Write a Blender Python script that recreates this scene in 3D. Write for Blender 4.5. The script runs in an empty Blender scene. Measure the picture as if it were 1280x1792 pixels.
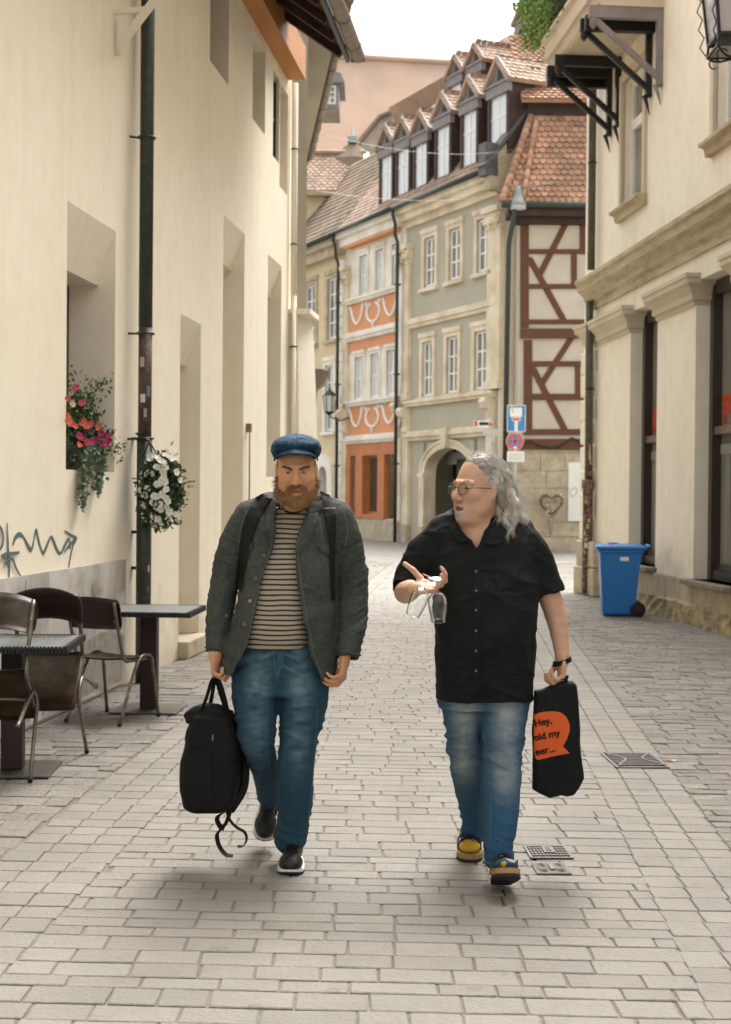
import bpy, math, random
import numpy as np
from mathutils import Vector, Matrix
R = math.radians
random.seed(7); RNG = np.random.RandomState(7)
SC = bpy.context.scene; COL = SC.collection
# ---------------------------------------------------------------- camera
F = 2489.0; CAM = Vector((0, 0, 1.577))
CR = (Matrix.Rotation(R(90 - .69), 3, 'X') @ Matrix.Rotation(R(.5), 3, 'Z'))
cd = bpy.data.cameras.new('camera'); cam = bpy.data.objects.new('camera', cd); COL.objects.link(cam)
cam.location = CAM; cam.rotation_euler = CR.to_euler()
cd.sensor_fit = 'VERTICAL'; cd.sensor_height = 36; cd.lens = 36 * F / 1792
cd.clip_start = .1; cd.clip_end = 1000
cd.dof.use_dof = True; cd.dof.focus_distance = 5.85; cd.dof.aperture_fstop = 5.2
SC.camera = cam
# ---------------------------------------------------------------- light: overcast
SUN_EL, SUN_AZ = 58, 22          # azimuth from +Y towards +X
w = bpy.data.worlds.new('World'); SC.world = w; w.use_nodes = True
nt = w.node_tree; nt.nodes.clear()
sky = nt.nodes.new('ShaderNodeTexSky'); sky.sky_type = 'NISHITA'; sky.sun_disc = False
sky.sun_elevation = R(SUN_EL); sky.sun_rotation = R(SUN_AZ); sky.air_density = 1.0; sky.dust_density = 7; sky.ozone_density = .6
hs = nt.nodes.new('ShaderNodeHueSaturation'); hs.inputs['Saturation'].default_value = .07; hs.inputs['Value'].default_value = 1.0
bg = nt.nodes.new('ShaderNodeBackground'); bg.inputs[1].default_value = .15
wo = nt.nodes.new('ShaderNodeOutputWorld')
nt.links.new(sky.outputs[0], hs.inputs['Color']); nt.links.new(hs.outputs[0], bg.inputs[0]); nt.links.new(bg.outputs[0], wo.inputs[0])
sl = bpy.data.lights.new('sun', 'SUN'); so = bpy.data.objects.new('sun', sl); COL.objects.link(so)
sl.energy = 1.5; sl.angle = R(42); sl.color = (1, .93, .82)
sd = Vector((math.sin(R(SUN_AZ)) * math.cos(R(SUN_EL)), math.cos(R(SUN_AZ)) * math.cos(R(SUN_EL)), math.sin(R(SUN_EL))))
so.rotation_euler = sd.to_track_quat('Z', 'Y').to_euler()
SC.view_settings.view_transform = 'Standard'; SC.view_settings.look = 'None'
SC.view_settings.exposure = 1.72; SC.view_settings.gamma = 1
SC.render.engine = 'CYCLES'; SC.cycles.use_denoising = True; SC.cycles.max_bounces = 10; SC.cycles.diffuse_bounces = 6
SC.cycles.transparent_max_bounces = 24
# ---------------------------------------------------------------- pixel -> point helpers (1280x1792 pixels of the photograph)
def ray(px, py): return CR @ Vector(((px - 640) / F, -(py - 896) / F, -1))
def at(px, py, Y):
    d = ray(px, py); return CAM + d * (Y / d.y)
def gnd(px, py, z=0):
    d = ray(px, py); return CAM + d * ((z - CAM.z) / d.z)
class Fr:
    def __init__(s, O, ex, n=None, ez=(0, 0, 1)):
        s.O = Vector(O); s.ex = Vector(ex).normalized(); s.ez = Vector(ez).normalized()
        s.n = Vector(n).normalized() if n is not None else s.ez.cross(s.ex) * -1
    def __call__(s, a, n, z): return s.O + s.ex * a + s.n * n + s.ez * z
    def hit(s, px, py, n0=0):
        d = ray(px, py); t = ((s.O + s.n * n0) - CAM).dot(s.n) / d.dot(s.n); p = CAM + d * t - s.O
        return p.dot(s.ex), p.dot(s.ez)
    def sp(s, px, n0=0): return s.hit(px, 866, n0)[0]
IDF = Fr((0, 0, 0), (1, 0, 0), (0, 1, 0))
# ---------------------------------------------------------------- object helpers
def tag(o, label=None, cat=None, group=None, kind=None):
    for k, v in (('label', label), ('category', cat), ('group', group), ('kind', kind)):
        if v: o[k] = v
    return o
def thing(name, loc, label, cat, group=None, rz=0):
    o = bpy.data.objects.new(name, None); COL.objects.link(o); o.location = loc; o.rotation_euler.z = rz
    o.empty_display_size = .1
    return tag(o, label, cat, group)
def rootloc(p):
    while p is not None and p.parent is not None: p = p.parent
    return Vector(p.location) if p is not None else Vector((0, 0, 0))
def link_mesh(name, V, Fc, mats, parent=None, smooth=False, mi=None, auto=None):
    off = rootloc(parent); me = bpy.data.meshes.new(name)
    V = np.asarray(V, dtype=np.float64).reshape(-1, 3) - np.array(off)
    me.from_pydata(V.tolist() if not isinstance(V, list) else V, [], Fc if isinstance(Fc, list) else Fc.tolist())
    for m in (mats if isinstance(mats, (list, tuple)) else [mats]): me.materials.append(m)
    if mi is not None: me.polygons.foreach_set('material_index', np.array(mi, dtype=np.int32))
    if isinstance(smooth, (list, np.ndarray)): me.polygons.foreach_set('use_smooth', np.array(smooth, dtype=bool))
    elif smooth: me.polygons.foreach_set('use_smooth', np.ones(len(me.polygons), dtype=bool))
    me.update(); o = bpy.data.objects.new(name, me); COL.objects.link(o)
    if parent is not None: o.parent = parent
    return o
class MB:
    def __init__(s, fr=IDF): s.v = []; s.f = []; s.m = []; s.sm = []; s.fr = fr
    def add(s, vs, fs, m=0, sm=False, fr=True):
        b = len(s.v)
        for p in vs: s.v.append(tuple(s.fr(*p)) if fr else tuple(p))
        for f in fs: s.f.append([b + i for i in f]); s.m.append(m); s.sm.append(sm)
        return s
    def box(s, a0, a1, b0, b1, c0, c1, m=0):
        return s.add([(a, b, c) for a in (a0, a1) for b in (b0, b1) for c in (c0, c1)],
                     [(0, 1, 3, 2), (4, 6, 7, 5), (0, 4, 5, 1), (2, 3, 7, 6), (0, 2, 6, 4), (1, 5, 7, 3)], m)
    def quad(s, pts, m=0): return s.add(pts, [tuple(range(len(pts)))], m)
    def prism(s, poly, n0, n1, m=0):      # polygon in (a, z), extruded over n
        k = len(poly); V = [(a, n0, z) for a, z in poly] + [(a, n1, z) for a, z in poly]
        return s.add(V, [tuple(range(k)), tuple(range(2 * k - 1, k - 1, -1))] + [(i, (i + 1) % k, k + (i + 1) % k, k + i) for i in range(k)], m)
    def sweep(s, prof, a0, a1, m=0):      # closed profile (n, z) along a
        k = len(prof); V = [(a0, n, z) for n, z in prof] + [(a1, n, z) for n, z in prof]
        return s.add(V, [tuple(range(k)), tuple(range(2 * k - 1, k - 1, -1))] + [(i, (i + 1) % k, k + (i + 1) % k, k + i) for i in range(k)], m)
    def bar(s, p, q, w, h, m=0, up=(0, 0, 1), world=True):
        p, q = Vector(p), Vector(q)
        if not world: p, q = s.fr(*p), s.fr(*q)
        d = (q - p).normalized(); u = Vector(up)
        if abs(d.dot(u)) > .98: u = Vector((1, 0, 0))
        x = d.cross(u).normalized(); y = x.cross(d).normalized()
        V = [c + x * (i * w / 2) + y * (j * h / 2) for c in (p, q) for i, j in ((-1, -1), (1, -1), (1, 1), (-1, 1))]
        return s.add(V, [(0, 1, 2, 3), (7, 6, 5, 4), (0, 4, 5, 1), (1, 5, 6, 2), (2, 6, 7, 3), (3, 7, 4, 0)], m, fr=False)
    def tube(s, pts, r, n=8, m=0, cap=True, world=True, smooth=True, sq=None):
        pts = [Vector(p) if world else s.fr(*p) for p in pts]; k = len(pts)
        rr = r if isinstance(r, (list, tuple)) else [r] * k
        V = []; u = None
        for i, p in enumerate(pts):
            d = (pts[min(i + 1, k - 1)] - pts[max(i - 1, 0)])
            if d.length < 1e-9: d = Vector((0, 0, 1))
            d.normalize()
            if u is None: u = d.orthogonal().normalized() if sq is None else (Vector(sq) - d * d.dot(Vector(sq))).normalized()
            else: u = (u - d * d.dot(u)).normalized()
            w_ = d.cross(u)
            for j in range(n):
                a = 2 * math.pi * (j + (.5 if n == 4 else 0)) / n; V.append(p + (u * math.cos(a) + w_ * math.sin(a)) * rr[i])
        Fs = [(i * n + j, i * n + (j + 1) % n, (i + 1) * n + (j + 1) % n, (i + 1) * n + j) for i in range(k - 1) for j in range(n)]
        s.add(V, Fs, m, smooth, fr=False)
        if cap:
            b = len(s.v) - len(V)
            s.f.append([b + j for j in range(n - 1, -1, -1)]); s.f.append([b + (k - 1) * n + j for j in range(n)]); s.m += [m, m]; s.sm += [False, False]
        return s
    def ribbon(s, pts, ups, w, m=0, th=0):   # flat band through pts, ups = width direction(s), thickness th
        pts = [Vector(p) for p in pts]; k = len(pts); V = []
        ww = w if isinstance(w, (list, tuple)) else [w] * k
        for i, p in enumerate(pts):
            u = Vector(ups[i] if isinstance(ups, list) else ups)
            d = pts[min(i + 1, k - 1)] - pts[max(i - 1, 0)]
            if d.length < 1e-9: d = Vector((0, 0, 1))
            d.normalize(); u = (u - d * d.dot(u)).normalized(); nn = d.cross(u)
            V += [p + u * ww[i] / 2 + nn * th / 2, p - u * ww[i] / 2 + nn * th / 2, p - u * ww[i] / 2 - nn * th / 2, p + u * ww[i] / 2 - nn * th / 2]
        Fs = [(i * 4 + j, i * 4 + (j + 1) % 4, i * 4 + 4 + (j + 1) % 4, i * 4 + 4 + j) for i in range(k - 1) for j in range(4)] + [(3, 2, 1, 0), tuple(4 * k - 4 + j for j in range(4))]
        return s.add(V, Fs, m, True if th == 0 else False, fr=False)
    def lathe(s, prof, c, n=16, m=0, axis=None, smooth=True, cap=False):   # prof (r, h) around axis through c
        ax = Vector(axis or (0, 0, 1)).normalized(); u = ax.orthogonal().normalized(); w_ = ax.cross(u); c = Vector(c); V = []
        for r, h in prof:
            for j in range(n):
                a = 2 * math.pi * j / n; V.append(c + ax * h + (u * math.cos(a) + w_ * math.sin(a)) * r)
        k = len(prof)
        s.add(V, [(i * n + j, i * n + (j + 1) % n, (i + 1) * n + (j + 1) % n, (i + 1) * n + j) for i in range(k - 1) for j in range(n)], m, smooth, fr=False)
        if cap:
            b = len(s.v) - len(V)
            s.f.append([b + j for j in range(n - 1, -1, -1)]); s.f.append([b + (k - 1) * n + j for j in range(n)]); s.m += [m, m]; s.sm += [False, False]
        return s
    def build(s, name, mats, parent=None, label=None, bevel=0, kind=None):
        o = link_mesh(name, s.v, s.f, mats, parent, s.sm, s.m)
        if bevel:
            md = o.modifiers.new('bevel', 'BEVEL'); md.width = bevel; md.segments = 2; md.limit_method = 'ANGLE'; md.angle_limit = R(40)
        if label: o['label'] = label
        if kind: o['kind'] = kind
        return o
def copy_tree(o, parent=None, level=0):
    c = o.copy(); COL.objects.link(c)
    if parent is not None: c.parent = parent
    for ch in list(o.children): copy_tree(ch, c)
    return c
def text_part(name, txt, size, M, mat, parent, ext=.001, bold=0, align='CENTER', shear=0, sx=1):
    cu = bpy.data.curves.new(name, 'FONT'); cu.body = txt; cu.size = size; cu.extrude = ext; cu.offset = bold; cu.shear = shear
    cu.align_x = align; cu.align_y = 'CENTER'; cu.resolution_u = 4
    t = bpy.data.objects.new(name, cu); COL.objects.link(t)
    bpy.context.view_layer.update()
    me = bpy.data.meshes.new_from_object(t); bpy.data.objects.remove(t)
    off = Matrix.Translation(-rootloc(parent))
    me.transform(off @ M @ Matrix.Diagonal((sx, 1, 1, 1))); me.materials.clear(); me.materials.append(mat)
    o = bpy.data.objects.new(name, me); COL.objects.link(o); o.parent = parent
    return o
def basis(o, x, y):
    x = Vector(x).normalized(); y = Vector(y); y = (y - x * x.dot(y)).normalized(); z = x.cross(y)
    return Matrix.Translation(Vector(o)) @ Matrix((x, y, z)).transposed().to_4x4()
# ---------------------------------------------------------------- materials
def mat(name, c, rough=.8, c2=None, scale=3, mixr=(.35, .65), bump=0, bscale=40, metal=0, spec=.5, sheen=0, stretch=None, detail=6, c3=None, scale3=30, amt3=.4, attr=None, island=0, trans=0, coat=0, ior=1.45, alpha=1, extra=None, crease=0, cscale=12, cst=(1, 1, 1)):
    m = bpy.data.materials.new(name); m.use_nodes = True; nt = m.node_tree; N = nt.nodes; L = nt.links
    b = N['Principled BSDF']; b.inputs['Roughness'].default_value = rough; b.inputs['Metallic'].default_value = metal
    b.inputs['Specular IOR Level'].default_value = spec; b.inputs['Base Color'].default_value = (*c, 1)
    b.inputs['IOR'].default_value = ior
    if sheen: b.inputs['Sheen Weight'].default_value = sheen
    if trans: b.inputs['Transmission Weight'].default_value = trans
    if coat: b.inputs['Coat Weight'].default_value = coat
    b.inputs['Alpha'].default_value = alpha
    tc = N.new('ShaderNodeTexCoord'); src = tc.outputs['Object']
    if stretch:
        mp = N.new('ShaderNodeMapping'); mp.inputs['Scale'].default_value = stretch; L.new(src, mp.inputs[0]); src = mp.outputs[0]
    colr = None
    def rgb(c_):
        n = N.new('ShaderNodeRGB'); n.outputs[0].default_value = (*c_, 1); return n.outputs[0]
    def noise(sc, det=detail):
        n = N.new('ShaderNodeTexNoise'); n.inputs['Scale'].default_value = sc; n.inputs['Detail'].default_value = det; L.new(src, n.inputs['Vector']); return n.outputs['Fac']
    def ramp(f, a, bb):
        n = N.new('ShaderNodeMapRange'); n.inputs[1].default_value = a; n.inputs[2].default_value = bb; L.new(f, n.inputs[0]); return n.outputs[0]
    def mix(f, a, bb, mode='MIX'):
        n = N.new('ShaderNodeMix'); n.data_type = 'RGBA'; n.blend_type = mode
        if isinstance(f, (int, float)): n.inputs[0].default_value = f
        else: L.new(f, n.inputs[0])
        L.new(a, n.inputs[6]); L.new(bb, n.inputs[7]); return n.outputs[2]
    base = rgb(c)
    if attr:
        an = N.new('ShaderNodeAttribute'); an.attribute_name = attr; base = an.outputs['Color']
    if c2: base = mix(ramp(noise(scale), *mixr), base, rgb(c2))
    if c3:
        f = ramp(noise(scale3), .45, .7); mm = N.new('ShaderNodeMath'); mm.operation = 'MULTIPLY'; L.new(f, mm.inputs[0]); mm.inputs[1].default_value = amt3
        base = mix(mm.outputs[0], base, rgb(c3))
    if island:
        gi = N.new('ShaderNodeNewGeometry'); f = N.new('ShaderNodeMapRange'); L.new(gi.outputs['Random Per Island'], f.inputs[0]); f.inputs[3].default_value = 1 - island; f.inputs[4].default_value = 1 + island
        h = N.new('ShaderNodeHueSaturation'); L.new(base, h.inputs['Color']); L.new(f.outputs[0], h.inputs['Value']); base = h.outputs[0]
    if extra: base = extra(N, L, src, base, mix, ramp, noise, rgb)
    L.new(base, b.inputs['Base Color'])
    if bump:
        bn = N.new('ShaderNodeBump'); bn.inputs['Strength'].default_value = bump; bn.inputs['Distance'].default_value = .02
        L.new(noise(bscale), bn.inputs['Height']); L.new(bn.outputs[0], b.inputs['Normal'])
        if crease:
            mp2 = N.new('ShaderNodeMapping'); mp2.inputs['Scale'].default_value = cst; L.new(tc.outputs['Object'], mp2.inputs[0]); n2 = N.new('ShaderNodeTexNoise'); n2.noise_type = 'RIDGED_MULTIFRACTAL'; n2.inputs['Scale'].default_value = cscale; n2.inputs['Detail'].default_value = 3; n2.inputs['Distortion'].default_value = .5; L.new(mp2.outputs[0], n2.inputs['Vector'])
            b2 = N.new('ShaderNodeBump'); b2.inputs['Strength'].default_value = crease; b2.inputs['Distance'].default_value = .012; L.new(n2.outputs['Fac'], b2.inputs['Height']); L.new(bn.outputs[0], b2.inputs['Normal']); L.new(b2.outputs[0], b.inputs['Normal'])
    return m
def dirt(c=(.3, .26, .2), z0=0, z1=1.2, amt=.6, sc=2.2):   # splash stains with their own noisy outline near a height
    def fn(N, L, src, base, mix, ramp, noise, rgb):
        g = N.new('ShaderNodeNewGeometry'); sp = N.new('ShaderNodeSeparateXYZ'); L.new(g.outputs['Position'], sp.inputs[0])
        r = N.new('ShaderNodeMapRange'); r.inputs[1].default_value = z1; r.inputs[2].default_value = z0; r.inputs[3].default_value = -.28; r.inputs[4].default_value = .3
        L.new(sp.outputs[2], r.inputs[0]); n = N.new('ShaderNodeTexNoise'); n.inputs['Scale'].default_value = sc; n.inputs['Detail'].default_value = 8; L.new(g.outputs['Position'], n.inputs['Vector'])
        a = N.new('ShaderNodeMath'); a.operation = 'ADD'; L.new(r.outputs[0], a.inputs[0]); L.new(n.outputs[0], a.inputs[1])
        f = ramp(a.outputs[0], .5, .72); mm = N.new('ShaderNodeMath'); mm.operation = 'MULTIPLY'; L.new(f, mm.inputs[0]); mm.inputs[1].default_value = amt
        base = mix(mm.outputs[0], base, rgb(c))
        mp = N.new('ShaderNodeMapping'); mp.inputs['Scale'].default_value = (5, 5, .35); L.new(g.outputs['Position'], mp.inputs[0]); n2 = N.new('ShaderNodeTexNoise'); n2.inputs['Scale'].default_value = 1; n2.inputs['Detail'].default_value = 5; L.new(mp.outputs[0], n2.inputs['Vector'])
        m3 = N.new('ShaderNodeMath'); m3.operation = 'MULTIPLY'; L.new(ramp(n2.outputs[0], .52, .78), m3.inputs[0]); m3.inputs[1].default_value = .18; base = mix(m3.outputs[0], base, rgb(tuple(v * 1.1 for v in c)))
        n3 = N.new('ShaderNodeTexNoise'); n3.inputs['Scale'].default_value = 1.3; n3.inputs['Detail'].default_value = 9; n3.inputs['Roughness'].default_value = .7; L.new(g.outputs['Position'], n3.inputs['Vector'])
        m4 = N.new('ShaderNodeMath'); m4.operation = 'MULTIPLY'; L.new(ramp(n3.outputs[0], .60, .64), m4.inputs[0]); m4.inputs[1].default_value = .10; return mix(m4.outputs[0], base, rgb((.85, .80, .70)))
    return fn
M = {}
M['cream'] = mat('cream_plaster', (.84, .775, .645), .9, (.80, .73, .595), .7, (.35, .7), .07, 14, c3=(.64, .55, .41), scale3=5, amt3=.2, extra=dirt((.48, .41, .31), 0, 1.1, .5))
M['pale'] = mat('pale_plaster', (.84, .785, .665), .9, (.80, .74, .615), .8, (.35, .7), .06, 14, c3=(.55, .48, .37), scale3=4, amt3=.18, extra=dirt((.5, .43, .33), .3, 1.3, .4))
M['stone'] = mat('sandstone', (.50, .43, .31), .9, (.38, .325, .24), 3, (.35, .65), .35, 18, c3=(.2, .17, .12), scale3=9, amt3=.35)
M['stonecut'] = mat('carved_sandstone', (.50, .43, .31), .9, (.38, .31, .2), 2.5, (.4, .7), .25, 18, c3=(.22, .18, .12), scale3=6, amt3=.3)
M['cornice'] = mat('weathered_cornice', (.52, .445, .31), .9, (.38, .31, .19), 2.0, (.35, .7), .3, 15, stretch=(1, .4, 3), c3=(.16, .12, .07), scale3=7, amt3=.4)
M['trim'] = mat('painted_trim', (.74, .65, .49), .8, (.55, .46, .32), 1.5, bump=.05)
M['white'] = mat('white_paint', (.78, .78, .75), .55)
M['whitewall'] = mat('white_stucco', (.80, .765, .68), .75, (.64, .59, .49), 1.2)
M['yellow'] = mat('ochre_plaster', (.66, .55, .36), .9, (.58, .48, .30), .8, bump=.1)
M['grey'] = mat('grey_green_plaster', (.43, .405, .315), .9, (.39, .365, .28), .6, bump=.06)
M['orange'] = mat('orange_plaster', (.66, .31, .15), .85, (.60, .27, .125), 1.0)
M['orangewood'] = mat('orange_wood', (.50, .175, .055), .5, (.42, .14, .045), 3)
M['greywall'] = mat('grey_render', (.42, .38, .30), .9, (.36, .325, .255), .6, bump=.1)
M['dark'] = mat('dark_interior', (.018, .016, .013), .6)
M['darkframe'] = mat('dark_bronze_frame', (.035, .028, .02), .35, spec=.6)
M['green'] = mat('dark_green_metal', (.018, .032, .026), .38, (.03, .035, .026), 5, c3=(.12, .09, .06), scale3=18, amt3=.3)
M['brownpipe'] = mat('brown_pipe', (.075, .045, .03), .5, (.05, .035, .025), 8, c3=(.25, .2, .16), scale3=30, amt3=.3)
M['zinc'] = mat('zinc_gutter', (.30, .245, .19), .5, (.22, .18, .14), 6, metal=.3)
M['lead'] = mat('lead_flashing', (.17, .185, .18), .45, (.26, .27, .26), 2, metal=.2)
M['iron'] = mat('wrought_iron', (.012, .012, .011), .45)
M['pane'] = mat('window_glass', (.16, .155, .13), .12, (.26, .25, .21), 1.2, spec=.8)
M['panelight'] = mat('curtained_glass', (.62, .63, .61), .15, (.50, .51, .49), .8, spec=.8)
M['panedark'] = mat('dark_glass', (.045, .042, .036), .06, (.09, .08, .065), 1.0, spec=1)
M['timber'] = mat('red_brown_timber', (.125, .05, .026), .75, (.085, .034, .018), 6, bump=.4, bscale=30, stretch=(3, 3, 3), c3=(.22, .1, .05), scale3=25, amt3=.35)
M['infill'] = mat('timber_frame_plaster', (.55, .495, .41), .9, (.49, .44, .36), 1, c3=(.4, .35, .28), scale3=3, amt3=.25)
M['tile'] = mat('clay_tile', (.47, .265, .165), .85, (.38, .215, .135), .8, island=.22, c3=(.16, .13, .1), scale3=2.2, amt3=.55)
M['tileold'] = mat('aged_clay_tile', (.40, .275, .20), .9, (.33, .24, .175), .7, island=.18, c3=(.2, .17, .14), scale3=1.6, amt3=.6)
M['tilebrown'] = mat('mossy_brown_tile', (.25, .17, .11), .95, (.17, .125, .085), .7, island=.2, c3=(.12, .11, .08), scale3=1.5, amt3=.6)
M['church'] = mat('salmon_roof_tile', (.58, .385, .28), .9, (.49, .365, .28), .09, (.4, .6), c3=(.36, .27, .21), scale3=.35, amt3=.45, stretch=(1, 1, 1))
M['woodbrown'] = mat('dark_brown_boards', (.055, .03, .022), .7, (.035, .02, .015), 5)
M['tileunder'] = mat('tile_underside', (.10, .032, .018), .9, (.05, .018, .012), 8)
M['purlin'] = mat('orange_timber', (.52, .225, .065), .6, (.42, .17, .045), 2, stretch=(4, .4, 4))
M['doorpaint'] = mat('cream_door_paint', (.45, .39, .28), .6)
M['stonegrey'] = mat('grey_carved_stone', (.24, .21, .165), .9, (.17, .15, .12), 4, bump=.3)
M['greypanel'] = mat('pale_grey_panel', (.33, .33, .31), .5)
M['hip'] = mat('lichened_roof_tile', (.34, .27, .205), .95, (.24, .195, .15), .35, (.35, .65), c3=(.15, .125, .1), scale3=1.2, amt3=.7, bump=.6, bscale=5)
M['greenpipe'] = mat('grey_green_pipe', (.065, .065, .045), .5, (.09, .085, .06), 7, c3=(.2, .18, .14), scale3=22, amt3=.3)
M['rustpipe'] = mat('rusty_stickered_pipe', (.05, .035, .025), .7, (.12, .06, .03), 9, c3=(.4, .38, .34), scale3=20, amt3=.7, bump=.4)
M['greysign'] = mat('grey_sign', (.48, .47, .42), .5)
M['leaddark'] = mat('dark_lead_box', (.09, .095, .085), .5, (.06, .06, .055), 4)
M['rust'] = mat('rusty_rod', (.26, .17, .10), .8, (.16, .10, .06), 9)
M['straw'] = mat('woven_twig', (.24, .14, .06), .9, (.14, .08, .04), 9)
M['straw2'] = mat('pale_stick', (.42, .33, .2), .9)
M['straw3'] = mat('dried_flower', (.58, .48, .34), .9, island=.3)
M['leafy2'] = mat('olive_leaf', (.14, .19, .055), .7, (.09, .12, .04), 9, island=.4)
M['verdigris'] = mat('verdigris_copper', (.33, .45, .40), .6)
# ---------------------------------------------------------------- generic builders
def wall_face(mb, s0, s1, z0, z1, holes, n=0, m=0, th=.0):
    """front face with rectangular holes (s0,s1,z0,z1,depth): grid of cells plus reveals"""
    ss = sorted({s0, s1, *[h[0] for h in holes], *[h[1] for h in holes]}); zz = sorted({z0, z1, *[h[2] for h in holes], *[h[3] for h in holes]})
    ss = [a for a in ss if s0 <= a <= s1]; zz = [a for a in zz if z0 <= a <= z1]
    for i in range(len(ss) - 1):
        for j in range(len(zz) - 1):
            a, b, c, d = ss[i], ss[i + 1], zz[j], zz[j + 1]; cs, cz = (a + b) / 2, (c + d) / 2
            if any(h[0] < cs < h[1] and h[2] < cz < h[3] for h in holes): continue
            mb.quad([(a, n, c), (b, n, c), (b, n, d), (a, n, d)], m)
    for h in holes:
        a, b, c, d, dp = h[:5]; drop = h[5] if len(h) > 5 else 0; d0 = .14
        if drop:
            for s_ in (a, b): mb.quad([(s_, n, c), (s_, n, d), (s_, n - d0, d - drop), (s_, n - dp, d - drop), (s_, n - dp, c)], m)
            mb.quad([(a, n, d), (b, n, d), (b, n - d0, d - drop), (a, n - d0, d - drop)], m); mb.quad([(a, n - d0, d - drop), (b, n - d0, d - drop), (b, n - dp, d - drop), (a, n - dp, d - drop)], m)
            mb.quad([(a, n, c), (b, n, c), (b, n - dp, c), (a, n - dp, c)], m); continue
        mb.quad([(a, n, c), (a, n, d), (a, n - dp, d - drop), (a, n - dp, c)], m); mb.quad([(b, n, c), (b, n, d), (b, n - dp, d - drop), (b, n - dp, c)], m)
        mb.quad([(a, n, d), (b, n, d), (b, n - dp, d - drop), (a, n - dp, d - drop)], m); mb.quad([(a, n, c), (b, n, c), (b, n - dp, c), (a, n - dp, c)], m)
def window(fr, s0, s1, z0, z1, n, parent, fm, pm, cols=2, rows=3, fw=.06, bw=.035, name='window', depth=.06, label=None, transom=None):
    mb = MB(fr)
    mb.box(s0, s0 + fw, n - depth, n, z0, z1); mb.box(s1 - fw, s1, n - depth, n, z0, z1)
    mb.box(s0 + fw, s1 - fw, n - depth, n - .002, z0, z0 + fw); mb.box(s0 + fw, s1 - fw, n - depth, n - .002, z1 - fw, z1)
    for c in range(1, cols):
        x = s0 + fw + (s1 - s0 - 2 * fw) * c / cols; mb.box(x - bw * .8, x + bw * .8, n - depth * .9, n - .006, z0 + fw, z1 - fw)
    for r in range(1, rows):
        z = z0 + fw + (z1 - z0 - 2 * fw) * r / rows; mb.box(s0 + fw, s1 - fw, n - depth * .8, n - .012, z - bw / 2, z + bw / 2)
    if transom:
        z = z0 + (z1 - z0) * transom; mb.box(s0 + fw, s1 - fw, n - depth * .9, n + .01, z - bw * 1.4, z + bw * 1.4)
    o = mb.build(name, fm, parent, label=label)
    MB(fr).box(s0 + fw * .5, s1 - fw * .5, n - depth - .02, n - depth * .75, z0 + fw * .5, z1 - fw * .5).build('pane', pm, o)
    return o
def tiles(fr, s0, s1, t0, t1, name, m, parent, tw=.18, th=.16, keep=None, base=True, pts=5, jit=.008, lift=.03):
    """beaver-tail tiles lying in the plane (ex, ez) of fr, n outwards; lower ends rounded"""
    mb = MB(fr); rows = int((t1 - t0) / th); cols = int((s1 - s0) / tw) + 1
    for r in range(rows + 1):
        t = t0 + r * th
        for c in range(cols):
            s = s0 + c * tw + (tw / 2 if r % 2 else 0)
            if s + tw * .5 > s1 + tw * .3: continue
            if keep and not keep(s + tw / 2, t + th / 2): continue
            jj = random.uniform(-jit, jit); g = .006
            V = []
            for k in range(pts):
                u = k / (pts - 1); V.append((s + g + (tw - 2 * g) * u, lift + jj, t + th * .42 * (1 - math.sqrt(max(0, 1 - (2 * u - 1) ** 2 * .98)))))
            n0 = len(V); V += [(a, n - .022, z) for a, n, z in V]
            V += [(s + tw - g, .004, t + th * 1.15), (s + g, .004, t + th * 1.15)]
            mb.add(V, [tuple(list(range(n0)) + [2 * n0, 2 * n0 + 1])] + [(k + 1, k, n0 + k, n0 + k + 1) for k in range(n0 - 1)])
    if base and keep is None: mb.box(s0, s1, -.12, -.004, t0 + .02, t1)
    return mb.build(name, m, parent)
# ================================================================ GROUND
def band_x(X0, Y0, b): return lambda y: X0 + b * (y - Y0)
pa, pb_ = gnd(0, 1502), gnd(326, 1257)
pc, pd_ = gnd(0, 1712), gnd(315, 1385)
pe, pf = gnd(1016, 1238), gnd(1250, 1790)
pg, ph = gnd(1030, 1175), gnd(1270, 1480)
def line2(p, q): b = (q.x - p.x) / (q.y - p.y); return p.x - b * p.y, b
L1, L2 = line2(pa, pb_), line2(pc, pd_)
R1 = line2(gnd(1080, 1440), gnd(1250, 1790)); R2 = line2(gnd(1025, 1145), gnd(1215, 1400))
AX = .075   # drift of the paved strip per metre
def LX(y): return -2.03 + AX * y
def stain(N, L, src, base, mix, ramp, noise, rgb):
    f = ramp(noise(.9, 5), .52, .74); mm = N.new('ShaderNodeMath'); mm.operation = 'MULTIPLY'; L.new(f, mm.inputs[0]); mm.inputs[1].default_value = .42
    g = ramp(noise(7, 3), .66, .70); m2 = N.new('ShaderNodeMath'); m2.operation = 'MULTIPLY'; L.new(g, m2.inputs[0]); m2.inputs[1].default_value = .35
    return mix(m2.outputs[0], mix(mm.outputs[0], base, rgb((.13, .118, .10))), rgb((.10, .09, .075)))
M['paver'] = mat('granite_paver', (.208, .194, .171), .8, (.172, .161, .142), 2.2, (.3, .7), .4, 55, island=.08, c3=(.155, .145, .13), scale3=16, amt3=.36, extra=stain)
M['paverrough'] = mat('rough_paver', (.210, .195, .172), .9, (.172, .161, .142), 2.5, (.3, .7), .9, 38, island=.15, c3=(.14, .128, .11), scale3=11, amt3=.5, extra=stain)
M['joint'] = mat('sand_joint', (.165, .15, .127), 1, (.13, .118, .098), 5, (.3, .7), .5, 60, c3=(.24, .21, .17), scale3=30, amt3=.5)
gb = MB(); gb.quad([(-400, -60, -.007), (400, -60, -.007), (400, 600, -.007), (-400, 600, -.007)])
gb.build('ground', M['joint'], kind='structure')
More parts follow.
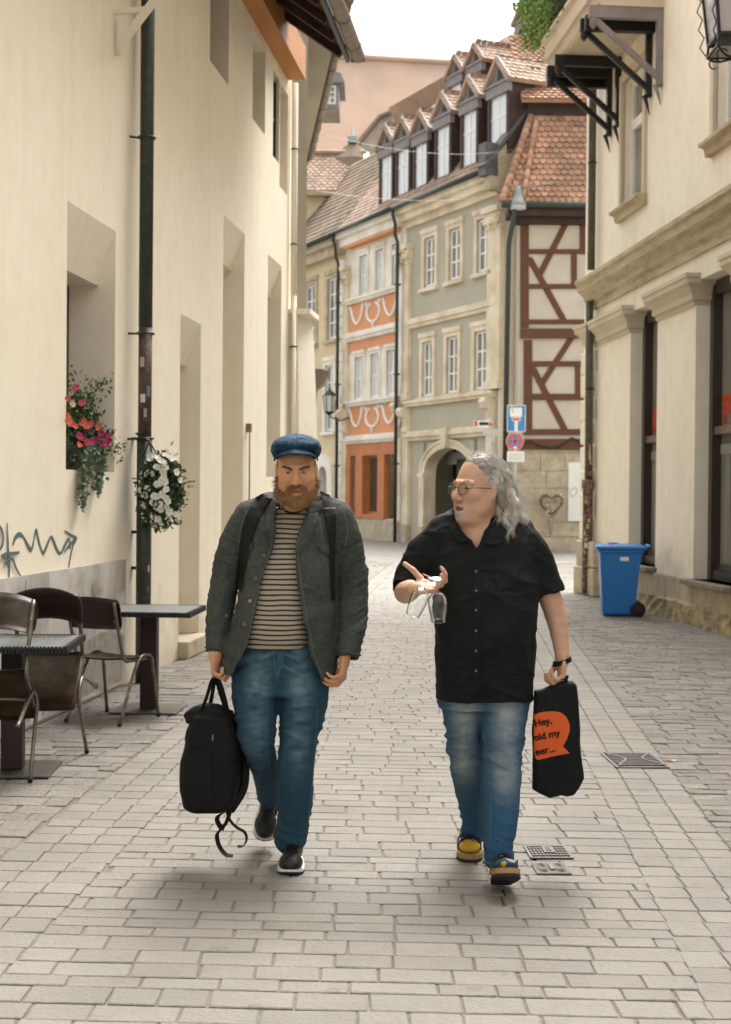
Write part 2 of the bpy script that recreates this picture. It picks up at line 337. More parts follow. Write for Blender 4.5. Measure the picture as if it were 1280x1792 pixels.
def pavers(name, m, xl, xr, y0, y1, lens, rows, gap, tilt, col=False, hj=.0014, bev=.004, round_=0):
    V = []; Fc = []
    y = y0; rr = random.Random(3)
    off = 0
    while y < y1:
        rh = rr.choice(rows); L, Rr = xl(y), xr(y)
        x = L + gap * .5 + (0 if col else -rr.uniform(0, .12))
        while x < Rr - .03:
            w_ = (Rr - L) / col - .0001 if col else rr.choice(lens) * rr.uniform(.9, 1.1)
            x1 = min(x + w_ - gap, Rr - gap * .3)
            if Rr - x1 < .06 and not col: x1 = Rr - gap * .3
            xa = max(x, L + gap * .3)
            if x1 - xa > .03:
                b = len(V); z = rr.uniform(-hj, hj); g2 = gap * rr.uniform(.35, .65)
                def ty(xx): return y - tilt * (xx - L)
                j = [rr.uniform(-.003, .003) * (1 + round_) for _ in range(8)]
                dz = [rr.uniform(-hj, hj) * .7 for _ in range(4)]
                q = [(xa + j[0], ty(xa) + g2 + j[1]), (x1 + j[2], ty(x1) + g2 + j[3]), (x1 + j[4], ty(x1) + rh - g2 + j[5]), (xa + j[6], ty(xa) + rh - g2 + j[7])]
                cx = (xa + x1) / 2; cy = sum(p[1] for p in q) / 4
                for px_, py_ in q: V.append((px_, py_, -.009))
                for px_, py_ in q: V.append((px_, py_, z - bev * .8))
                for (px_, py_), d in zip(q, dz):
                    V.append((px_ + math.copysign(bev, cx - px_), py_ + math.copysign(bev, cy - py_), z + d))
                for k in range(4):
                    k1 = (k + 1) % 4; Fc.append((b + k, b + k1, b + 4 + k1, b + 4 + k)); Fc.append((b + 4 + k, b + 4 + k1, b + 8 + k1, b + 8 + k))
                Fc.append((b + 8, b + 9, b + 10, b + 11))
            x = x1 + gap
        y += rh
    o = link_mesh(name, V, Fc, m); o['kind'] = 'structure'; return o
lx1 = lambda y: L1[0] + L1[1] * y; lx2 = lambda y: L2[0] + L2[1] * y
rx1 = lambda y: R1[0] + R1[1] * y; rx2 = lambda y: R2[0] + R2[1] * y
pavers('street_paving', M['paver'], lx2, rx1, 3.2, 34, [.16, .2, .24, .27], [.105, .135, .15], .0085, .045)
pavers('gutter_paving', M['paver'], lambda y: lx1(y) + .012, lambda y: lx2(y) - .004, 3.2, 34, [.2], [.15, .17], .006, .045, col=3)
pavers('kerb_paving', M['paver'], lambda y: rx1(y) + .004, rx2, 3.2, 34, [.2], [.15, .17], .006, .03, col=3)
def leftwall(y): return -3.32 + .115 * y - .25
pavers('side_paving', M['paverrough'], leftwall, lambda y: lx1(y) - .012, 3.2, 34, [.22, .28, .34, .4], [.12, .16, .2], .013, .06, hj=.003, round_=2)
pavers('forecourt_paving', M['paverrough'], rx2, lambda y: 7.2, 4, 31, [.18, .22, .28], [.1, .12, .14], .01, .02, hj=.003, round_=2)
pavers('square_paving', M['paver'], lambda y: -14, lambda y: 9, 34, 52, [.4, .6], [.3], .012, .02)
# flush covers in the street (raised 4 mm)
def plate(name, px0, px1, py0, py1, label, cat, kind):
    a, b, c, d = gnd(px0, py1), gnd(px1, py1), gnd(px1 - 6, py0), gnd(px0 - 6, py0)
    a, b = a, b; ctr = (a + b + c + d) / 4; ex = (b - a).normalized(); ey = Vector((-ex.y, ex.x, 0)); W = ((b - a).length + (c - d).length) / 2; H = ((d - a).dot(ey) + (c - b).dot(ey)) / 2
    t = thing(name, (ctr.x, ctr.y, .004), label, cat); fr = Fr((ctr.x, ctr.y, .004), ex, ey)
    mb = MB(fr); mb.box(-W / 2, W / 2, -H / 2, H / 2, 0, .004); mb.build('frame', M['castiron2'], t)
    mb = MB(fr)
    if kind == 'drain':
        k = 9
        for i in range(k):
            y = -H / 2 * .9 + H * .9 * (i + .5) / k; mb.box(-W * .44, W * .44, y - H * .03, y + H * .03, .004, .011)
        mb.build('grate', M['castiron'], t)
        mb = MB(fr)
        for sg in (-1, 1):
            P = [(sg * (W * .30 - W * .13 * math.cos(u * 3.0)), -H / 2 * .92 + H * .92 * (u + 1) / 2) for u in np.linspace(-1, 1, 9)]
            for p, q in zip(P, P[1:]): mb.bar(fr(p[0], p[1], .0125), fr(q[0], q[1], .0125), W * .045, .004)
            mb.build('rib', M['castiron2'], t); mb = MB(fr)
    else:
        rr = random.Random(5 if kind == 'hyd' else 6); nx, ny = (11, 5)
        if kind == 'hyd':
            for i in range(nx):
                for j in range(ny):
                    if 4 <= i <= 6 and 1 <= j <= 3: continue
                    x = -W * .44 + W * .88 * i / nx; y = -H * .42 + H * .84 * j / ny; mb.box(x, x + W * .06, y, y + H * .11, .004, .01)
            mb.build('lid', M['castiron3'], t); mb = MB(fr); mb.box(-W * .12, W * .12, -H * .22, H * .22, .004, .012); mb.box(-W * .05, -W * .015, -H * .14, H * .14, .012, .015, 1); mb.box(W * .015, W * .05, -H * .14, H * .14, .012, .015, 1)
            mb.build('lock_plate', [M['castiron2'], M['castiron']], t)
        else:
            for sg in (-1, 1):
                for q in (.13, .2, .28):
                    P = [fr(sg * W * .25 + W * q * .55 * math.cos(a), H * q * 1.3 * math.sin(a), .006) for a in np.linspace(0, 2 * math.pi, 18)]
                    for p_, q_ in zip(P, P[1:]): mb.bar(p_, q_, .005, .004)
            mb.box(-W * .47, W * .47, -H * .47, H * .47, .0035, .0052); mb.build('lid', M['castiron3'], t); MB(fr).box(-W * .06, W * .06, -H * .25, H * .25, .004, .012).build('lock_plate', M['castiron2'], t)
    return t
M['castiron3'] = mat('dusty_cast_iron', (.115, .108, .092), .7, (.085, .08, .068), 15)
M['castiron'] = mat('dark_cast_iron', (.07, .065, .055), .6, (.045, .04, .035), 20, metal=.3)
M['castiron2'] = mat('worn_cast_iron', (.15, .143, .123), .6, (.11, .103, .09), 15, metal=.3)
plate('street_drain', 1068, 1158, 1320, 1345, 'slatted iron street drain in the paving right of the printed tote bag', 'drain', 'drain')
plate('hydrant_cover', 925, 1000, 1481, 1504, 'larger rectangular iron hydrant cover beside the sandalled foot', 'manhole cover', 'hyd')
plate('valve_cover', 938, 998, 1513, 1532, 'smaller iron valve cover with two curled rings, nearer the camera', 'manhole cover', 'valve')
# ================================================================ LEFT CREAM HOUSE
LW = Fr((-3.32 + .115 * 5, 5, 0), (.115, 1, 0), (1, -.115, 0))
h = thing('plaster_house', LW(7, 0, 0), 'tall cream plastered house with deep splayed niches and orange eave timber, along the left', 'house')
def LS(px, n0=0): return LW.sp(px, n0)
n1 = (LS(115), LS(200), 1.74, 3.66, .44, .43)
d2 = (LS(314), LS(350), .16, 3.28, .44, .43)
d3 = (LS(388), LS(425), .10, 4.58, .44, .43)
n4 = (LS(466), LS(490), 1.80, 4.60, .44, .43)
u1 = (LS(362), LS(395), 6.02, 7.9, .38); u2 = (LS(437), LS(459), 6.02, 7.05, .38)
u3 = (LS(473), LS(484), 5.9, 7.0, .1); u4 = (LS(485), LS(499), 5.62, 6.98, .38)
w0 = (1.2, 2.6, 1.74, 3.66, .44, .43)
send = LS(506)
wb = MB(LW); wall_face(wb, -8, send, 0, 8.2, [w0, n1, d2, d3, n4, u1, u2, u3, u4])
wb.quad([(send, 0, 0), (send, -8, 0), (send, -8, 8.2), (send, 0, 8.2)])
wb.quad([(-8, 0, 0), (-8, -8, 0), (-8, -8, 8.2), (-8, 0, 8.2)])
wb.box(-8, send, -8.2, -8, 0, 8.2); wb.box(-8, send, -8, -.6, 8.0, 8.15)
wb.build('wall', M['cream'], h)
for q in (w0, n1, n4, u1, u2, u3, u4):
    window(LW, q[0] + .002, q[1] - .002, q[2] + .002, q[3] - (q[5] if len(q) > 5 else 0) - .002, -q[4] + .06, h, M['darkframe'], M['panedark'], 2, 2)
for q, m_ in ((d2, 'cream'), (d3, 'cream')):
    o = MB(LW); o.box(q[0], q[1], -q[4] - .05, -q[4], q[2], q[3] - q[5]); 
    for i in range(3): o.box(q[0] + .12 + i * .01, q[1] - .12, -q[4], -q[4] + .02 + .002 * i, q[2] + .15 + i * .8, q[2] + .8 + i * .8)
    o.build('door', M['doorpaint'] if 'doorpaint' in M else M['darkframe'], h)
st = MB(LW); st.box(d2[0] - .02, d2[1] + .02, -.42, .10, 0.0, .17); st.build('doorstep', M['stone'], h, bevel=.015)
# splayed lintels are part of the holes; eave: purlin, rafters, tiled roof, gutters
ev = MB(LW); ev.box(-8, LS(514, .12), .0, .24, 7.18, 7.62); ev.build('purlin', M['purlin'], h)
sg = LS(604, 1.0)
for i in range(26):
    s = sg - .25 - i * .62
    if s > send + .3: continue
    MB(LW).bar(LW(s, -.4, 7.98), LW(s, .95, 7.02), .09, .12).build('rafter', M['woodbrown'], h)
slope = Vector((0, 0, 0)); e0 = LW(0, 1.0, 7.08); e1 = LW(0, -4.0, 10.64)
RFr = Fr(LW(0, 1.0, 7.08), LW.ex, n=None, ez=(e1 - e0)); RFr.n = RFr.ez.cross(RFr.ex).normalized()
if RFr.n.z < 0: RFr.n = -RFr.n
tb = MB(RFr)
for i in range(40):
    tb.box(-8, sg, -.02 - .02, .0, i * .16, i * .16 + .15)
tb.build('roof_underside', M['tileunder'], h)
rt = MB(RFr); rt.box(-8, sg, .004, .06, 0, 6.2); rt.build('roof', M['tile'], h)
rt2 = MB(LW); rt2.add([(-8, -4, 10.6), (sg, -4, 10.6), (sg, -9, 7.0), (-8, -9, 7.0)], [(0, 1, 2, 3)]); rt2.build('rear_roof', M['tile'], h)
gt = MB(LW)
for k in range(8):
    a0, a1 = math.pi * k / 8 + math.pi, math.pi * (k + 1) / 8 + math.pi
    gt.add([(s, 1.12 + .09 * math.cos(a), 7.06 + .09 * math.sin(a)) for s in (-8, sg) for a in (a0, a1)], [(0, 1, 3, 2)], 0, True)
for i in range(16):
    gt.tube([(sg - .5 - i * 1.0, 1.12 + .096 * math.cos(a), 7.06 + .096 * math.sin(a)) for a in np.linspace(math.pi, 2 * math.pi, 9)], .008, 4, world=False)
gt.box(sg - .01, sg, 1.03, 1.21, 6.98, 7.06)
gt.build('gutter', M['zinc'], h)
MB(LW).box(-8, sg, .97, 1.02, 6.98, 7.16).build('fascia', M['green'], h)
# rear buttress at the corner
bt = MB(LW); k = 8
for i in range(k):
    z0, z1 = 4.05 * i / k, 4.05 * (i + 1) / k; f0 = .34 - .12 * (z0 / 4.05) ** 2; f1 = .34 - .12 * (z1 / 4.05) ** 2
    bt.add([(send - .1, -.1, z0), (send - .1, f0 * .5, z0), (send + .6, f0, z0), (send + .6, -.1, z0), (send - .1, -.1, z1), (send - .1, f1 * .5, z1), (send + .6, f1, z1), (send + .6, -.1, z1)], [(0, 1, 5, 4), (1, 2, 6, 5), (2, 3, 7, 6), (4, 5, 6, 7)])
bt.box(send - .14, send + .64, -.1, .3, 4.05, 4.12); bt.build('buttress', M['pale'], h)
# white thin downpipe at the corner
ps = thing('corner_downpipe', LW(send - .12, .06, 0), 'thin pale downpipe at the far corner of the left cream house', 'downpipe')
mb = MB(LW); mb.tube([(send - .12, .07, z) for z in (4.3, 5.5, 7.2)], .035, 10, world=False); mb.tube([(send - .12, .07, 4.3), (send - .12, .07, .2)], .035, 10, world=False); mb.build('pipe', M['pale'], ps)
for z in (2.2, 3.6, 5.0, 6.3): MB(LW).tube([(send - .12 + .05 * math.cos(a), .07 + .05 * math.sin(a), z) for a in np.linspace(0, 6.28, 9)], .01, 5, world=False).build('pipe_clamp', M['iron'], ps)
# main dark downpipe
sp_ = LS(253, .12)
dp = thing('downpipe', LW(sp_, .12, 0), 'tall dark green downpipe on the left wall, brown and stickered in its middle', 'downpipe')
mb = MB(LW); mb.tube([(sp_ + .012, .12, 7.0), (sp_, .12, 2.95)], .058, 14, world=False); mb.build('pipe', M['green'], dp)
mb = MB(LW); mb.tube([(sp_, .12, 2.95), (sp_ - .005, .12, 2.03)], .057, 14, world=False); mb.build('pipe', M['brownpipe'], dp, label='brown stretch of pipe covered in sticker remains')
mb = MB(LW); mb.tube([(sp_ - .005, .12, 2.03), (sp_ - .01, .12, .0)], .064, 14, world=False); mb.build('pipe', M['green'], dp)
for z in (4.52, 2.9, 2.03, 6.3):
    mb = MB(LW); mb.tube([(sp_ + .068 * math.cos(a), .12 + .068 * math.sin(a), z) for a in np.linspace(0, 6.2832, 17)], .011, 6, world=False); mb.tube([(sp_, .06, z), (sp_ - .1, .0, z - .01)], .01, 6, world=False); mb.build('pipe_clamp', M['green'], dp)
M['stk'] = [mat('sticker_%s' % n_, c_, .5) for n_, c_ in (('white', (.55, .54, .5)), ('red', (.4, .07, .05)), ('orange', (.5, .17, .05)), ('pink', (.5, .33, .32)), ('blue', (.16, .24, .3)), ('black', (.03, .03, .03)), ('yellow', (.5, .38, .12)), ('pale', (.6, .6, .56)), ('dusty', (.35, .33, .3)))]
def stickers(fr, s, n, r, zs, parent, seed):
    rr = random.Random(seed)
    for z in zs:
        a0 = rr.uniform(-.7, .5); w_ = rr.uniform(.35, .7); hh = rr.uniform(.025, .05); V = []
        for i in range(5):
            a = -math.pi / 2 + math.pi / 2 * 0 + a0 + w_ * (i / 4 - .5)
            # outward = +n, towards the camera = -s
            for zz in (z - hh, z + hh): V.append((s + (r + .003) * math.sin(a + .4), n + (r + .003) * math.cos(a + .4), zz + rr.uniform(-.002, .002)))
        MB(fr).add(V, [(2 * i, 2 * i + 2, 2 * i + 3, 2 * i + 1) for i in range(4)]).build('sticker', rr.choice(M['stk']), parent)
stickers(LW, sp_, .12, .058, [2.66, 2.42, 2.36, 2.24], dp, 14); stickers(LW, sp_, .12, .065, [1.15, .95, .78, .66], dp, 9)
# slim rod left of the pipe
rd = thing('wall_rod', LW(LS(243), .05, 0), 'slim rusty conductor rod clamped to the wall left of the dark downpipe', 'rod')
mb = MB(LW); s_ = LS(243, .05); mb.tube([(s_, .05, 2.05), (s_, .05, 1.45), (s_, .05, .55)], .012, 6, world=False); mb.lathe([(.0, 0), (.028, .0), (.02, .05), (.0, .06)], LW(s_, .05, 1.42)); mb.build('rod', M['brownpipe'], rd)
for z in (2.03, .95, 1.25): MB(LW).box(s_ - .04, s_ + .02, .0, .06, z - .012, z + .012).build('clamp', M['iron'], rd)
rd = thing('wall_rod', LW(LS(437), .05, 0), 'short rusty rod fixed to the left wall beside the flat cap', 'rod')
s_ = LS(438, .05); MB(LW).tube([(s_, .04, 2.35), (s_, .04, 1.2)], .009, 6, world=False).build('rod', M['rust'], rd); MB(LW).box(s_ - .03, s_ + .03, 0, .06, 2.30, 2.40).build('clamp', M['rust'], rd)
# pale bracket high on the wall
br = thing('awning_bracket', LW(LS(200), 0, 5.0), 'pale painted metal bracket high on the left wall, left of the downpipe', 'bracket')
p0 = LW(*[LS(196), .0, LW.hit(196, 75)[1]]); mb = MB(LW); sB = LS(196)
mb.bar(LW(sB, .03, LW.hit(196, 78)[1]), LW(sB - .1, .48, LW.hit(196, 0)[1] + .15), .05, .05); mb.bar(LW(sB, .0, LW.hit(196, 15)[1]), LW(sB - .05, .3, LW.hit(196, 15)[1]), .04, .04); mb.tube([LW(sB, .03, LW.hit(196, 92)[1]), LW(sB, .03, LW.hit(196, 30)[1])], .02, 8); mb.build('arm', M['pale'], br)
# graffiti
M['paint'] = mat('teal_spray_paint', (.07, .115, .11), .6, (.13, .17, .155), 9)
gr = thing('graffiti', LW(LS(60), .002, 1.2), 'teal spray-painted scrawl with an arrow on the left wall above the banner', 'graffiti')
def zp(x, y): return (x / 3.368, 880 + y / 3.368)
strokes = [[(75, 250), (90, 205), (115, 185), (140, 205), (165, 255), (185, 275), (200, 215), (212, 160), (225, 215), (245, 280), (258, 292), (280, 240), (300, 200), (315, 225), (335, 275), (355, 298), (375, 265), (395, 225), (408, 215), (412, 270)],
           [(380, 165), (415, 190), (450, 210), (430, 245), (412, 330), (402, 395)], [(375, 290), (415, 240), (452, 208)],
           [(38, 118), (42, 200), (46, 300), (52, 370), (48, 450)], [(-60, 170), (-30, 130), (0, 150), (15, 200), (5, 260), (-40, 300)], [(0, 315), (30, 300), (70, 300), (108, 292)],
           [(20, 360), (45, 330), (70, 335), (85, 380), (118, 440)], [(0, 310), (25, 325), (40, 380)]]
for k_, stq in enumerate(strokes):
    P = []
    for i in range(len(stq) - 1):
        for u in (0, .34, .67):
            q0 = stq[max(i - 1, 0)]; q1 = stq[i]; q2 = stq[i + 1]; q3 = stq[min(i + 2, len(stq) - 1)]
            P.append(tuple(.5 * ((2 * q1[c]) + (-q0[c] + q2[c]) * u + (2 * q0[c] - 5 * q1[c] + 4 * q2[c] - q3[c]) * u * u + (-q0[c] + 3 * q1[c] - 3 * q2[c] + q3[c]) * u ** 3) for c in (0, 1)))
    P.append(stq[-1]); W3 = []
    for p in P:
        s, z = LW.hit(*zp(*p)); W3.append(LW(s, .003 + k_ * .0012, z))
    mb = MB(LW); mb.ribbon(W3, [LW.ez * 1.0 + LW.ex * .25] * len(W3), [.012 + .014 * math.sin(math.pi * i / len(W3)) for i in range(len(W3))] if k_ else [.018 + .016 * abs(math.sin(i * .35)) for i in range(len(W3))], th=.001)
    mb.build('stroke', M['paint'], gr)
# banner panels
M['ban'] = mat('printed_banner', (.52, .49, .46), .6, (.26, .24, .22), 2.2, (.42, .62), c3=(.66, .64, .61), scale3=3.5, amt3=.8)
M['ban2'] = mat('printed_banner_pale', (.40, .38, .36), .6, (.62, .60, .57), 1.6, (.4, .62), c3=(.22, .2, .18), scale3=5, amt3=.5)
M['bdark'] = mat('printed_grey', (.10, .095, .085), .6, (.22, .2, .18), 9)
M['bmid'] = mat('printed_mid_grey', (.26, .24, .22), .6, (.38, .36, .33), 14)
sa, sb_, sc_ = LS(-60), LS(82), LS(217)
bn = thing('printed_banner', LW(sb_, .02, 0), 'grey photo-printed banner of roofs and spires along the foot of the left wall', 'banner')
MB(LW).box(sa - 1, sb_ - .002, .004, .022, .03, 1.03).build('panel', M['ban2'], bn)
MB(LW).box(sb_ + .002, sc_, .004, .022, .03, 1.03).build('panel', M['ban'], bn)
def onb(x, y): s, z = LW.hit(*zp(x, y), n0=.024); return (s, z)
pr = MB(LW)
for poly in ([(145, 640), (145, 560), (152, 545), (155, 455), (159, 545), (166, 560), (166, 640)], [(278, 620), (278, 545), (330, 570), (410, 632), (400, 640)], [(348, 580), (348, 552), (358, 552), (358, 590)], [(542, 600), (540, 520), (545, 478), (552, 520), (570, 560), (575, 620)]):
    pr.prism([onb(*p) for p in poly], .0225, .0245)
pr.build('print', M['bdark'], bn)
pr = MB(LW); pr.prism([onb(*p) for p in [(405, 640), (440, 545), (468, 640)]], .0225, .0235)
pr.prism([(sb_ + .1, .08), (sc_ - .1, .05), (sc_ - .05, .42), (sb_ + 1.2, .5), (sb_ + .3, .42)], .0225, .0235)
for i in range(22): x = sa - .4 + i * .14; pr.box(x, x + .05, .0225, .0238, .06, .45)
pr.build('print', M['bmid'], bn)
# ================================================================ GREY HOUSE BEHIND
GA = at(533, 866, 20.6)
GD = Vector((-.097, 1, 0)).normalized(); GN = Vector((GD.y, -GD.x, 0))
GW = Fr((GA.x, GA.y, 0), GD, GN)
g = thing('gabled_house', GA, 'grey rendered house end beyond the cream house, with a long sagging gutter', 'house')
mb = MB(GW); mb.box(0, 9.3, -6, 0, 0, 8.6); mb.build('wall', M['greywall'], g)
ge0, ge1 = GW(0, .5, 8.75), GW(0, -3, 12.0)
GR = Fr(ge0, GD, None, ge1 - ge0); GR.n = GR.ez.cross(GR.ex); GR.n = GR.n if GR.n.z > 0 else -GR.n
MB(GR).box(-.3, 9.4, -.12, 0, 0, 4.8).build('roof', M['tilebrown'], g)
MB(GW).box(-.05, 9.3, .0, .42, 8.3, 8.62).build('soffit', M['greywall'], g)
mb = MB(GW); mb.tube([(-.4, .56, 8.66), (9.4, .56, 8.66)], .075, 10, world=False)
for i in range(12): mb.tube([(-.2 + i * .8, .56 + .085 * math.cos(a), 8.66 + .085 * math.sin(a)) for a in np.linspace(0, 6.28, 9)], .01, 4, world=False)
mb.build('gutter', M['zinc'], g)
MB(GW).box(-.4, 9.4, .4, .48, 8.5, 8.72).build('fascia', M['green'], g)
MB(GW).tube([(9.3, .5, 8.6), (9.35, .42, 8.4), (9.35, .16, 8.15), (9.35, .1, 7.6)], .05, 8, world=False).build('pipe_elbow', M['green'], g)
# carved console near the far end of its wall
s_ = GW.sp(529, 0) if False else 0.0
cp = at(552, 700, 24.5); cn = MB(Fr((cp.x - .17, 24.5, 0), (1, 0, 0), (0, -1, 0)))
def Zy(py, Y): return at(640, py, Y).z
Y_ = 24.5
cx0 = at(527, 700, Y_).x; FrC = Fr((cx0, Y_, 0), (1, 0, 0), (0, -1, 0))
cs = thing('stone_console', (cx0, Y_, Zy(755, Y_)), 'carved grey stone console jutting from the grey house corner', 'console')
px_m = Y_ / F
prof = [(0, 650), (48, 650), (48, 656), (44, 660), (38, 672), (30, 677), (26, 682), (24, 712), (18, 720), (14, 738), (6, 742), (5, 752), (0, 756)]
mb = MB(FrC); mb.prism([(a * px_m - (.3 if a == 0 else 0), Zy(y, Y_)) for a, y in prof], -.5, .0); mb.box(0, 40 * px_m, -.52, .02, Zy(649.5, Y_), Zy(646, Y_)); mb.build('console', M['stonegrey'] if 'stonegrey' in M else M['greywall'], cs, bevel=.01)
# ================================================================ ROW OF FACADES
RA = Vector((.79, 49, 0)); RD = Vector((-.458, 1, 0)).normalized(); RN = Vector((-RD.y, RD.x, 0)); RN = RN if RN.y < 0 else -RN
RW = Fr(RA, RD, RN)
def rs(px, n0=0): return RW.sp(px, n0)
sR, sGO, sOY, sYL = rs(871), rs(708), rs(602), rs(520)
EZ = 11.05
def roof_frame(s0, n0, z0, pitch): 
    ez = (-RW.n * math.cos(pitch) + RW.ez * math.sin(pitch)); f = Fr(RW(0, n0, z0), RW.ex, None, ez); f.n = f.ez.cross(f.ex); f.n = f.n if f.n.z > 0 else -f.n; return f
PT = R(52); RF = roof_frame(0, .42, EZ + .12, PT)
def body(name, s0, s1, z1, wallm, label, holes, parent_extra=None):
    t = thing(name, RW((s0 + s1) / 2, 0, 0), label, 'house')
    mb = MB(RW); wall_face(mb, s0, s1, 0, z1, holes)
    for s in (s0, s1): mb.quad([(s, 0, 0), (s, -9, 0), (s, -9, z1), (s, 0, z1)])
    mb.quad([(s0, -9, 0), (s1, -9, 0), (s1, -9, z1), (s0, -9, z1)])
    mb.build('wall', wallm, t); return t
def frame_win(fr, t, s0, s1, z0, z1, surround, sill=True, cols=2, rows=3, mat_=None, keystone=True, recess=.1, rim=.17, pm='pane', fm='white', head=.3):
    mb = MB(fr)
    mb.box(s0 - rim, s0, -.05, .055, z0 - .05, z1 + head * .5); mb.box(s1, s1 + rim, -.05, .055, z0 - .05, z1 + head * .5)
    mb.box(s0 - rim - .04, s1 + rim + .04, -.05, .09, z1 + head * .5, z1 + head); mb.box(s0, s1, -.05, .05, z1, z1 + head * .5)
    if sill: mb.box(s0 - rim - .06, s1 + rim + .06, -.05, .13, z0 - .17, z0 - .05)
    w_ = window(fr, s0 + .002, s1 - .002, z0, z1 - .002, -recess + .06, t, M[fm], M[pm], cols, rows, .07, .05)
    mb.build('window_surround', surround, w_)
    return w_
# ---- grey house
UW = [(rs(740), rs(759)), (rs(783), rs(803.5)), (rs(832), rs(855))]
LWn = [(rs(738), rs(756)), (rs(780.5), rs(800.5)), (rs(829), rs(851))]
UW = [tuple(sorted(p)) for p in UW]; LWn = [tuple(sorted(p)) for p in LWn]
sA, sB_ = sorted((rs(745.6), rs(829)))
holes = [(a, b, 8.38, 9.96, .12) for a, b in UW] + [(a, b, 4.82, 6.58, .12) for a, b in LWn] + [(sA, sB_, 0, 3.3, .02)]
G = body('grey_house', sR, sGO, EZ, M['grey'], 'grey-green three-storey townhouse with cream window surrounds and an arched passage', holes)
for a, b in UW: frame_win(RW, G, a, b, 8.38, 9.96, M['trim'])
for a, b in LWn: frame_win(RW, G, a, b, 4.82, 6.58, M['trim'])
def courses(t, m, s0, s1, sets, h=.1):
    for st_ in sets:
        mb = MB(RW)
        for k, (z, n) in enumerate(st_): mb.box(s0, s1, 0, n, z, st_[k + 1][0] if k + 1 < len(st_) else z + h)
        mb.build('string_course', m, t)
courses(G, M['trim'], sR + .1, sGO - .1, (((7.12, .10), (7.24, .16), (7.34, .11)), ((4.52, .14), (4.62, .2)), ((3.38, .12), (3.50, .2), (3.60, .13))))
mb = MB(RW)
mb.box(sR, sGO, 0, .42, EZ - .12, EZ + .1); mb.box(sR, sGO, 0, .3, EZ - .34, EZ - .12); mb.box(sR, sGO, 0, .12, EZ - .56, EZ - .34)
mb.build('cornice', M['trim'], G)
# pilasters
def pilaster(t, s0, s1, z0, z1, m, cap=True):
    mb = MB(RW); mb.box(s0, s1, 0, .13, z0, z1)
    mb.box(s0 - .05, s1 + .05, 0, .19, z0, z0 + .25)
    if cap:
        for i, (a, n) in enumerate(((.0, .16), (.16, .24), (.3, .20), (.48, .30))): mb.box(s0 - .04 - n * .2, s1 + .04 + n * .2, 0, n, z1 + a, z1 + a + .17)
        for i in range(6): c = RW(s0 + (s1 - s0) * random.random(), .22, z1 + .1 + .4 * random.random()); mb.lathe([(0, -.09), (.08, 0), (0, .09)], c, 6)
    mb.build('pilaster', m, t)
def scroll(t, s, z, m):
    P = [(0, z), (.34, z), (.42, z - .12), (.34, z - .3), (.2, z - .36), (.14, z - .6), (.2, z - .8), (.05, z - .95), (0, z - .95)]
    mb = MB(RW); V = [(s - .17, n, zz) for n, zz in P] + [(s + .17, n, zz) for n, zz in P]; k = len(P)
    mb.add(V, [tuple(range(k)), tuple(range(2 * k - 1, k - 1, -1))] + [(i, (i + 1) % k, k + (i + 1) % k, k + i) for i in range(k)]); mb.build('console_scroll', m, t)
pilaster(G, rs(877), rs(861) if False else sR + .55, 4.75, 9.5, M['trim']); pilaster(G, sGO - .42, sGO - .05, 4.75, 9.3, M['trim'])
scroll(G, sR + .35, 4.5, M['trim']); scroll(G, sGO - .25, 4.5, M['trim'])
def quoin_stack(t, s0, s1, z0, st, hb, mats):
    mb = MB(RW); mb.box(s0 - .03, s1 + .03, 0, .21, 0, hb, 1)
    for z in np.arange(hb, 3.3, st): mb.box(s0, s1, 0, .14, z, z + st - .02); mb.box(s0 + .01, s1 - .01, 0, .125, z + st - .03, z + st + .01)
    mb.build('quoins', mats, t)
quoin_stack(G, sGO - .48, sGO - .03, 0, .33, .6, [M['trim'], M['stone']]); quoin_stack(G, sR + .12, sR + .5, 0, .33, .6, [M['trim'], M['stone']])
# arch: ring, piers, keystone, dark shop glass behind
cxA, hw = (sA + sB_) / 2, (sB_ - sA) / 2; zs, rise = 2.30, .80
mb = MB(RW); K = 24
def ell(t, e): return cxA + (hw + e) * math.cos(t), zs + (rise + e) * math.sin(t)
for i in range(K):
    t0, t1 = math.pi * i / K, math.pi * (i + 1) / K
    for e0, e1, nn in ((-.02, .18, .10), (.18, .26, .14)):
        a, b, c, d = ell(t0, e0), ell(t1, e0), ell(t1, e1), ell(t0, e1)
        V = [(p[0], n, p[1]) for n in (-.35, nn) for p in (a, b, c, d)]
        mb.add(V, [(4, 5, 6, 7), (0, 1, 5, 4), (3, 2, 6, 7), (0, 3, 7, 4), (1, 2, 6, 5)])
    a, b = ell(t0, .2), ell(t1, .2)   # spandrel filling up to z 3.3
    mb.add([(a[0], .0, a[1]), (b[0], .0, b[1]), (b[0], .0, 3.32), (a[0], .0, 3.32)], [(0, 1, 2, 3)], 1)
for sgn in (-1, 1):
    x0, x1 = sorted((cxA + sgn * (hw - .0), cxA + sgn * (hw + .34))); mb.box(x0, x1, -.35, .1, .55, zs); mb.box(x0 - .03, x1 + .03, -.35, .15, zs - .13, zs); mb.box(x0 - .03, x1 + .03, -.35, .16, 0, .55, 2)
mb.prism([(cxA - .13, zs + rise - .02), (cxA + .13, zs + rise - .02), (cxA + .24, zs + rise + .62), (cxA - .24, zs + rise + .62)], 0, .24)
mb.build('arch', [M['trim'], M['grey'], M['stone']], G)
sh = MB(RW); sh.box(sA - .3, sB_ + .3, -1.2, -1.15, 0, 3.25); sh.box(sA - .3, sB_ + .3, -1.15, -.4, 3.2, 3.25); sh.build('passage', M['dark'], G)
mb = MB(RW); mb.box(sA, sB_, -.8, -.76, 2.6, 3.0); mb.build('shop_fascia', M['greypanel'], G)
mb = MB(RW); mb.box(sA, sB_ - .78, -.75, -.71, .3, 2.75); mb.build('shop_glass', M['panedark'], G)
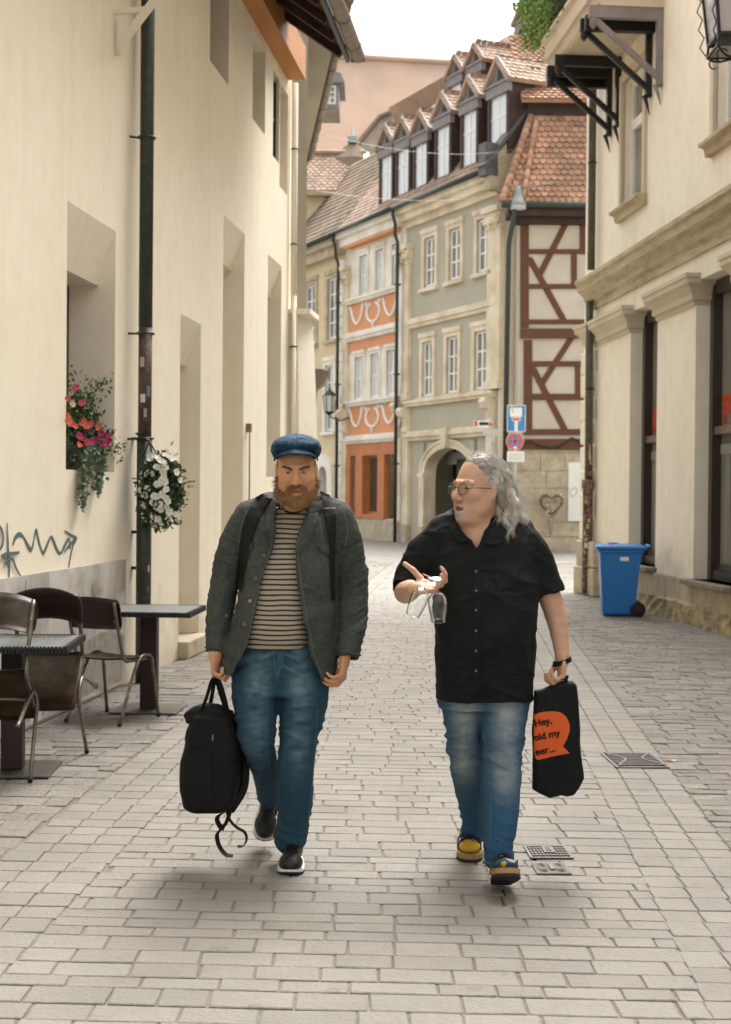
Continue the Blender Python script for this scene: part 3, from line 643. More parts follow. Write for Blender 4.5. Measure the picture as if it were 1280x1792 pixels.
# ---- orange house
OUW = [tuple(sorted((rs(a), rs(b)))) for a, b in ((627, 641), (655, 669), (684, 698))]
OLW = [tuple(sorted((rs(a), rs(b)))) for a, b in ((620, 635.5), (648, 663), (676, 692))]
shop = [tuple(sorted((rs(a), rs(b)))) for a, b in ((616.5, 627), (638, 664.5), (676.5, 689))]
holes = [(a, b, 8.75, 10.15, .1) for a, b in OUW] + [(a, b, 5.02, 6.55, .1) for a, b in OLW] + [(shop[2][0], shop[0][1], .75, 3.15, .5)]
O = body('orange_house', sGO, sOY, EZ, M['whitewall'], 'narrow orange and white townhouse with white garlands and an orange shopfront', holes)
for k_, (a, b) in enumerate(OUW + OLW):
    z0, z1 = (8.75, 10.15) if k_ < 3 else (5.02, 6.55)
    frame_win(RW, O, a, b, z0, z1, M['whitewall'], rim=.1, head=.22, rows=2, pm='panelight')
oa, ob = sorted((rs(698), rs(611)))
for z0, z1, n in ((7.50, 8.47, .03), (6.74, 7.1, .03), (3.72, 4.75, .03), (10.52, 10.62, .3)): MB(RW).box(oa, ob, 0, n, z0, z1).build('orange_panel', M['orange'], O)
courses(O, M['whitewall'], oa - .1, ob + .1, (((7.14, .14), (7.26, .2), (7.36, .14)), ((8.5, .14), (8.6, .2)), ((4.78, .14), (4.88, .2)), ((3.42, .12), (3.52, .2), (3.62, .13))))
mb = MB(RW)
mb.box(sGO, sOY, 0, .42, EZ - .12, EZ + .1); mb.box(sGO, sOY, 0, .3, EZ - .42, EZ - .12)
mb.build('cornice', M['whitewall'], O)
for (zt, c) in ((8.42, 7.62), (4.72, 3.9)):
    W_ = ob - oa; mb = MB(RW)
    for k_ in range(3):
        c0 = oa + W_ * (k_ + .5) / 3; hw2 = W_ * .125; dz = .62 if k_ != 1 else .68
        if k_ == 1: P = [(c0 + hw2 * 1.1 * math.sin(u) * (1 - .15 * u / 3.14), zt - .06 - dz * (1 - math.cos(u)) / 2 * 1.0) for u in np.linspace(.4, math.pi, 9)]; P2 = [(2 * c0 - x, z) for x, z in P]; LL = [P, P2, [(c0, zt - dz), (c0, zt - dz - .28)]]
        else: LL = [[(c0 + hw2 * u, zt - .05 - dz * (1 - u * u) ** .8) for u in np.linspace(-1, 1, 13)]]
        for P in LL: mb.tube([(x, .05, z) for x, z in P], .05, 6, world=False)
        for sgn in (-1, 1): mb.lathe([(0, -.09), (.09, 0), (0, .09)], RW(c0 + sgn * hw2 * 1.05, .06, zt - .06), 6)
    mb.build('garland', M['white'], O)
pilaster(O, sGO + .04, sGO + .4, 4.9, 9.2, M['whitewall']); pilaster(O, sOY - .42, sOY - .05, 4.9, 9.3, M['trim'])
scroll(O, sGO + .25, 4.7, M['trim']); scroll(O, sOY - .25, 4.7, M['trim'])
quoin_stack(O, sGO + .03, sGO + .4, 0, .4, .7, [M['trim'], M['stone']]); quoin_stack(O, sOY - .42, sOY - .04, 0, .4, .7, [M['trim'], M['stone']]); MB(RW).box(oa + .1, ob, -.02, .1, 0, .72).build('stone_base', M['stone'], O)
mb = MB(RW); mb.box(oa, ob, 0, .06, 2.98, 3.42)
for a, b in ((607.6, 616.5), (627, 638), (664.8, 676.5)):
    s0, s1 = sorted((rs(a), rs(b))); mb.box(s0, s1, -.1, .1, .74, 2.98)
mb.box(shop[1][0], shop[0][1], -.09, .08, .74, .9)
mb.build('shopfront', M['orangewood'], O)
for a, b in shop[:2]:
    mb = MB(RW); f_ = .06; mb.box(a, a + f_, -.2, -.12, .9, 2.98); mb.box(b - f_, b, -.2, -.12, .9, 2.98); mb.box(a, b, -.2, -.121, .9, .98); mb.box(a, b, -.2, -.121, 2.9, 2.98); w_ = mb.build('shop_window', M['orangewood'], O); MB(RW).box(a, b, -.25, -.2, .9, 2.98).build('pane', M['panedark'], w_)
MB(RW).box(shop[2][0] - .1, shop[2][1] + .1, -.49, -.45, 0, 3.1).build('door', M['dark'], O)
# ---- yellow house
YW = [tuple(sorted((rs(a), rs(b)))) for a, b in ((532, 551), (572, 590))]
YL = [tuple(sorted((rs(a), rs(b)))) for a, b in ((530, 546), (569, 583))]
YA = tuple(sorted((rs(557), rs(581))))
holes = [(a, b, 7.35, 9.75, .1) for a, b in YW] + [(YL[0][0], YL[0][1], 4.7, 6.3, .1), (YL[1][0], YL[1][1], 3.9, 6.5, .1), (YA[0], YA[1], 0, 2.9, .02)]
Yh = body('yellow_house', sOY, sYL + 3, EZ, M['yellow'], 'ochre townhouse beyond the orange one, with stone window frames and a round-arched door', holes)
for a, b in YW: frame_win(RW, Yh, a, b, 7.45, 9.72, M['stonecut'], rim=.2, rows=4)
frame_win(RW, Yh, *YL[0], 4.8, 6.28, M['whitewall'], rim=.22); frame_win(RW, Yh, *YL[1], 4.0, 6.48, M['whitewall'], rim=.22, rows=4)
mb = MB(RW)
for i, z in enumerate(np.arange(.2, 10.2, .42)): mb.box(sOY, sOY + (.55 if i % 2 else .42), 0, .06, z, z + .38)
mb.build('quoins', M['whitewall'], Yh)
cy, hy = (YA[0] + YA[1]) / 2, (YA[1] - YA[0]) / 2; mb = MB(RW)
for i in range(12):
    t0, t1 = math.pi * i / 12, math.pi * (i + 1) / 12; zc = 2.9 - hy
    P = [(cy + (hy + e) * math.cos(t), zc + (hy + e) * math.sin(t)) for t, e in ((t0, -.25), (t1, -.25), (t1, .22), (t0, .22))]
    mb.add([(p[0], n, p[1]) for n in (-.3, .12) for p in P], [(4, 5, 6, 7), (0, 1, 5, 4), (3, 2, 6, 7)])
for sgn in (-1, 1): x0, x1 = sorted((cy + sgn * (hy - .25), cy + sgn * (hy + .22))); mb.box(x0, x1, -.3, .12, 0, 2.9 - hy)
mb.build('arch', M['whitewall'], Yh)
MB(RW).box(YA[0], YA[1], -.5, -.45, 0, 2.9).build('door', M['panedark'], Yh)
mb = MB(RW); mb.box(sOY, sYL + 3, 0, .45, EZ - .25, EZ + .0); mb.box(sOY, sYL + 3, 0, .3, EZ - .6, EZ - .25); mb.build('cornice', M['stonecut'], Yh)
mb = MB(RW); mb.tube([(sOY + .1, .55, EZ + .05), (sYL + 3, .55, EZ + .05)], .09, 8, world=False); mb.build('gutter', M['green'], Yh)
tiles(RF, sOY + .02, sOY + 7, .0, 5.0, 'roof', M['tilebrown'], Yh, tw=.3, th=.28)
# house behind, facing down the street
BY = 58; q0, q1 = at(524, 340, BY), at(632, 340, BY); bh = thing('courtyard_house', (q0.x, BY, 0), 'ochre house with a brown hipped roof and pale verge behind the yellow townhouse', 'house')
bf_ = Fr((q0.x, BY, 0), (1, 0, 0), (0, -1, 0)); W_ = q1.x - q0.x; ze = q0.z
mb = MB(bf_); mb.box(0, W_, -6, 0, 0, ze); mb.build('wall', M['yellow'], bh); mb = MB(bf_); mb.box(-.2, W_ + .1, -.1, .35, ze - .1, ze + .12); mb.build('cornice', M['stonecut'], bh)
hz = at(600, 274, BY + 1.6).z; rl = math.hypot(hz - ze, 1.9); rf_ = Fr((q0.x - .3, BY - .35, ze + .1), (1, 0, 0), (0, -(hz - ze), 1.9), (0, 1.9, hz - ze))
tiles(rf_, 0, W_ + .35, 0, rl, 'roof', M['tileold'], bh, tw=.24, th=.2)
mb = MB(rf_); mb.box(W_ + .38, W_ + .62, -.1, .1, -.1, rl); mb.box(-.3, .05, -.1, .1, -.1, rl); mb.build('verge', M['white'], bh); MB(rf_).tube([(0, .05, rl), (W_ + .5, .05, rl)], .12, 8, world=False).build('ridge_tiles', M['tileold'], bh)
# ---- roofs and dormers of the two facades
for t, s0, s1, nm in ((G, sR, sGO, 'aged'), (O, sGO, sOY, 'aged')):
    tiles(RF, s0 + .02, s1 - .02, 0, 9.2, 'roof', M['tileold'], t, tw=.24, th=.22)
    mb = MB(RW); mb.tube([(s0 - .02, .53, EZ + .12), (s1 + .02, .53, EZ + .12)], .085, 8, world=False); mb.build('gutter', M['green'], t)
mb = MB(RW); mb.add([(sR, -5.3, 18.3), (sYL + 3, -5.3, 18.3), (sYL + 3, -10, 11), (sR, -10, 11)], [(0, 1, 2, 3)]); mb.build('rear_roof', M['tileold'], G)
# downpipes of the row
def downpipe(sx, label, z0=0, n=.12, name='downpipe', gx=.53):
    t = thing(name, RW(sx, n, 0), label, 'downpipe', 'downpipes of the townhouse row')
    mb = MB(RW); mb.tube([(sx, gx, EZ + .05), (sx, gx, EZ - .1), (sx, gx - .1, EZ - .4), (sx, n + .1, EZ - .75), (sx, n, EZ - 1.0), (sx, n, z0)], .06, 8, world=False); mb.build('pipe', M['green'], t)
    for z in (8.6, 5.6, 2.6): MB(RW).box(sx - .08, sx + .08, n - .1, n + .08, z, z + .06).build('pipe_clamp', M['green'], t)
downpipe(sGO, 'dark downpipe between the grey and the orange facade', n=.34); downpipe(sOY, 'dark downpipe between the orange and the yellow facade', n=.3)
# dormers: (px of front centre, setback, z of window foot)
M['dwin'] = mat('dormer_glass', (.62, .65, .67), .15, (.50, .53, .55), .6, spec=.9)
M['greypaint'] = mat('grey_painted_wood', (.25, .225, .22), .7, (.19, .17, .165), 4)
def dormer(pxc, m, wd, hgt, parent, label, hz=None):
    s = rs(pxc, -m); zf = EZ + .12 + math.tan(PT) * (m + .42) - .05
    d = thing('dormer', RW(s, -m, zf), label, 'dormer', 'dormers on the townhouse roofs')
    f = Fr(RW(s, -m, zf), RW.ex, RW.n); a = wd / 2; run = (hgt + .55) / math.tan(PT)
    mb = MB(f)
    mb.box(-a, -a + .14, -.1, 0, 0, hgt); mb.box(a - .14, a, -.1, 0, 0, hgt); mb.box(-a + .14, a - .14, -.1, -.005, 0, .08); mb.build('window_frame', M['woodbrown'], d)
    mb = MB(f); mb.box(-a + .14, a - .14, -.12, -.06, .08, hgt - .3); o = mb.build('window', M['dwin'], d)
    mb = MB(f); mb.box(-.025, .025, -.07, -.04, .08, hgt - .3); mb.box(-a + .14, a - .14, -.07, -.045, hgt * .55, hgt * .55 + .04); mb.build('glazing_bar', M['white'], o)
    mb = MB(f); mb.box(-a - .03, a + .03, -.1, .05, hgt - .3, hgt); mb.box(-a - .1, a + .1, -.1, .09, hgt, hgt + .08); mb.build('lintel', M['greypaint'], d)
    mb = MB(f)
    for sgn in (-1, 1): mb.add([(sgn * a, -.1, 0), (sgn * a, -.1, hgt), (sgn * a, -hgt / math.tan(PT), hgt), (sgn * (a - .04), -.1, 0), (sgn * (a - .04), -.1, hgt), (sgn * (a - .04), -hgt / math.tan(PT), hgt)], [(0, 1, 2), (3, 4, 5), (0, 1, 4, 3), (1, 2, 5, 4)])
    mb.build('cheek', M['woodbrown'], d)
    ph_ = .62 * wd / 1.1; mb = MB(f); mb.prism([(-a - .08, hgt + .08), (a + .08, hgt + .08), (0, hgt + .08 + ph_)], -.1, -.02); mb.build('gable', M['greypaint'], d)
    mb = MB(f); mb.prism([(-a * .45, hgt + .14), (a * .1, hgt + .14), (-a * .02, hgt + .1 + ph_ * .72)], -.02, .0); mb.build('gable_vent', M['dark'], d)
    mb = MB(f); 
    for sgn in (-1, 1): mb.bar(f(sgn * (a + .14), .04, hgt + .06), f(0, .04, hgt + .14 + ph_), .08, .09)
    mb.build('bargeboard', M['greypaint'], d)
    for sgn in (-1, 1):
        p0 = f(sgn * (a + .2), .12, hgt + .02); p1 = f(0, .12, hgt + .16 + ph_); rf = Fr(p0, -RW.n, None, p1 - p0); rf.n = rf.ez.cross(rf.ex); rf.n = rf.n if rf.n.z > 0 else -rf.n
        L_ = (p1 - p0).length; tiles(rf, 0, run + .6, 0, L_ - .06, 'dormer_roof', M['tileold'], d, tw=.24, th=.2, base=True)
    return d
lab = ['leftmost', 'second from the left', 'third from the left', 'fourth from the left', 'fifth from the left', 'large rightmost']
for k_, (px_, wd, hh) in enumerate(((670.5, 1.15, 1.95), (699.5, 1.15, 1.9), (730.5, 1.15, 1.8), (769, 1.15, 2.0), (815, 1.15, 2.05), (865, 1.25, 2.1))):
    dormer(px_, .0, wd, hh, None, '%s gabled dormer in the lower row of the townhouse roofs' % lab[k_])
for k_, (px_, m_) in enumerate(((790, 2.5), (824, 2.5), (910, 2.5))):
    dormer(px_, m_, 1.1, 2.0 if k_ == 2 else 1.45, None, '%s gabled dormer in the upper row of the townhouse roofs' % ('left', 'middle', 'right')[k_])
# verge wall of the grey house with lead flashing
mb = MB(RW)
def vz(m): return EZ + .12 + math.tan(PT) * (m + .42)
V0 = [(.55, EZ - .5), (.55, EZ + .25)] + [(-m_, vz(m_) + .25) for m_ in (0, 2, 4, 5)] + [(-5, vz(5) - .3), (-1.1, vz(1.1) - .3), (-1.1, EZ - .5)]
k = len(V0); mb.add([(sR - .02, n, z) for n, z in V0] + [(sR - .34, n, z) for n, z in V0], [tuple(range(k)), tuple(range(2 * k - 1, k - 1, -1))] + [(i, (i + 1) % k, k + (i + 1) % k, k + i) for i in range(k)])
mb.build('gable_wall', M['stonecut'], G)
mb = MB(RW); mb.bar(RW(sR - .2, .75, EZ + .15), RW(sR - .2, -4.9, vz(4.9) + .33), .5, .1); mb.box(sR - .36, sR + .06, .3, .72, EZ - .1, EZ + .85); mb.build('flashing', M['leaddark'], G)
# end strip beyond the facade, facing the street
EN = Fr(RW(sR, 0, 0), -RW.n, None); EN.n = -RW.ex; 
mb = MB(EN); mb.box(.0, 3, .0, .04, 0, EZ); mb.build('end_wall', M['pale'], G)
# ================================================================ HALF-TIMBERED HOUSE
TY = 41.2
TX0 = at(906, 700, TY).x; TX1 = at(1036, 700, TY).x + 1.6
TF = Fr((TX0, TY, 0), (1, .0, 0), (0, -1, 0))
T = thing('timbered_house', (TX0 + 1, TY, 0), 'half-timbered house with red-brown beams and orange tiled mansard roof at the street end', 'house')
def tp(px, py): p = at(px, py, TY - .05); return p.x - TX0, p.z
gz = tp(950, 786)[1]; topz = tp(950, 372)[1]
mb = MB(TF); mb.box(0, TX1 - TX0, -8, 0, gz, topz); mb.build('wall', M['infill'], T)
mb = MB(TF); mb.box(-.1, TX1 - TX0, -8, .0, 0, gz - .01)
rr = random.Random(2)
z = .42
while z < gz - .2:
    hh = rr.choice([.42, .5, .56]); x = -.12
    while x < TX1 - TX0:
        w_ = rr.uniform(.5, 1.1); mb.box(x + .008, min(x + w_ - .008, TX1 - TX0), 0, .03 + rr.uniform(0, .012), z + .008, min(z + hh - .008, gz - .02)); x += w_
    z += hh
mb.box(-.15, TX1 - TX0, 0, .12, 0, .4); mb.build('stone_base', M['stone'], T)
bm = [((911, 391), (926, 573)), ((917, 595), (932, 751)), ((1015, 391), (1025, 436)), ((1000, 444), (1010, 497)), ((1007, 641), (1016, 689))]
hm = [(911, 1045, 436, 444), (911, 1045, 497, 505), (911, 1045, 559, 567), (911, 1045, 575, 592), (917, 1045, 632, 641), (917, 1045, 689, 700), (917, 1045, 751, 761), (912, 1045, 768, 786), (908, 1045, 384, 392)]
def beam(poly, n=.05):
    mb = MB(TF); mb.prism([tp(*p) for p in poly], -.02, n); mb.build('beam', M['timber'], T)
for i, (a, b) in enumerate(bm): beam([(a[0], b[1]), (b[0], b[1]), (b[0], a[1]), (a[0], a[1])], .045)
for i, (x0, x1, y0, y1) in enumerate(hm): beam([(x0, y1), (x1, y1), (x1, y0), (x0, y0)], .055 if i not in (3, 7) else .1)
for p, q, w_ in (((990, 392), (943, 484), 6), ((926, 450), (987, 560), 6), ((1000, 592), (948, 672), 6), ((932, 642), (989, 752), 6)):
    beam([(p[0] - w_, p[1]), (q[0] - w_, q[1]), (q[0] + w_, q[1]), (p[0] + w_, p[1])], .034 if p[0] > q[0] else .0385)
MB(TF).box(.35, TX1 - TX0, -.02, .02, tp(0, 573)[1], tp(0, 568)[1]).build('white_strip', M['infill'], T); MB(TF).box(.5, 1.7, .0, .07, tp(0, 767)[1], tp(0, 761)[1]).build('white_strip', M['infill'], T)
P = [tp(x, y) for x, y in ((912, 782), (925, 772), (950, 782), (970, 784), (985, 778), (1000, 766), (1018, 776))]
MB(TF).tube([(x, .14, z) for x, z in P], .025, 6, world=False).build('cable', M['iron'], T)
# eave, gutter and mansard roof
ez_ = tp(950, 366)[1]; gxl = at(878, 366, TY - .7).x - TX0
mb = MB(TF); mb.box(gxl + .2, TX1 - TX0, -.3, .55, ez_ - .28, ez_ - .05); mb.box(-.1, TX1 - TX0, -.1, .25, ez_ - .45, ez_ - .28); mb.build('soffit', M['woodbrown'], T)
mb = MB(TF); mb.tube([(gxl, .66, ez_), (TX1 - TX0, .66, ez_)], .10, 10, world=False); mb.build('gutter', M['green'], T)
sxp = at(888, 700, TY - .3).x - TX0
td = thing('downpipe', TF(sxp, .2, 0), 'dark downpipe with a bent top left of the half-timbered house', 'downpipe')
mb = MB(TF); mb.tube([(sxp + .12, .66, ez_), (sxp + .12, .62, ez_ - .3), (sxp + .02, .3, ez_ - .9), (sxp, .25, ez_ - 1.1), (sxp - .05, .22, 0)], .075, 8, world=False); mb.build('pipe', M['green'], td)
pit = R(66); rz0, rz1 = ez_ + .08, at(950, 218, TY + 1.3).z
ez2 = Vector((0, math.cos(pit), math.sin(pit))); RM = Fr(TF(0, .55, rz0), (1, 0, 0), (0, -math.sin(pit), math.cos(pit)), ez2)
Lr = (rz1 - rz0) / math.sin(pit); xa = at(880, 360, TY - .5).x - TX0; xb = at(927, 222, TY + 1).x - TX0
tiles(RM, xa - .2, TX1 - TX0, 0, Lr, 'roof', M['tile'], T, tw=.2, th=.19, keep=lambda s, t: s > xa + (xb - xa) * t / Lr, lift=.045, jit=.012)
mb = MB(RM); mb.add([(xa, -.02, 0), (TX1 - TX0, -.02, 0), (TX1 - TX0, -.02, Lr), (xb, -.02, Lr)], [(0, 1, 2, 3)]); mb.build('roof_boarding', M['tile'], T)
mb = MB(RM)
for i in range(13):
    u = i / 13; a = (xa + (xb - xa) * u - .02, .04, Lr * u); b = (xa + (xb - xa) * (u + .1) - .02, .07, Lr * (u + .1)); mb.tube([a, b], [.12, .085], 8, world=False)
for i in range(8):
    u = i / 8; x = xa + .55 + (xb - xa) * u * .55; mb.tube([(x, .06, Lr * .95 * u), (x + (xb - xa) * .075, .09, Lr * .95 * (u + .13))], [.1, .07], 8, world=False)
mb.build('ridge_tiles', M['tile'], T)
zc = rz1; yb = 2.0
mb = MB(TF); mb.box(xb - .1, TX1 - TX0, -yb, -.75, zc - .1, zc + .55); mb.build('upper_band', M['woodbrown'], T)
mb = MB(TF); mb.box(xb - .05, TX1 - TX0, -.9, -.72, zc - .12, zc + .1); mb.build('band_trim', M['greywall'], T)
RU = Fr(TF(0, -.35, zc + .5), (1, 0, 0), (0, -math.sin(R(38)), math.cos(R(38))), (0, math.cos(R(38)), math.sin(R(38))))
tiles(RU, xb - .3, TX1 - TX0 + 1, 0, 5, 'upper_roof', M['tile'], T, tw=.2, th=.19, lift=.045)
# ================================================================ FAR ROOFS
CH = thing('church_roof_house', at(690, 400, 84), 'huge salmon tiled church roof rising behind the street', 'church')
YC = 84; l0 = at(470, 92, YC); l1 = at(560, 90, YC); rp = at(842, 112, YC + 6)
bl, brr = at(430, 420, YC - 10), at(960, 420, YC - 4)
CF = [Vector((l0.x - 6, YC, l1.z)), Vector((rp.x, YC + 6, rp.z)), Vector((brr.x, YC - 4, 8)), Vector((bl.x, YC - 10, 8))]
ctr = [p + Vector((0, 16, 0)) for p in (CF[2], CF[3])]
mb = MB(); mb.add(CF + [ctr[0], ctr[1]], [(0, 1, 2, 3), (1, 4, 2), (0, 3, 5), (0, 5, 4, 1)]); mb.add([Vector((bl.x, YC - 10, 0)), Vector((brr.x, YC - 4, 0)), CF[2], CF[3]], [(0, 1, 2, 3)]); mb.build('roof', M['church'], CH)
mb = MB(); mb.tube([CF[0], (CF[0] + CF[1]) / 2 + Vector((0, 0, .1)), CF[1]], .22, 8); mb.build('ridge_tiles', M['church'], CH)
q = at(576, 160, 77.5); f_ = Fr(q, (1, 0, 0), (0, -1, 0))
def sm(px, py): p = at(px, py, 77.5); return p.x - q.x, p.z - q.z
mb = MB(f_); a, b = sm(562, 186), sm(594, 146); mb.box(a[0], b[0], -3.5, 0, a[1], b[1]); mb.prism([(a[0] - .1, b[1]), (b[0] + .3, b[1]), (b[0] + .1, b[1] + .5), (a[0] + .1, b[1] + .8)], -3.5, .2); mb.build('dormer_box', M['lead'], CH)
a, b = sm(567, 182), sm(588, 150); window(f_, a[0], b[0], a[1], b[1], .04, CH, M['white'], M['panelight'], 2, 3, .08, .06)
HP = thing('hipped_roof_house', at(690, 300, 66), 'grey-brown curved hip roof between the church roof and the dormers', 'house')
Yh2 = 66; pts = [(604, 290), (613, 268), (640, 235), (664, 206), (710, 186), (760, 166), (800, 150), (900, 120), (900, 420), (604, 420)]
top = [at(x, y, Yh2 + (420 - y) * .02) for x, y in pts]
bk = [p + Vector((2, 9, -1)) for p in top]
k = len(top); mb = MB(); mb.add(top + bk, [tuple(range(k)), tuple(range(2 * k - 1, k - 1, -1))] + [(i, (i + 1) % k, k + (i + 1) % k, k + i) for i in range(k)]); mb.box(top[0].x, top[7].x, Yh2, Yh2 + 9, 0, top[9].z + .2)
mb.build('roof', M['tilebrown'] if False else M['hip'] if 'hip' in M else M['tileold'], HP)
mb = MB(); mb.tube([p + Vector((0, -.05, .02)) for p in top[:8]], .14, 6); mb.build('ridge_tiles', M['tilebrown'], HP)
tr = thing('turret_cap', at(617, 250, 60), 'small stone cap with pale green finial below the church roof', 'roof cap')
c = at(617, 262, 60); mb = MB(); mb.lathe([(1.3, -1.2), (1.0, -.5), (.45, .05), (.1, .3)], c, 8, smooth=False); mb.build('cap', M['tilebrown'], tr); mb = MB(); mb.lathe([(.0, .3), (.14, .35), (.16, .5), (.05, .62), (.04, 1.0), (0, 1.05)], c, 8); mb.box(c.x - .2, c.x + .2, c.y - .3, c.y - .1, c.z + .25, c.z + .5); mb.build('finial', M['verdigris'] if 'verdigris' in M else M['lead'], tr)
# wires
for i, (a, b, sag) in enumerate((((533, 225), (900, 262), .3), ((533, 330), (905, 336), .25))):
    p, q = at(*a, 30), at(*b, 41.2); P = [p.lerp(q, u) - Vector((0, 0, sag * 4 * u * (1 - u))) for u in np.linspace(0, 1, 13)]
    t = thing('overhead_wire', p, ('upper' if i == 0 else 'lower') + ' thin wire strung across the street in front of the dormers', 'wire'); MB().tube(P, .005, 4).build('wire', M['zinc'], t)
# spot lamp on the wire
lp = at(907, 345, 40.6); t = thing('street_lamp', lp, 'grey hanging street lamp at the corner of the tiled mansard roof', 'lamp')
mb = MB(); mb.lathe([(.02, .32), (.07, .3), (.12, .1), (.2, -.12), (.27, -.2), (.27, -.26)], lp, 14); mb.build('lamp_shade', M['lead'], t); mb = MB(); mb.lathe([(.26, -.26), (.22, -.36), (.0, -.38)], lp, 14); mb.build('lamp_glass', M['panelight'], t)
mb = MB(); mb.tube([lp + Vector((-.5, .2, .2)), lp + Vector((-.2, 0, .33)), lp + Vector((.3, 0, .3)), lp + Vector((1.6, .3, .55))], .02, 5); mb.build('bracket', M['zinc'], t)
# wall lantern on the quoins of the yellow house
lz = RW.hit(577, 700, .8); lc = RW(lz[0], .8, lz[1]); t = thing('wall_lantern', lc, 'small black wall lantern on a bracket by the stone console, above the flat cap', 'lantern')
mb = MB(); mb.lathe([(.17, -.45), (.25, .15)], lc, 6, smooth=False); mb.build('glass', M['panelight'], t); mb = MB(); mb.lathe([(.28, .15), (.12, .32), (.05, .34), (.04, .45), (0, .46)], lc, 6, smooth=False); mb.lathe([(.0, -.6), (.05, -.55), (.18, -.45), (.18, -.42)], lc, 6, smooth=False)
for k in range(6): a = math.pi * 2 * k / 6; mb.bar(lc + Vector((.17 * math.cos(a), .17 * math.sin(a), -.45)), lc + Vector((.25 * math.cos(a), .25 * math.sin(a), .15)), .02, .02)
mb.build('lantern_frame', M['iron'], t); mb = MB(); mb.tube([RW(lz[0], .8, lz[1] - .6), RW(lz[0] - .1, .4, lz[1] - .75), RW(lz[0] - .2, .02, lz[1] - .6)], .025, 6); mb.build('bracket', M['iron'], t)
# ================================================================ RIGHT CREAM BUILDING
BW = Fr((4.30, 15.5, 0), (-.085, 1, 0), (-1, -.085, 0))
def bs(px, n0=0): return BW.sp(px, n0)
def bz(px, py, n0=0): return BW.hit(px, py, n0)[1]
B = thing('corner_building', BW(0, 0, 0), 'pale corner building with tall shop windows and bracketed balcony along the right', 'building')
c0 = bs(1043)
op1 = (bs(1148), bs(1101), .62, 4.28, .3); op2 = (bs(1215) - 1.5, bs(1215), .56, 4.28, .3); op3 = (op2[0] - 3.2, op2[0] - 1.6, .56, 4.28, .3)
wa = (bs(1122), bs(1085), 5.85, 7.75, .22); wb_ = (bs(1246) - 1.15, bs(1246), 5.85, 7.75, .22); wc = (wb_[0] - 4, wb_[0] - 2.9, 5.85, 7.75, .22)
mb = MB(BW); wall_face(mb, -14, c0, 0, 12.5, [op1, op2, op3, wa, wb_, wc])
D2 = Vector((-.20, 1, 0)).normalized(); P2 = BW(c0, 0, 0); N2 = Vector((-D2.y, D2.x, 0)); CW = Fr(P2, D2, N2); L2_ = .60
mb.quad([(-14, 0, 0), (-14, -8, 0), (-14, -8, 12.5), (-14, 0, 12.5)])
pE = CW(L2_, 0, 0); pF = pE + Vector((9, 2, 0)); pG = BW(-14, -8, 0)
def wq(p, q): mb.add([p, q, q + Vector((0, 0, 12.5)), p + Vector((0, 0, 12.5))], [(0, 1, 2, 3)], fr=False)
wq(P2, pE); wq(pE, pF); wq(pF, pG); mb.build('wall', M['pale'], B)
mb = MB(BW); mb.box(-14.2, c0 + .1, -8, .2, 12.5, 12.7); mb.build('roof', M['tileold'], B)
CP = [(0, 4.58), (.04, 4.58), (.05, 4.68), (.10, 4.72), (.12, 4.80), (.19, 4.85), (.22, 4.88), (.235, 4.97), (.27, 5.0), (.27, 5.06), (0, 5.18)]
mb = MB(BW); mb.sweep(CP, -14, c0 + .04); mb.fr = CW; mb.sweep(CP, -.03, .34); mb.build('cornice', M['cornice'], B)
KP = [(0, 3.98), (.03, 3.98), (.03, 4.03), (.07, 4.05), (.07, 4.12), (.12, 4.2), (.17, 4.24), (.17, 4.30), (.19, 4.31), (.19, 4.36), (0, 4.38)]
def capital(s0, s1, fr=BW):
    mb = MB(fr)
    for (n0, z0), (n1, z1) in zip(KP[1:], KP[2:]):
        if z1 - z0 > .004 or True:
            e0, e1 = n0, n1
            V = [(s0 - e0, -.28, z0), (s0 - e0, n0, z0), (s1 + e0, n0, z0), (s1 + e0, -.28, z0), (s0 - e1, -.28, z1), (s0 - e1, n1, z1), (s1 + e1, n1, z1), (s1 + e1, -.28, z1)]
            mb.add(V, [(0, 1, 5, 4), (1, 2, 6, 5), (2, 3, 7, 6), (4, 5, 6, 7)])
    mb.add([(s0 - .03, -.28, 3.98), (s0 - .03, .03, 3.98), (s1 + .03, .03, 3.98), (s1 + .03, -.28, 3.98)], [(0, 1, 2, 3)])
    mb.build('capital', M['trimpale'], B)
M['trimpale'] = mat('pale_moulding', (.60, .53, .40), .85, (.52, .45, .33), 1.5, bump=.1)
capital(op1[1] + .02, c0 - .22); capital(op2[1] + .02, op1[0] - .02); capital(op3[1] + .02, op2[0] - .02); capital(.08, .46, CW)
# plinth: sandstone slabs, crumbling foot
mb = MB(BW); rr = random.Random(11); s = -14
while s < c0 - .1:
    w_ = rr.uniform(.6, 1.1); e = min(s + w_, c0 - .1); inop = any(o_[0] - .1 < (s + e) / 2 < o_[1] + .1 for o_ in (op1, op2, op3))
    mb.box(s + .004, e - .004, 0, .045 + rr.uniform(0, .008), .2, .56 if not inop else .54); s = e
mb.box(-14, c0 - .1, 0, .035, .0, .56)
mb.build('plinth', M['stone'], B, bevel=.012)
V = []; Fc = []; nx_, nz_ = 260, 10; s_a, s_b = -2.5, bs(1128)
for i in range(nx_ + 1):
    for j in range(nz_ + 1):
        s = s_a + (s_b - s_a) * i / nx_; z = .27 * j / nz_
        q = math.sin(s * 5.1) * .5 + math.sin(s * 11.7 + 2) * .3 + math.sin(s * 23 + z * 20) * .2 + rr.uniform(-.3, .3)
        chip = max(0, math.sin(s * 1.9 + .6)) * (.5 + .5 * math.sin(s * 17 + z * 31))
        n = .10 + .015 * q - .07 * chip * (z / .27) ** 1.2 if j < nz_ else .04
        V.append(tuple(BW(s, n, z + (.02 * q * (j > 6) if j < nz_ else 0))))
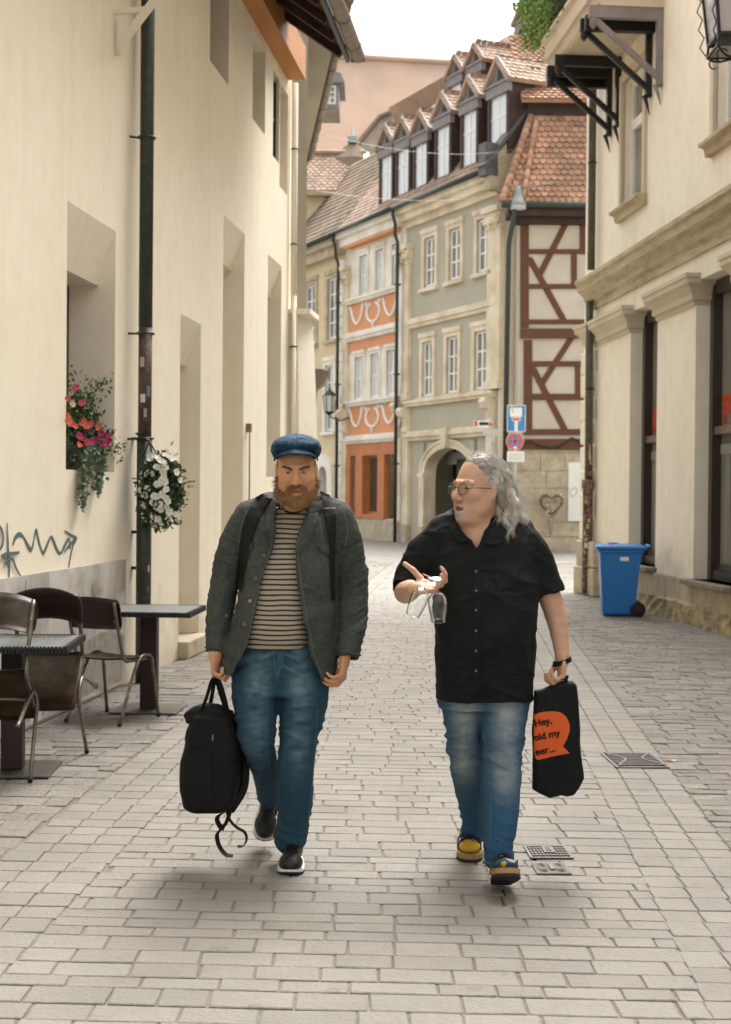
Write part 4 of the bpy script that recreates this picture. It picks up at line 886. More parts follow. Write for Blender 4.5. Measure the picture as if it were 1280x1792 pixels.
Fc = [(i * (nz_ + 1) + j, (i + 1) * (nz_ + 1) + j, (i + 1) * (nz_ + 1) + j + 1, i * (nz_ + 1) + j + 1) for i in range(nx_) for j in range(nz_)]
M['crumble'] = mat('crumbling_sandstone', (.42, .34, .2), .95, (.24, .2, .14), 6, (.4, .6), 1.0, 25, c3=(.55, .42, .2), scale3=9, amt3=.5)
o = link_mesh('plinth_foot', V, Fc, M['crumble'], B)
# corner block stones and quoins
mb = MB(CW); z = .0; k_ = 0
hs_ = [.45, .42] 
for hh in hs_: mb.box(-.02, L2_ + .03, 0, .14 - .04 * k_, z + .005, z + hh - .005, 1); z += hh; k_ += 1
while z < 3.9:
    mb.box(.02 if k_ % 2 else .1, L2_ + .03, 0, .05, z + .02, z + .36, 0); z += .385; k_ += 1
mb.build('quoins', [M['pale'], M['stone']], B, bevel=.02)
mb = MB(BW); z = 0
for hh in (.45, .42): mb.box(c0 - .42, c0 + .0, 0, .14, z + .004, z + hh - .004); z += hh
mb.build('corner_stones', M['stone'], B, bevel=.02)
# shop windows
M['shopglass'] = mat('shop_glass', (.20, .19, .155), .05, (.30, .285, .235), .7, spec=1)
M['bronze'] = mat('bronze_transom', (.17, .10, .06), .4, metal=.4)
M['redtxt'] = mat('red_lettering', (.55, .06, .02), .5)
for k_, q in enumerate((op1, op2, op3)):
    s0, s1 = q[0], q[1]; mb = MB(BW)
    mb.box(s0, s0 + .1, -.34, -.2, q[2], 4.27); mb.box(s1 - .13, s1, -.34, -.18, q[2], 4.27); mb.box(s0 + .1, s1 - .13, -.34, -.2, 4.1, 4.27); mb.box(s0 + .1, s1 - .13, -.34, -.2, q[2], q[2] + .12)
    mb.box(s0 + .1, s1 - .13, -.33, -.24, q[2] + .12, q[2] + .2); mb.box((s0 + s1) / 2 - .03, (s0 + s1) / 2 + .03, -.33, -.27, q[2] + .2, 2.36)
    w_ = mb.build('shop_window', M['darkframe'], B)
    MB(BW).box(s0 + .1, s1 - .13, -.33, -.2, 2.36, 2.46).build('transom', M['bronze'], w_)
    MB(BW).box(s0 + .1, s1 - .13, -.36, -.30, q[2], 4.27).build('pane', M['shopglass'], w_)
    mb = MB(BW)
    for z in np.arange(q[2] + .25, 2.2, 10): pass
    for xx in (.22, .28, .34): mb.box(s1 - xx - .13, s1 - xx - .11, -.298, -.285, q[2] + .22, 2.2)
    mb.box(s0 + .12, s1 - .14, -.298, -.285, 2.12, 2.24); mb.build('inner_frame', M['greypanel'], w_)
    text_part('lettering', 'EBO', .34, basis(BW(s1 - .17, -.292, 2.72), -BW.ex, (0, 0, 1)), M['redtxt'], w_, .002, .012, 'LEFT', 0, .75)
    text_part('lettering', 'Ebookers' if False else 'Bar', .13, basis(BW(s1 - .17, -.292, 2.545), -BW.ex, (0, 0, 1)), M['redtxt'], w_, .002, 0, 'LEFT', .3)
    mb = MB(BW); mb.box(s0 - .08, s1 + .06, -.34, .16, q[2] - .06, q[2]); mb.build('sill', M['stonegrey'], B, bevel=.008)
for q in (wa, wb_, wc):
    s0, s1 = q[0], q[1]; mb = MB(BW)
    mb.box(s0 - .12, s0, -.02, .045, q[2], q[3] + .12); mb.box(s1, s1 + .12, -.02, .045, q[2], q[3] + .12); mb.box(s0, s1, -.02, .045, q[3], q[3] + .12)
    mb.build('window_surround', M['trimpale'], B)
    mb = MB(BW); mb.sweep([(-.2, q[2] - .16), (.08, q[2] - .16), (.1, q[2] - .06), (.17, q[2] - .04), (.17, q[2] - .0), (-.2, q[2] + .0)], s0 - .16, s1 + .16); mb.build('sill', M['cornice'], B)
    window(BW, s0 + .002, s1 - .002, q[2] + .002, q[3] - .002, -.12, B, M['white'], M['pane'], 2, 1, .07, .05, transom=.66)
MB(BW).add([(bs(1095) + .06 * math.cos(a), .012, bz(1095, 507) + .06 * math.sin(a)) for a in np.linspace(0, 6.28, 17)[:-1]] , [tuple(range(16))]).build('wall_disc', M['trimpale'], B)
# balcony on brackets
zb = 8.2; yA, yB = bs(1153), bs(1050)
sN = (19.3 - 15.5) * 1.0036; sFr = (22.3 - 15.5) * 1.0036
bal = MB(BW)
BP = [(0, zb), (.86, zb), (.9, zb + .03), (.94, zb + .12), (.99, zb + .15), (1.0, zb + .36), (1.06, zb + .40), (1.06, zb + .46), (0, zb + .46)]
bal.sweep(BP, sN, sFr); bal.box(sN - .05, sN, 0, .96, zb + .13, zb + .34); bal.box(sN - .1, sN - .0, 0, 1.03, zb + .34, zb + .462)
bal.build('balcony_floor', M['trimpale'], B)
for k_, px_ in enumerate((1151, 1132, 1079, 1063)):
    s = bs(px_); mb = MB(BW); wd = .035; zz = zb - .12
    ZL = bz(px_, (185, 178, 240, 232)[k_]) if False else zb - 1.05
    mb.box(s - .045, s + .045, 0, 1.02, zz - .04, zb - .002); mb.box(s - .045, s + .045, 0, .08, ZL, zz - .04)
    mb.bar(BW(s, .98, zz - .02), BW(s, .03, ZL + .1), .06, .075); mb.lathe([(0, -.16), (.05, -.1), (.045, 0)], BW(s, .96, zz - .04), 8)
    mb.tube([BW(s, .1, ZL + .02), BW(s, .05, ZL - .12), BW(s, .02, ZL - .25)], [.035, .02, .005], 6); mb.tube([BW(s - .1, .05, ZL + .02), BW(s, .07, ZL + .03), BW(s + .1, .05, ZL + .02)], .018, 6)
    mb.build('balcony_bracket', M['iron'] if k_ != 0 else M['greypaint'], B)
MB(BW).box(sFr - .1, sFr, .0, .98, zb - .26, zb).build('balcony_beam', M['iron'], B); MB(BW).box(sN + .4, sN + .52, 0, .98, zb - .2, zb).build('balcony_beam', M['iron'], B)
mb = MB(BW)
for s in np.arange(sN, sFr + .01, .1): mb.tube([(s, 1.0, zb + .46), (s, 1.0, zb + 1.4)], .009, 4, world=False)
mb.tube([(sN, 1.0, zb + 1.4), (sFr, 1.0, zb + 1.4)], .02, 6, world=False); mb.tube([(sFr, 0, zb + 1.4), (sFr, 1.0, zb + 1.4)], .02, 6, world=False)
mb.build('balcony_railing', M['iron'], B)
def leafcloud(mb, pts, size, n, spread, m=0, seed=1, drop=0, asp=.5):
    rr = np.random.RandomState(seed)
    for p in pts:
        for _ in range(n):
            c = Vector(p) + Vector(rr.normal(0, 1, 3) * np.array(spread)); 
            d = Vector(rr.normal(0, 1, 3)); d.z -= drop; d.normalize(); u = d.orthogonal().normalized(); u = Matrix.Rotation(rr.uniform(0, 6.28), 3, d) @ u
            L = size * rr.uniform(.6, 1.3); w_ = L * asp; nn = d.cross(u)
            mb.add([c, c + d * L * .5 + u * w_ * .5, c + d * L, c + d * L * .5 - u * w_ * .5 + nn * L * .12], [(0, 1, 2), (0, 2, 3)], m, False, fr=False)
M['leafy'] = mat('bright_leaf', (.22, .34, .07), .7, (.13, .23, .05), 6, island=.35)
M['leafg'] = mat('green_leaf', (.055, .11, .03), .6, (.03, .065, .02), 9, island=.4)
M['leafs'] = mat('silver_green_leaf', (.20, .25, .17), .7, (.12, .17, .11), 12, island=.3)
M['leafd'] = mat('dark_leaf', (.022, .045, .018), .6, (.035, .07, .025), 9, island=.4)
bp = thing('balcony_plant', BW(sFr - .3, 1.05, zb + .5), 'bright green trailing plant spilling over the balcony railing at the top', 'plant')
mb = MB(); ps_ = [BW(sFr - .1 + random.uniform(-.9, .35), 1.05 + random.uniform(-.12, .22), zb + random.uniform(.5, 1.6)) for _ in range(55)]
ps_ += [BW(sFr + .1 + random.uniform(-.15, .3), 1.18 + random.uniform(-.1, .1), zb + random.uniform(.45, 1.2)) for _ in range(14)]
leafcloud(mb, ps_, .09, 34, (.09, .09, .1), drop=.8); mb.build('foliage', M['leafy'], bp)
mb = MB(); leafcloud(mb, [BW(sN + random.uniform(0, 2.0), 1.0, zb + random.uniform(.5, 1.3)) for _ in range(26)], .07, 22, (.08, .1, .1)); mb.build('foliage', M['leafd'], bp)
mb = MB(); mb.box(0, 0, 0, 0, 0, 0) if False else None
pl = MB(BW); pl.box(sN + .1, sFr - .1, .72, .95, zb + .465, zb + .7); pl.build('planter', M['stonegrey'], bp)
# right downpipe with stickers
sp2 = c0 - .02
rp_ = thing('downpipe', BW(sp2, .12, 0), 'stickered grey-green downpipe at the corner of the right building, behind the blue bin', 'downpipe')
mb = MB(BW); mb.tube([(sp2, .44 if False else .12, 12), (sp2, .12, 5.2)], .06, 12, world=False); mb.build('pipe', M['greenpipe'] if 'greenpipe' in M else M['green'], rp_)
mb = MB(BW); mb.tube([(sp2, .14, 4.7), (sp2 + .01, .13, 3.5), (sp2 + .02, .12, 1.85)], .062, 12, world=False); mb.build('pipe', M['greenpipe'], rp_)
mb = MB(BW); mb.tube([(sp2 + .02, .13, 1.85), (sp2 + .02, .13, 1.72), (sp2 + .02, .13, 1.7), (sp2 + .02, .13, 1.55), (sp2 + .02, .13, .03)], [.1, .1, .085, .078, .078], 12, world=False); mb.build('cast_iron_foot', M['rustpipe'], rp_)
stickers(BW, sp2 + .02, .12, .062, list(np.arange(1.95, 2.75, .085)), rp_, 21); stickers(BW, sp2 + .02, .13, .079, list(np.arange(.7, 1.6, .1)), rp_, 22)
for z in (3.3, 6.9): MB(BW).tube([(sp2 + .07 * math.cos(a), .12 + .07 * math.sin(a), z) for a in np.linspace(0, 6.28, 13)], .012, 5, world=False).build('pipe_clamp', M['iron'], rp_)
# hanging lantern, top right
A_ = at(1238, 80, 12.34); B_ = at(1258, 58, 12.0); w0_ = .36
ln = thing('hanging_lantern', (B_.x + .18, 12.17, B_.z), 'wrought-iron lantern sign with pale panes hanging top right', 'lantern')
cx_, cy_, cz_ = B_.x + .18, 12.17, B_.z
def lv(i, r, z): a = math.pi / 4 + i * math.pi / 2; return Vector((cx_ + r * math.cos(a) * 1.414, cy_ + r * math.sin(a) * 1.414, cz_ + z))
mb = MB()
for i in range(4):
    mb.bar(lv(i, .18, 0), lv(i, .24, .62), .028, .028); mb.bar(lv(i, .18, 0), lv(i + 1, .18, 0), .026, .026); mb.bar(lv(i, .24, .62), lv(i + 1, .24, .62), .03, .03); mb.bar(lv(i, .18, 0), lv(i, .235, -.09) if False else lv(i, .19, -.1), .02, .02); mb.bar(lv(i, .19, -.1), lv(i + 1, .19, -.1), .018, .018)
for i in range(4):   # zigzag trim up each edge, curl at the foot
    P = [lv(i, .20 + .055 * k / 9 + (.035 if k % 2 else 0), -.08 + .72 * k / 9) for k in range(10)]; mb.tube(P, .006, 5)
    c = lv(i, .14, -.17); mb.tube([c + Vector((.055 * math.cos(a) * (1 - a / 14), 0, .055 * math.sin(a) * (1 - a / 14))) for a in np.linspace(.6, 5.6, 14)], .007, 5)
    P = [lv(i, .19, -.1), lv(i, .15, -.14), lv(i, .1, -.16), lv(i + 2, .1, -.16)]; mb.tube(P, .01, 5)
mb.build('lantern_frame', M['iron'], ln)
M['milk'] = mat('milky_pane', (.46, .44, .42), .25, (.40, .38, .36), 2)
mb = MB()
for i in range(4): mb.add([lv(i, .178, .01), lv(i + 1, .178, .01), lv(i + 1, .238, .61), lv(i, .238, .61)], [(0, 1, 2, 3)], fr=False)
mb.add([lv(i, .178, -.09) for i in range(4)], [(0, 1, 2, 3)], fr=False); mb.build('pane', M['milk'], ln)
mb = MB(); mb.lathe([(.36, .62), (.2, .82), (.05, .9), (.03, 1.05)], (cx_, cy_, cz_), 4, smooth=False); mb.build('lantern_roof', M['iron'], ln)
mb = MB(); wx = BW(12.17 - 15.5, 0, 0).x; mb.tube([(cx_, cy_, cz_ + 1.05), (cx_, cy_, cz_ + 1.25), (cx_ + .4, cy_, cz_ + 1.3), (wx, cy_, cz_ + 1.3)], .02, 6); mb.tube([(cx_ + .5, cy_, cz_ + 1.28), (wx - .4, cy_, cz_ + .9), (wx, cy_, cz_ + .7)], .015, 6); mb.build('bracket', M['iron'], ln)
mb = MB()
for k in range(3):
    p = lv(1, .2, .12 + .07 * k).lerp(lv(2, .2, .12 + .07 * k), .35); q = lv(1, .2, .16 + .07 * k).lerp(lv(2, .2, .16 + .07 * k), .7); mb.bar(p - Vector((.006 + .012, 0, 0)), q - Vector((.006 + .012, 0, 0)), .004, .016)
mb.build('lettering', M['greypanel'], ln)
# ================================================================ STREET THINGS
# blue wheelie bin
M['binblue'] = mat('blue_plastic', (.016, .165, .50), .38, (.013, .145, .45), 2, c3=(.045, .21, .54), scale3=14, amt3=.3, bump=.1, bscale=80)
M['rubber'] = mat('black_rubber', (.012, .012, .012), .7)
bc = gnd(1088, 1080); bin_ = thing('wheelie_bin', bc, 'blue wheelie bin with black wheels standing by the right building', 'bin')
bf = Fr(bc + Vector((0, .24, 0)), (1, -.10, 0), (.10, 1, 0))   # a = towards wall, n = away from camera
def sec(z, u0, u1, v): return [(u0, -v, z), (u1, -v, z), (u1, v, z), (u0, v, z)]
mb = MB(bf); S_ = [sec(.02, -.205, .20, .185), sec(.06, -.22, .205, .2), sec(.5, -.245, .24, .22), sec(.84, -.262, .275, .238), sec(.845, -.285, .30, .255), sec(.885, -.285, .30, .255)]
V = [p for s in S_ for p in s]; mb.add(V, [(i * 4 + j, i * 4 + (j + 1) % 4, i * 4 + 4 + (j + 1) % 4, i * 4 + 4 + j) for i in range(5) for j in range(4)] + [(3, 2, 1, 0), (20, 21, 22, 23)])
mb.build('body', M['binblue'], bin_, bevel=.014)
mb = MB(bf); mb.add(sec(.887, -.31, .33, .275) + sec(.925, -.31, .33, .275) + sec(.955, -.25, .27, .22), [(3, 2, 1, 0), (8, 9, 10, 11)] + [(i * 4 + j, i * 4 + (j + 1) % 4, i * 4 + 4 + (j + 1) % 4, i * 4 + 4 + j) for i in range(2) for j in range(4)]); mb.box(-.15, -.02, -.1, .1, .955, .972); mb.build('lid', M['binblue'], bin_, bevel=.012)
mb = MB(bf); mb.tube([(.3, -.25, .9), (.385, -.23, .935), (.385, .23, .935), (.3, .25, .9)], .018, 8, world=False); mb.build('handle', M['binblue'], bin_)
for sg_ in (-1, 1):
    c = bf(.235, sg_ * .235, .10); mb = MB(); mb.lathe([(.06, -.025), (.092, -.028), (.1, -.015), (.1, .015), (.092, .028), (.06, .025)], c, 22, axis=tuple(bf.n)); o = mb.build('wheel', M['rubber'], bin_)
    mb = MB(); mb.lathe([(0, -.02), (.05, -.022), (.062, -.018), (.062, .018), (.05, .022), (0, .02)], c, 18, axis=tuple(bf.n)); mb.build('hub', M['dark'], o)
mb = MB(bf); mb.box(.0, .11, -.246, -.236, .74, .79); mb.build('label', M['white'], bin_); mb = MB(bf)
for x in (-.2, -.215): mb.box(x, x + .01, -.226, -.2, .15, .75)
mb.build('rib', M['binblue'], bin_)
# sign post
SPY = 38.0; sb0 = at(901, 870, SPY); sp3 = thing('sign_post', (sb0.x, SPY, 0), 'sign post with blue dead-end sign, round no-stopping sign and white plate', 'road sign')
M['post'] = mat('galvanised_post', (.42, .43, .42), .5, (.30, .31, .31), 9, c3=(.6, .5, .3), scale3=14, amt3=.4)
M['sblue'] = mat('sign_blue', (.02, .20, .50), .4); M['sred'] = mat('sign_red', (.62, .09, .03), .4); M['swhite'] = mat('sign_white', (.72, .72, .68), .45)
MB().tube([(sb0.x, SPY, 0), (sb0.x, SPY, at(901, 712, SPY).z)], .04, 8).build('post', M['post'], sp3)
def spt(px, py): p = at(px, py, SPY - .06); return (p.x - sb0.x, p.z)
sf = Fr((sb0.x, SPY - .06, 0), (1, 0, 0), (0, -1, 0))
def srect(mb, x0, x1, y0, y1, n0, n1, m=0): a, b = spt(x0, y1), spt(x1, y0); mb.box(a[0], b[0], n0, n1, a[1], b[1], m)
mb = MB(sf); srect(mb, 887.5, 920.5, 709, 755.5, 0, .01, 1); srect(mb, 888.8, 919.2, 710.3, 754.2, .01, .014, 0); srect(mb, 900.5, 906.5, 736, 754.2, .014, .018, 1); srect(mb, 896, 911, 731, 737, .014, .019, 1); srect(mb, 897, 910, 732, 736, .019, .023, 2)
srect(mb, 892.5, 914, 713.5, 729.5, .014, .02, 1); srect(mb, 893, 900, 710.5, 715, .02, .024, 3); srect(mb, 896.5, 898, 717, 722, .02, .023, 4); mb.build('dead_end_sign', [M['sblue'], M['swhite'], M['sred'], M['stk'][6], M['leafg']], sp3)
ctr_ = at(901.5, 772.3, SPY - .06); Rr = 15.6 * SPY / F; mb = MB(); ax = (0, -1, 0)
mb.lathe([(0, .008), (Rr, .008), (Rr, 0), (0, 0)], ctr_, 28, axis=ax, smooth=False, m=2); mb.lathe([(0, .012), (Rr * .96, .012), (Rr * .96, .008)], ctr_, 28, axis=ax, smooth=False, m=1); mb.lathe([(0, .016), (Rr * .72, .016), (Rr * .72, .012)], ctr_, 28, axis=ax, smooth=False, m=0)
for a in (math.pi / 4, -math.pi / 4): d = Vector((math.cos(a), 0, math.sin(a))) * Rr * .8; mb.bar(ctr_ + Vector((0, -.02, 0)) - d, ctr_ + Vector((0, -.02, 0)) + d, Rr * .22, .006, 1, up=(0, 1, 0)) if False else mb.bar(ctr_ + Vector((0, -.018, 0)) - d, ctr_ + Vector((0, -.018, 0)) + d, .006, Rr * .24, 1, up=(0, 0, 1))
mb.box(ctr_.x - .04, ctr_.x + .05, ctr_.y - .024, ctr_.y - .018, ctr_.z - .2, ctr_.z - .14, 2)
mb.build('no_stopping_sign', [M['sblue'], M['sred'], M['swhite']], sp3)
mb = MB(sf); srect(mb, 887.5, 918, 790, 808, 0, .01, 0)
for y in (795, 799.5, 803.5): srect(mb, 891, 914, y, y + 1, .01, .012, 1)
mb.build('plate', [M['swhite'], M['greypanel']], sp3)
# two direction signs on the facade
DY = 40.5; dg = at(862, 760, DY); ds = thing('direction_sign', (dg.x, DY, 0), 'pair of small finger signs, one with an orange arrow, left of the blue sign', 'direction sign')
df = Fr((dg.x, DY, 0), (1, 0, 0), (0, -1, 0))
def dpt(px, py): p = at(px, py, DY); return p.x - dg.x, p.z
MB().tube([(dg.x, DY + .05, 0), (dg.x, DY + .05, dpt(862, 735)[1])], .03, 8).build('post', M['post'], ds)
mb = MB(df); P = [dpt(*p) for p in ((829, 736), (858, 736.5), (863, 742), (858, 748.5), (829, 747))]; mb.prism(P, 0, .03, 0); P = [dpt(*p) for p in ((856, 737.5), (863, 742), (856, 747.5))]; mb.prism(P, .03, .04, 1); P = [dpt(*p) for p in ((830, 737), (836, 737), (836, 746), (830, 746))]; mb.prism(P, .03, .036, 1); P = [dpt(*p) for p in ((839, 738.5), (855, 739), (855, 744), (839, 744.5))]; mb.prism(P, .03, .036, 2); mb.build('finger_sign', [M['swhite'], M['sred'], M['iron']], ds)
mb = MB(df); P = [dpt(*p) for p in ((845, 751), (874, 750), (878, 757), (874, 763), (845, 762))]; mb.prism(P, .0, .03, 0); mb.prism([dpt(*p) for p in ((858, 763), (866, 763), (865, 775), (859, 775))], .0, .03); mb.build('finger_sign', M['greysign'], ds)
# heart wreath and white poster on the timbered house
HY = TY - .2; hc = at(965, 884, HY); hw_ = thing('heart_wreath', hc, 'brown woven heart-shaped wreath on a stick against the sandstone wall', 'wreath')
rr = random.Random(5); mb = MB(); sc_h = 20 * HY / F
for k in range(26):
    ph = rr.uniform(0, 6.28); P = []
    for i in range(25):
        t = 2 * math.pi * i / 24; x = .95 * math.sin(t) ** 3; y = (13 * math.cos(t) - 5 * math.cos(2 * t) - 2 * math.cos(3 * t) - math.cos(4 * t)) / 15.5 + .08
        o_ = .11 * math.sin(3 * t + ph); P.append(hc + Vector((x * sc_h * (1 + o_), -.05 + .05 * math.cos(3 * t + ph), y * sc_h * (1 + o_))))
    mb.tube(P, .011, 4)
mb.build('wreath', M['straw'], hw_)
mb = MB(); mb.tube([hc + Vector((-.02, -.04, .1)), hc + Vector((-.02, -.04, -.85))], .035, 6); mb.build('stick', M['straw2'], hw_)
mb = MB(); leafcloud(mb, [hc + Vector((0, -.1, -.1)), hc + Vector((.0, -.1, -.25)), hc + Vector((.25, -.08, .28))], .09, 40, (.06, .03, .08), seed=3); mb.build('dried_flowers', M['straw3'], hw_)
p0, p1 = at(994.5, 912, TY - .08), at(1030, 809, TY - .08); po = thing('wall_poster', (p0.x, TY - .05, p0.z), 'tall white panel with a small grey drawing on the sandstone wall beside the heart', 'poster')
MB().box(p0.x, p1.x, TY - .07, TY - .045, p0.z, p1.z).build('panel', M['swhite'], po)
dc = at(1004, 861, TY - .075); MB().tube([dc + Vector((.1 * math.sin(t), -.005, .12 * math.cos(t) * (1 + .4 * math.sin(2 * t)))) for t in np.linspace(0, 7.5, 20)], .008, 4).build('drawing', M['greypanel'], po)
# ---------------------------------------------------------------- cafe furniture
M['tube'] = mat('brushed_steel_tube', (.20, .19, .155), .36, (.12, .11, .085), 20, metal=.75)
M['veneer'] = mat('dark_varnished_plywood', (.016, .008, .006), .38, (.026, .013, .008), 5, stretch=(1, 1, 6), spec=.4)
M['veneer2'] = mat('worn_varnished_plywood', (.042, .027, .012), .4, (.018, .012, .008), 4, c3=(.12, .075, .03), scale3=12, amt3=.4, spec=.4)
M['steel'] = mat('steel_base_plate', (.14, .13, .12), .4, (.09, .083, .07), 6, metal=.7)
M['wine'] = mat('dark_maroon_column', (.022, .010, .009), .5)
M['rattan'] = mat('dark_woven_top', (.20, .215, .21), .4, (.15, .165, .16), 30)
M['strap'] = mat('black_weave', (.012, .014, .014), .6)
def chair(loc, rz, tip, label, seatm, backm):
    """local frame: +y forward, front feet at y=.22; tipped forward about the front feet"""
    t = thing('cafe_chair', loc, label, 'chair', 'tubular plywood chairs at the terrace tables')
    ct, s_t = math.cos(tip), math.sin(tip); cz, sz = math.cos(rz), math.sin(rz)
    def X(x, y, z):
        dy, dz = y - .22, z; y2, z2 = dy * ct + dz * s_t, -dy * s_t + dz * ct
        return Vector(loc) + Vector((x * cz - y2 * sz, x * sz + y2 * cz, z2 + .012))
    for sg_ in (-1, 1):
        x = sg_ * .205; P = [(x * 1.05, -.27, 0), (x, -.09, .32), (x, -.02, .415), (x, .03, .44), (x, .10, .44), (x, .145, .41), (x, .16, .34), (x * 1.05, .22, 0)]
        mb = MB(); mb.tube([X(*p) for p in smooth_path(P)], .0115, 10); o = mb.build('leg', M['tube'], t)
        MB().tube([X(x * 1.05, .22, -.005), X(x * 1.05, .22, .02)], .0145, 8).build('foot_cap', M['rubber'], o); MB().tube([X(x * 1.05, -.27, -.005), X(x * 1.05, -.27, .02)], .0145, 8).build('foot_cap', M['rubber'], o)
        x2 = sg_ * .19; P = [(x2, -.31, .83), (x2, -.25, .62), (x2, -.20, .47), (x2, -.165, .425), (x2, -.10, .418), (x2, .12, .418)]
        mb = MB(); mb.tube([X(*p) for p in smooth_path(P)], .0125, 10); mb.build('back_frame', M['tube'], t)
    mb = MB(); mb.tube([X(-.2, .05, .418), X(.2, .05, .418)], .011, 8); mb.build('stretcher', M['tube'], t)
    def shell(fn, nu, nv, th, nrm):
        V = []; 
        for sgn in (1, -1):
            for i in range(nu + 1):
                for j in range(nv + 1):
                    p = fn(i / nu, j / nv); V.append(X(*(p[k] + nrm[k] * th / 2 * sgn for k in range(3))))
        n1 = (nu + 1) * (nv + 1); idx = lambda s_, i, j: s_ * n1 + i * (nv + 1) + j; Fs = []
        for i in range(nu):
            for j in range(nv):
                Fs.append((idx(0, i, j), idx(0, i + 1, j), idx(0, i + 1, j + 1), idx(0, i, j + 1))); Fs.append((idx(1, i, j), idx(1, i, j + 1), idx(1, i + 1, j + 1), idx(1, i + 1, j)))
        for i in range(nu):
            for j in (0, nv): Fs.append((idx(0, i, j), idx(0, i + 1, j), idx(1, i + 1, j), idx(1, i, j)))
        for j in range(nv):
            for i in (0, nu): Fs.append((idx(0, i, j), idx(0, i, j + 1), idx(1, i, j + 1), idx(1, i, j)))
        return V, Fs
    def rx(u, v, hw_, r=.18):   # rounded rectangle mapping
        x = 2 * u - 1; y = 2 * v - 1; k = 1 - r * max(0, abs(y) - .6) / .4 * .6; return x * hw_ * k, y
    def seatf(u, v):
        x, y = rx(u, v, .205); yy = .005 + y * .2; return (x, yy, .435 - .012 * (1 - (2 * u - 1) ** 2) + (-.03 * max(0, y - .55) ** 1.5 / .3 + .02 * max(0, -y - .7)))
    def backf(u, v):
        x, y = rx(u, v, .215, .14); z = .745 + y * .1 * (1 - .12 * x * x * 20 * 0) + (.018 * (1 - (2 * u - 1) ** 2) if y > 0 else 0) * y; return (x, -.262 - .045 * y * .5 - .05 * (1 - (2 * u - 1) ** 2), z)
    V, Fs = shell(seatf, 14, 12, .011, (0, 0, 1)); link_mesh('seat', V, Fs, seatm, t, True)
    V, Fs = shell(backf, 14, 6, .011, (0, 1, .2)); link_mesh('backrest', V, Fs, backm, t, True)
    for sg_ in (-1, 1):
        for z in (.70, .79): MB().lathe([(0, .004), (.006, .003), (.007, 0)], X(sg_ * .19, -.30 + .0, z), 8, axis=(X(0, -1, 0) - X(0, 0, 0))).build('screw', M['tube'], t)
    return t
def smooth_path(P, k=4):
    out = []
    for i in range(len(P) - 1):
        q0, q1, q2, q3 = P[max(i - 1, 0)], P[i], P[i + 1], P[min(i + 2, len(P) - 1)]
        for j in range(k):
            u = j / k; out.append(tuple(.5 * (2 * q1[c] + (-q0[c] + q2[c]) * u + (2 * q0[c] - 5 * q1[c] + 4 * q2[c] - q3[c]) * u * u + (-q0[c] + 3 * q1[c] - 3 * q2[c] + q3[c]) * u ** 3) for c in range(len(q1))))
    out.append(tuple(P[-1])); return out
def table(cx, cy, rz, label, H=.735, W=.70):
    t = thing('terrace_table', (cx, cy, 0), label, 'table', 'square terrace tables on the pavement'); f = Fr((cx, cy, 0), (math.cos(rz), math.sin(rz), 0), (-math.sin(rz), math.cos(rz), 0)); a = W / 2
    mb = MB(f); mb.box(-.24, .24, -.24, .24, .004, .016); mb.build('base', M['steel'], t, bevel=.004)
    mb = MB(f); mb.box(-.06, .06, -.05, .05, .016, H - .03); mb.build('column', M['wine'], t, bevel=.006)
    mb = MB(f); n = 22
    for i in range(n): x = -a + W * i / n; mb.box(x + .002, x + W / n - .002, -a, a, H - .004, H + .003)
    o = mb.build('top', M['rattan'], t); 
    mb = MB(f); mb.box(-a + .01, a - .01, -a + .01, a - .01, H - .03, H - .005); mb.build('apron', M['strap'], o)
    mb = MB(f); m_ = 34
    for i in range(m_):
        x = -a + W * i / m_
        for q in ((x, x + W / m_ * .55, -a - .006, -a + .02), (x, x + W / m_ * .55, a - .02, a + .006), (-a - .006, -a + .02, x, x + W / m_ * .55), (a - .02, a + .006, x, x + W / m_ * .55)): mb.box(*q, H - .032, H + .006)
    mb.build('edge_weave', M['strap'], t)
    return t
table(-1.98, 8.02, R(3), 'near square table with a dark woven top, between the two tipped chairs')
table(-1.56, 10.32, R(-3), 'farther square table with a dark woven top, below the white petunias')
chair((-2.02, 7.68, 0), R(2), R(44), 'nearest plywood chair tipped forward against the near table, cut by the left edge', M['veneer2'], M['veneer2'])
chair((-1.885, 8.56, 0), R(182), R(45), 'plywood chair tipped over the far side of the near table, its seat facing the camera', M['veneer2'], M['veneer'])
chair((-1.64, 10.07, 0), R(-23.6), 0, 'upright plywood chair at the farther table, seen from behind', M['veneer'], M['veneer'])
# ---------------------------------------------------------------- flowers
fb = thing('window_box', LW(LS(150), -.2, 1.75), 'black window box of pink and coral flowers with silvery trailers in the left niche', 'flower box')
s0, s1 = n1[0] + .02, n1[1] - .25
MB(LW).box(s0, s1, -.27, -.06, 1.745, 1.93).build('planter', M['dark'], fb)
def LP(px, py, n0): s, z = LW.hit(px, py, n0); return LW(s, n0, z)
mb = MB(); rr = random.Random(8)
pts = [LP(rr.uniform(122, 190), rr.uniform(752, 802), rr.uniform(-.2, .0)) for _ in range(50)] + [LP(rr.uniform(120, 168) , rr.uniform(690, 765), rr.uniform(-.22, -.05)) for _ in range(55)]
leafcloud(mb, pts, .042, 26, (.035, .035, .03), seed=4); mb.build('foliage', M['leafg'], fb)
mb = MB(); pts = [LP(118 + (208 - 118) * u + rr.uniform(-3, 3), 700 - 40 * u * (1.3 - u * .4) + rr.uniform(-6, 6), -.05) for u in np.linspace(.2, .8, 9)] + [LP(122, y, -.1) for y in (650, 665, 680)] + [LP(*p, .03) for p in ((205, 785), (210, 790), (200, 800), (196, 778))]
leafcloud(mb, pts, .04, 12, (.03, .03, .03), seed=5); mb.build('foliage', M['leafy2'], fb)
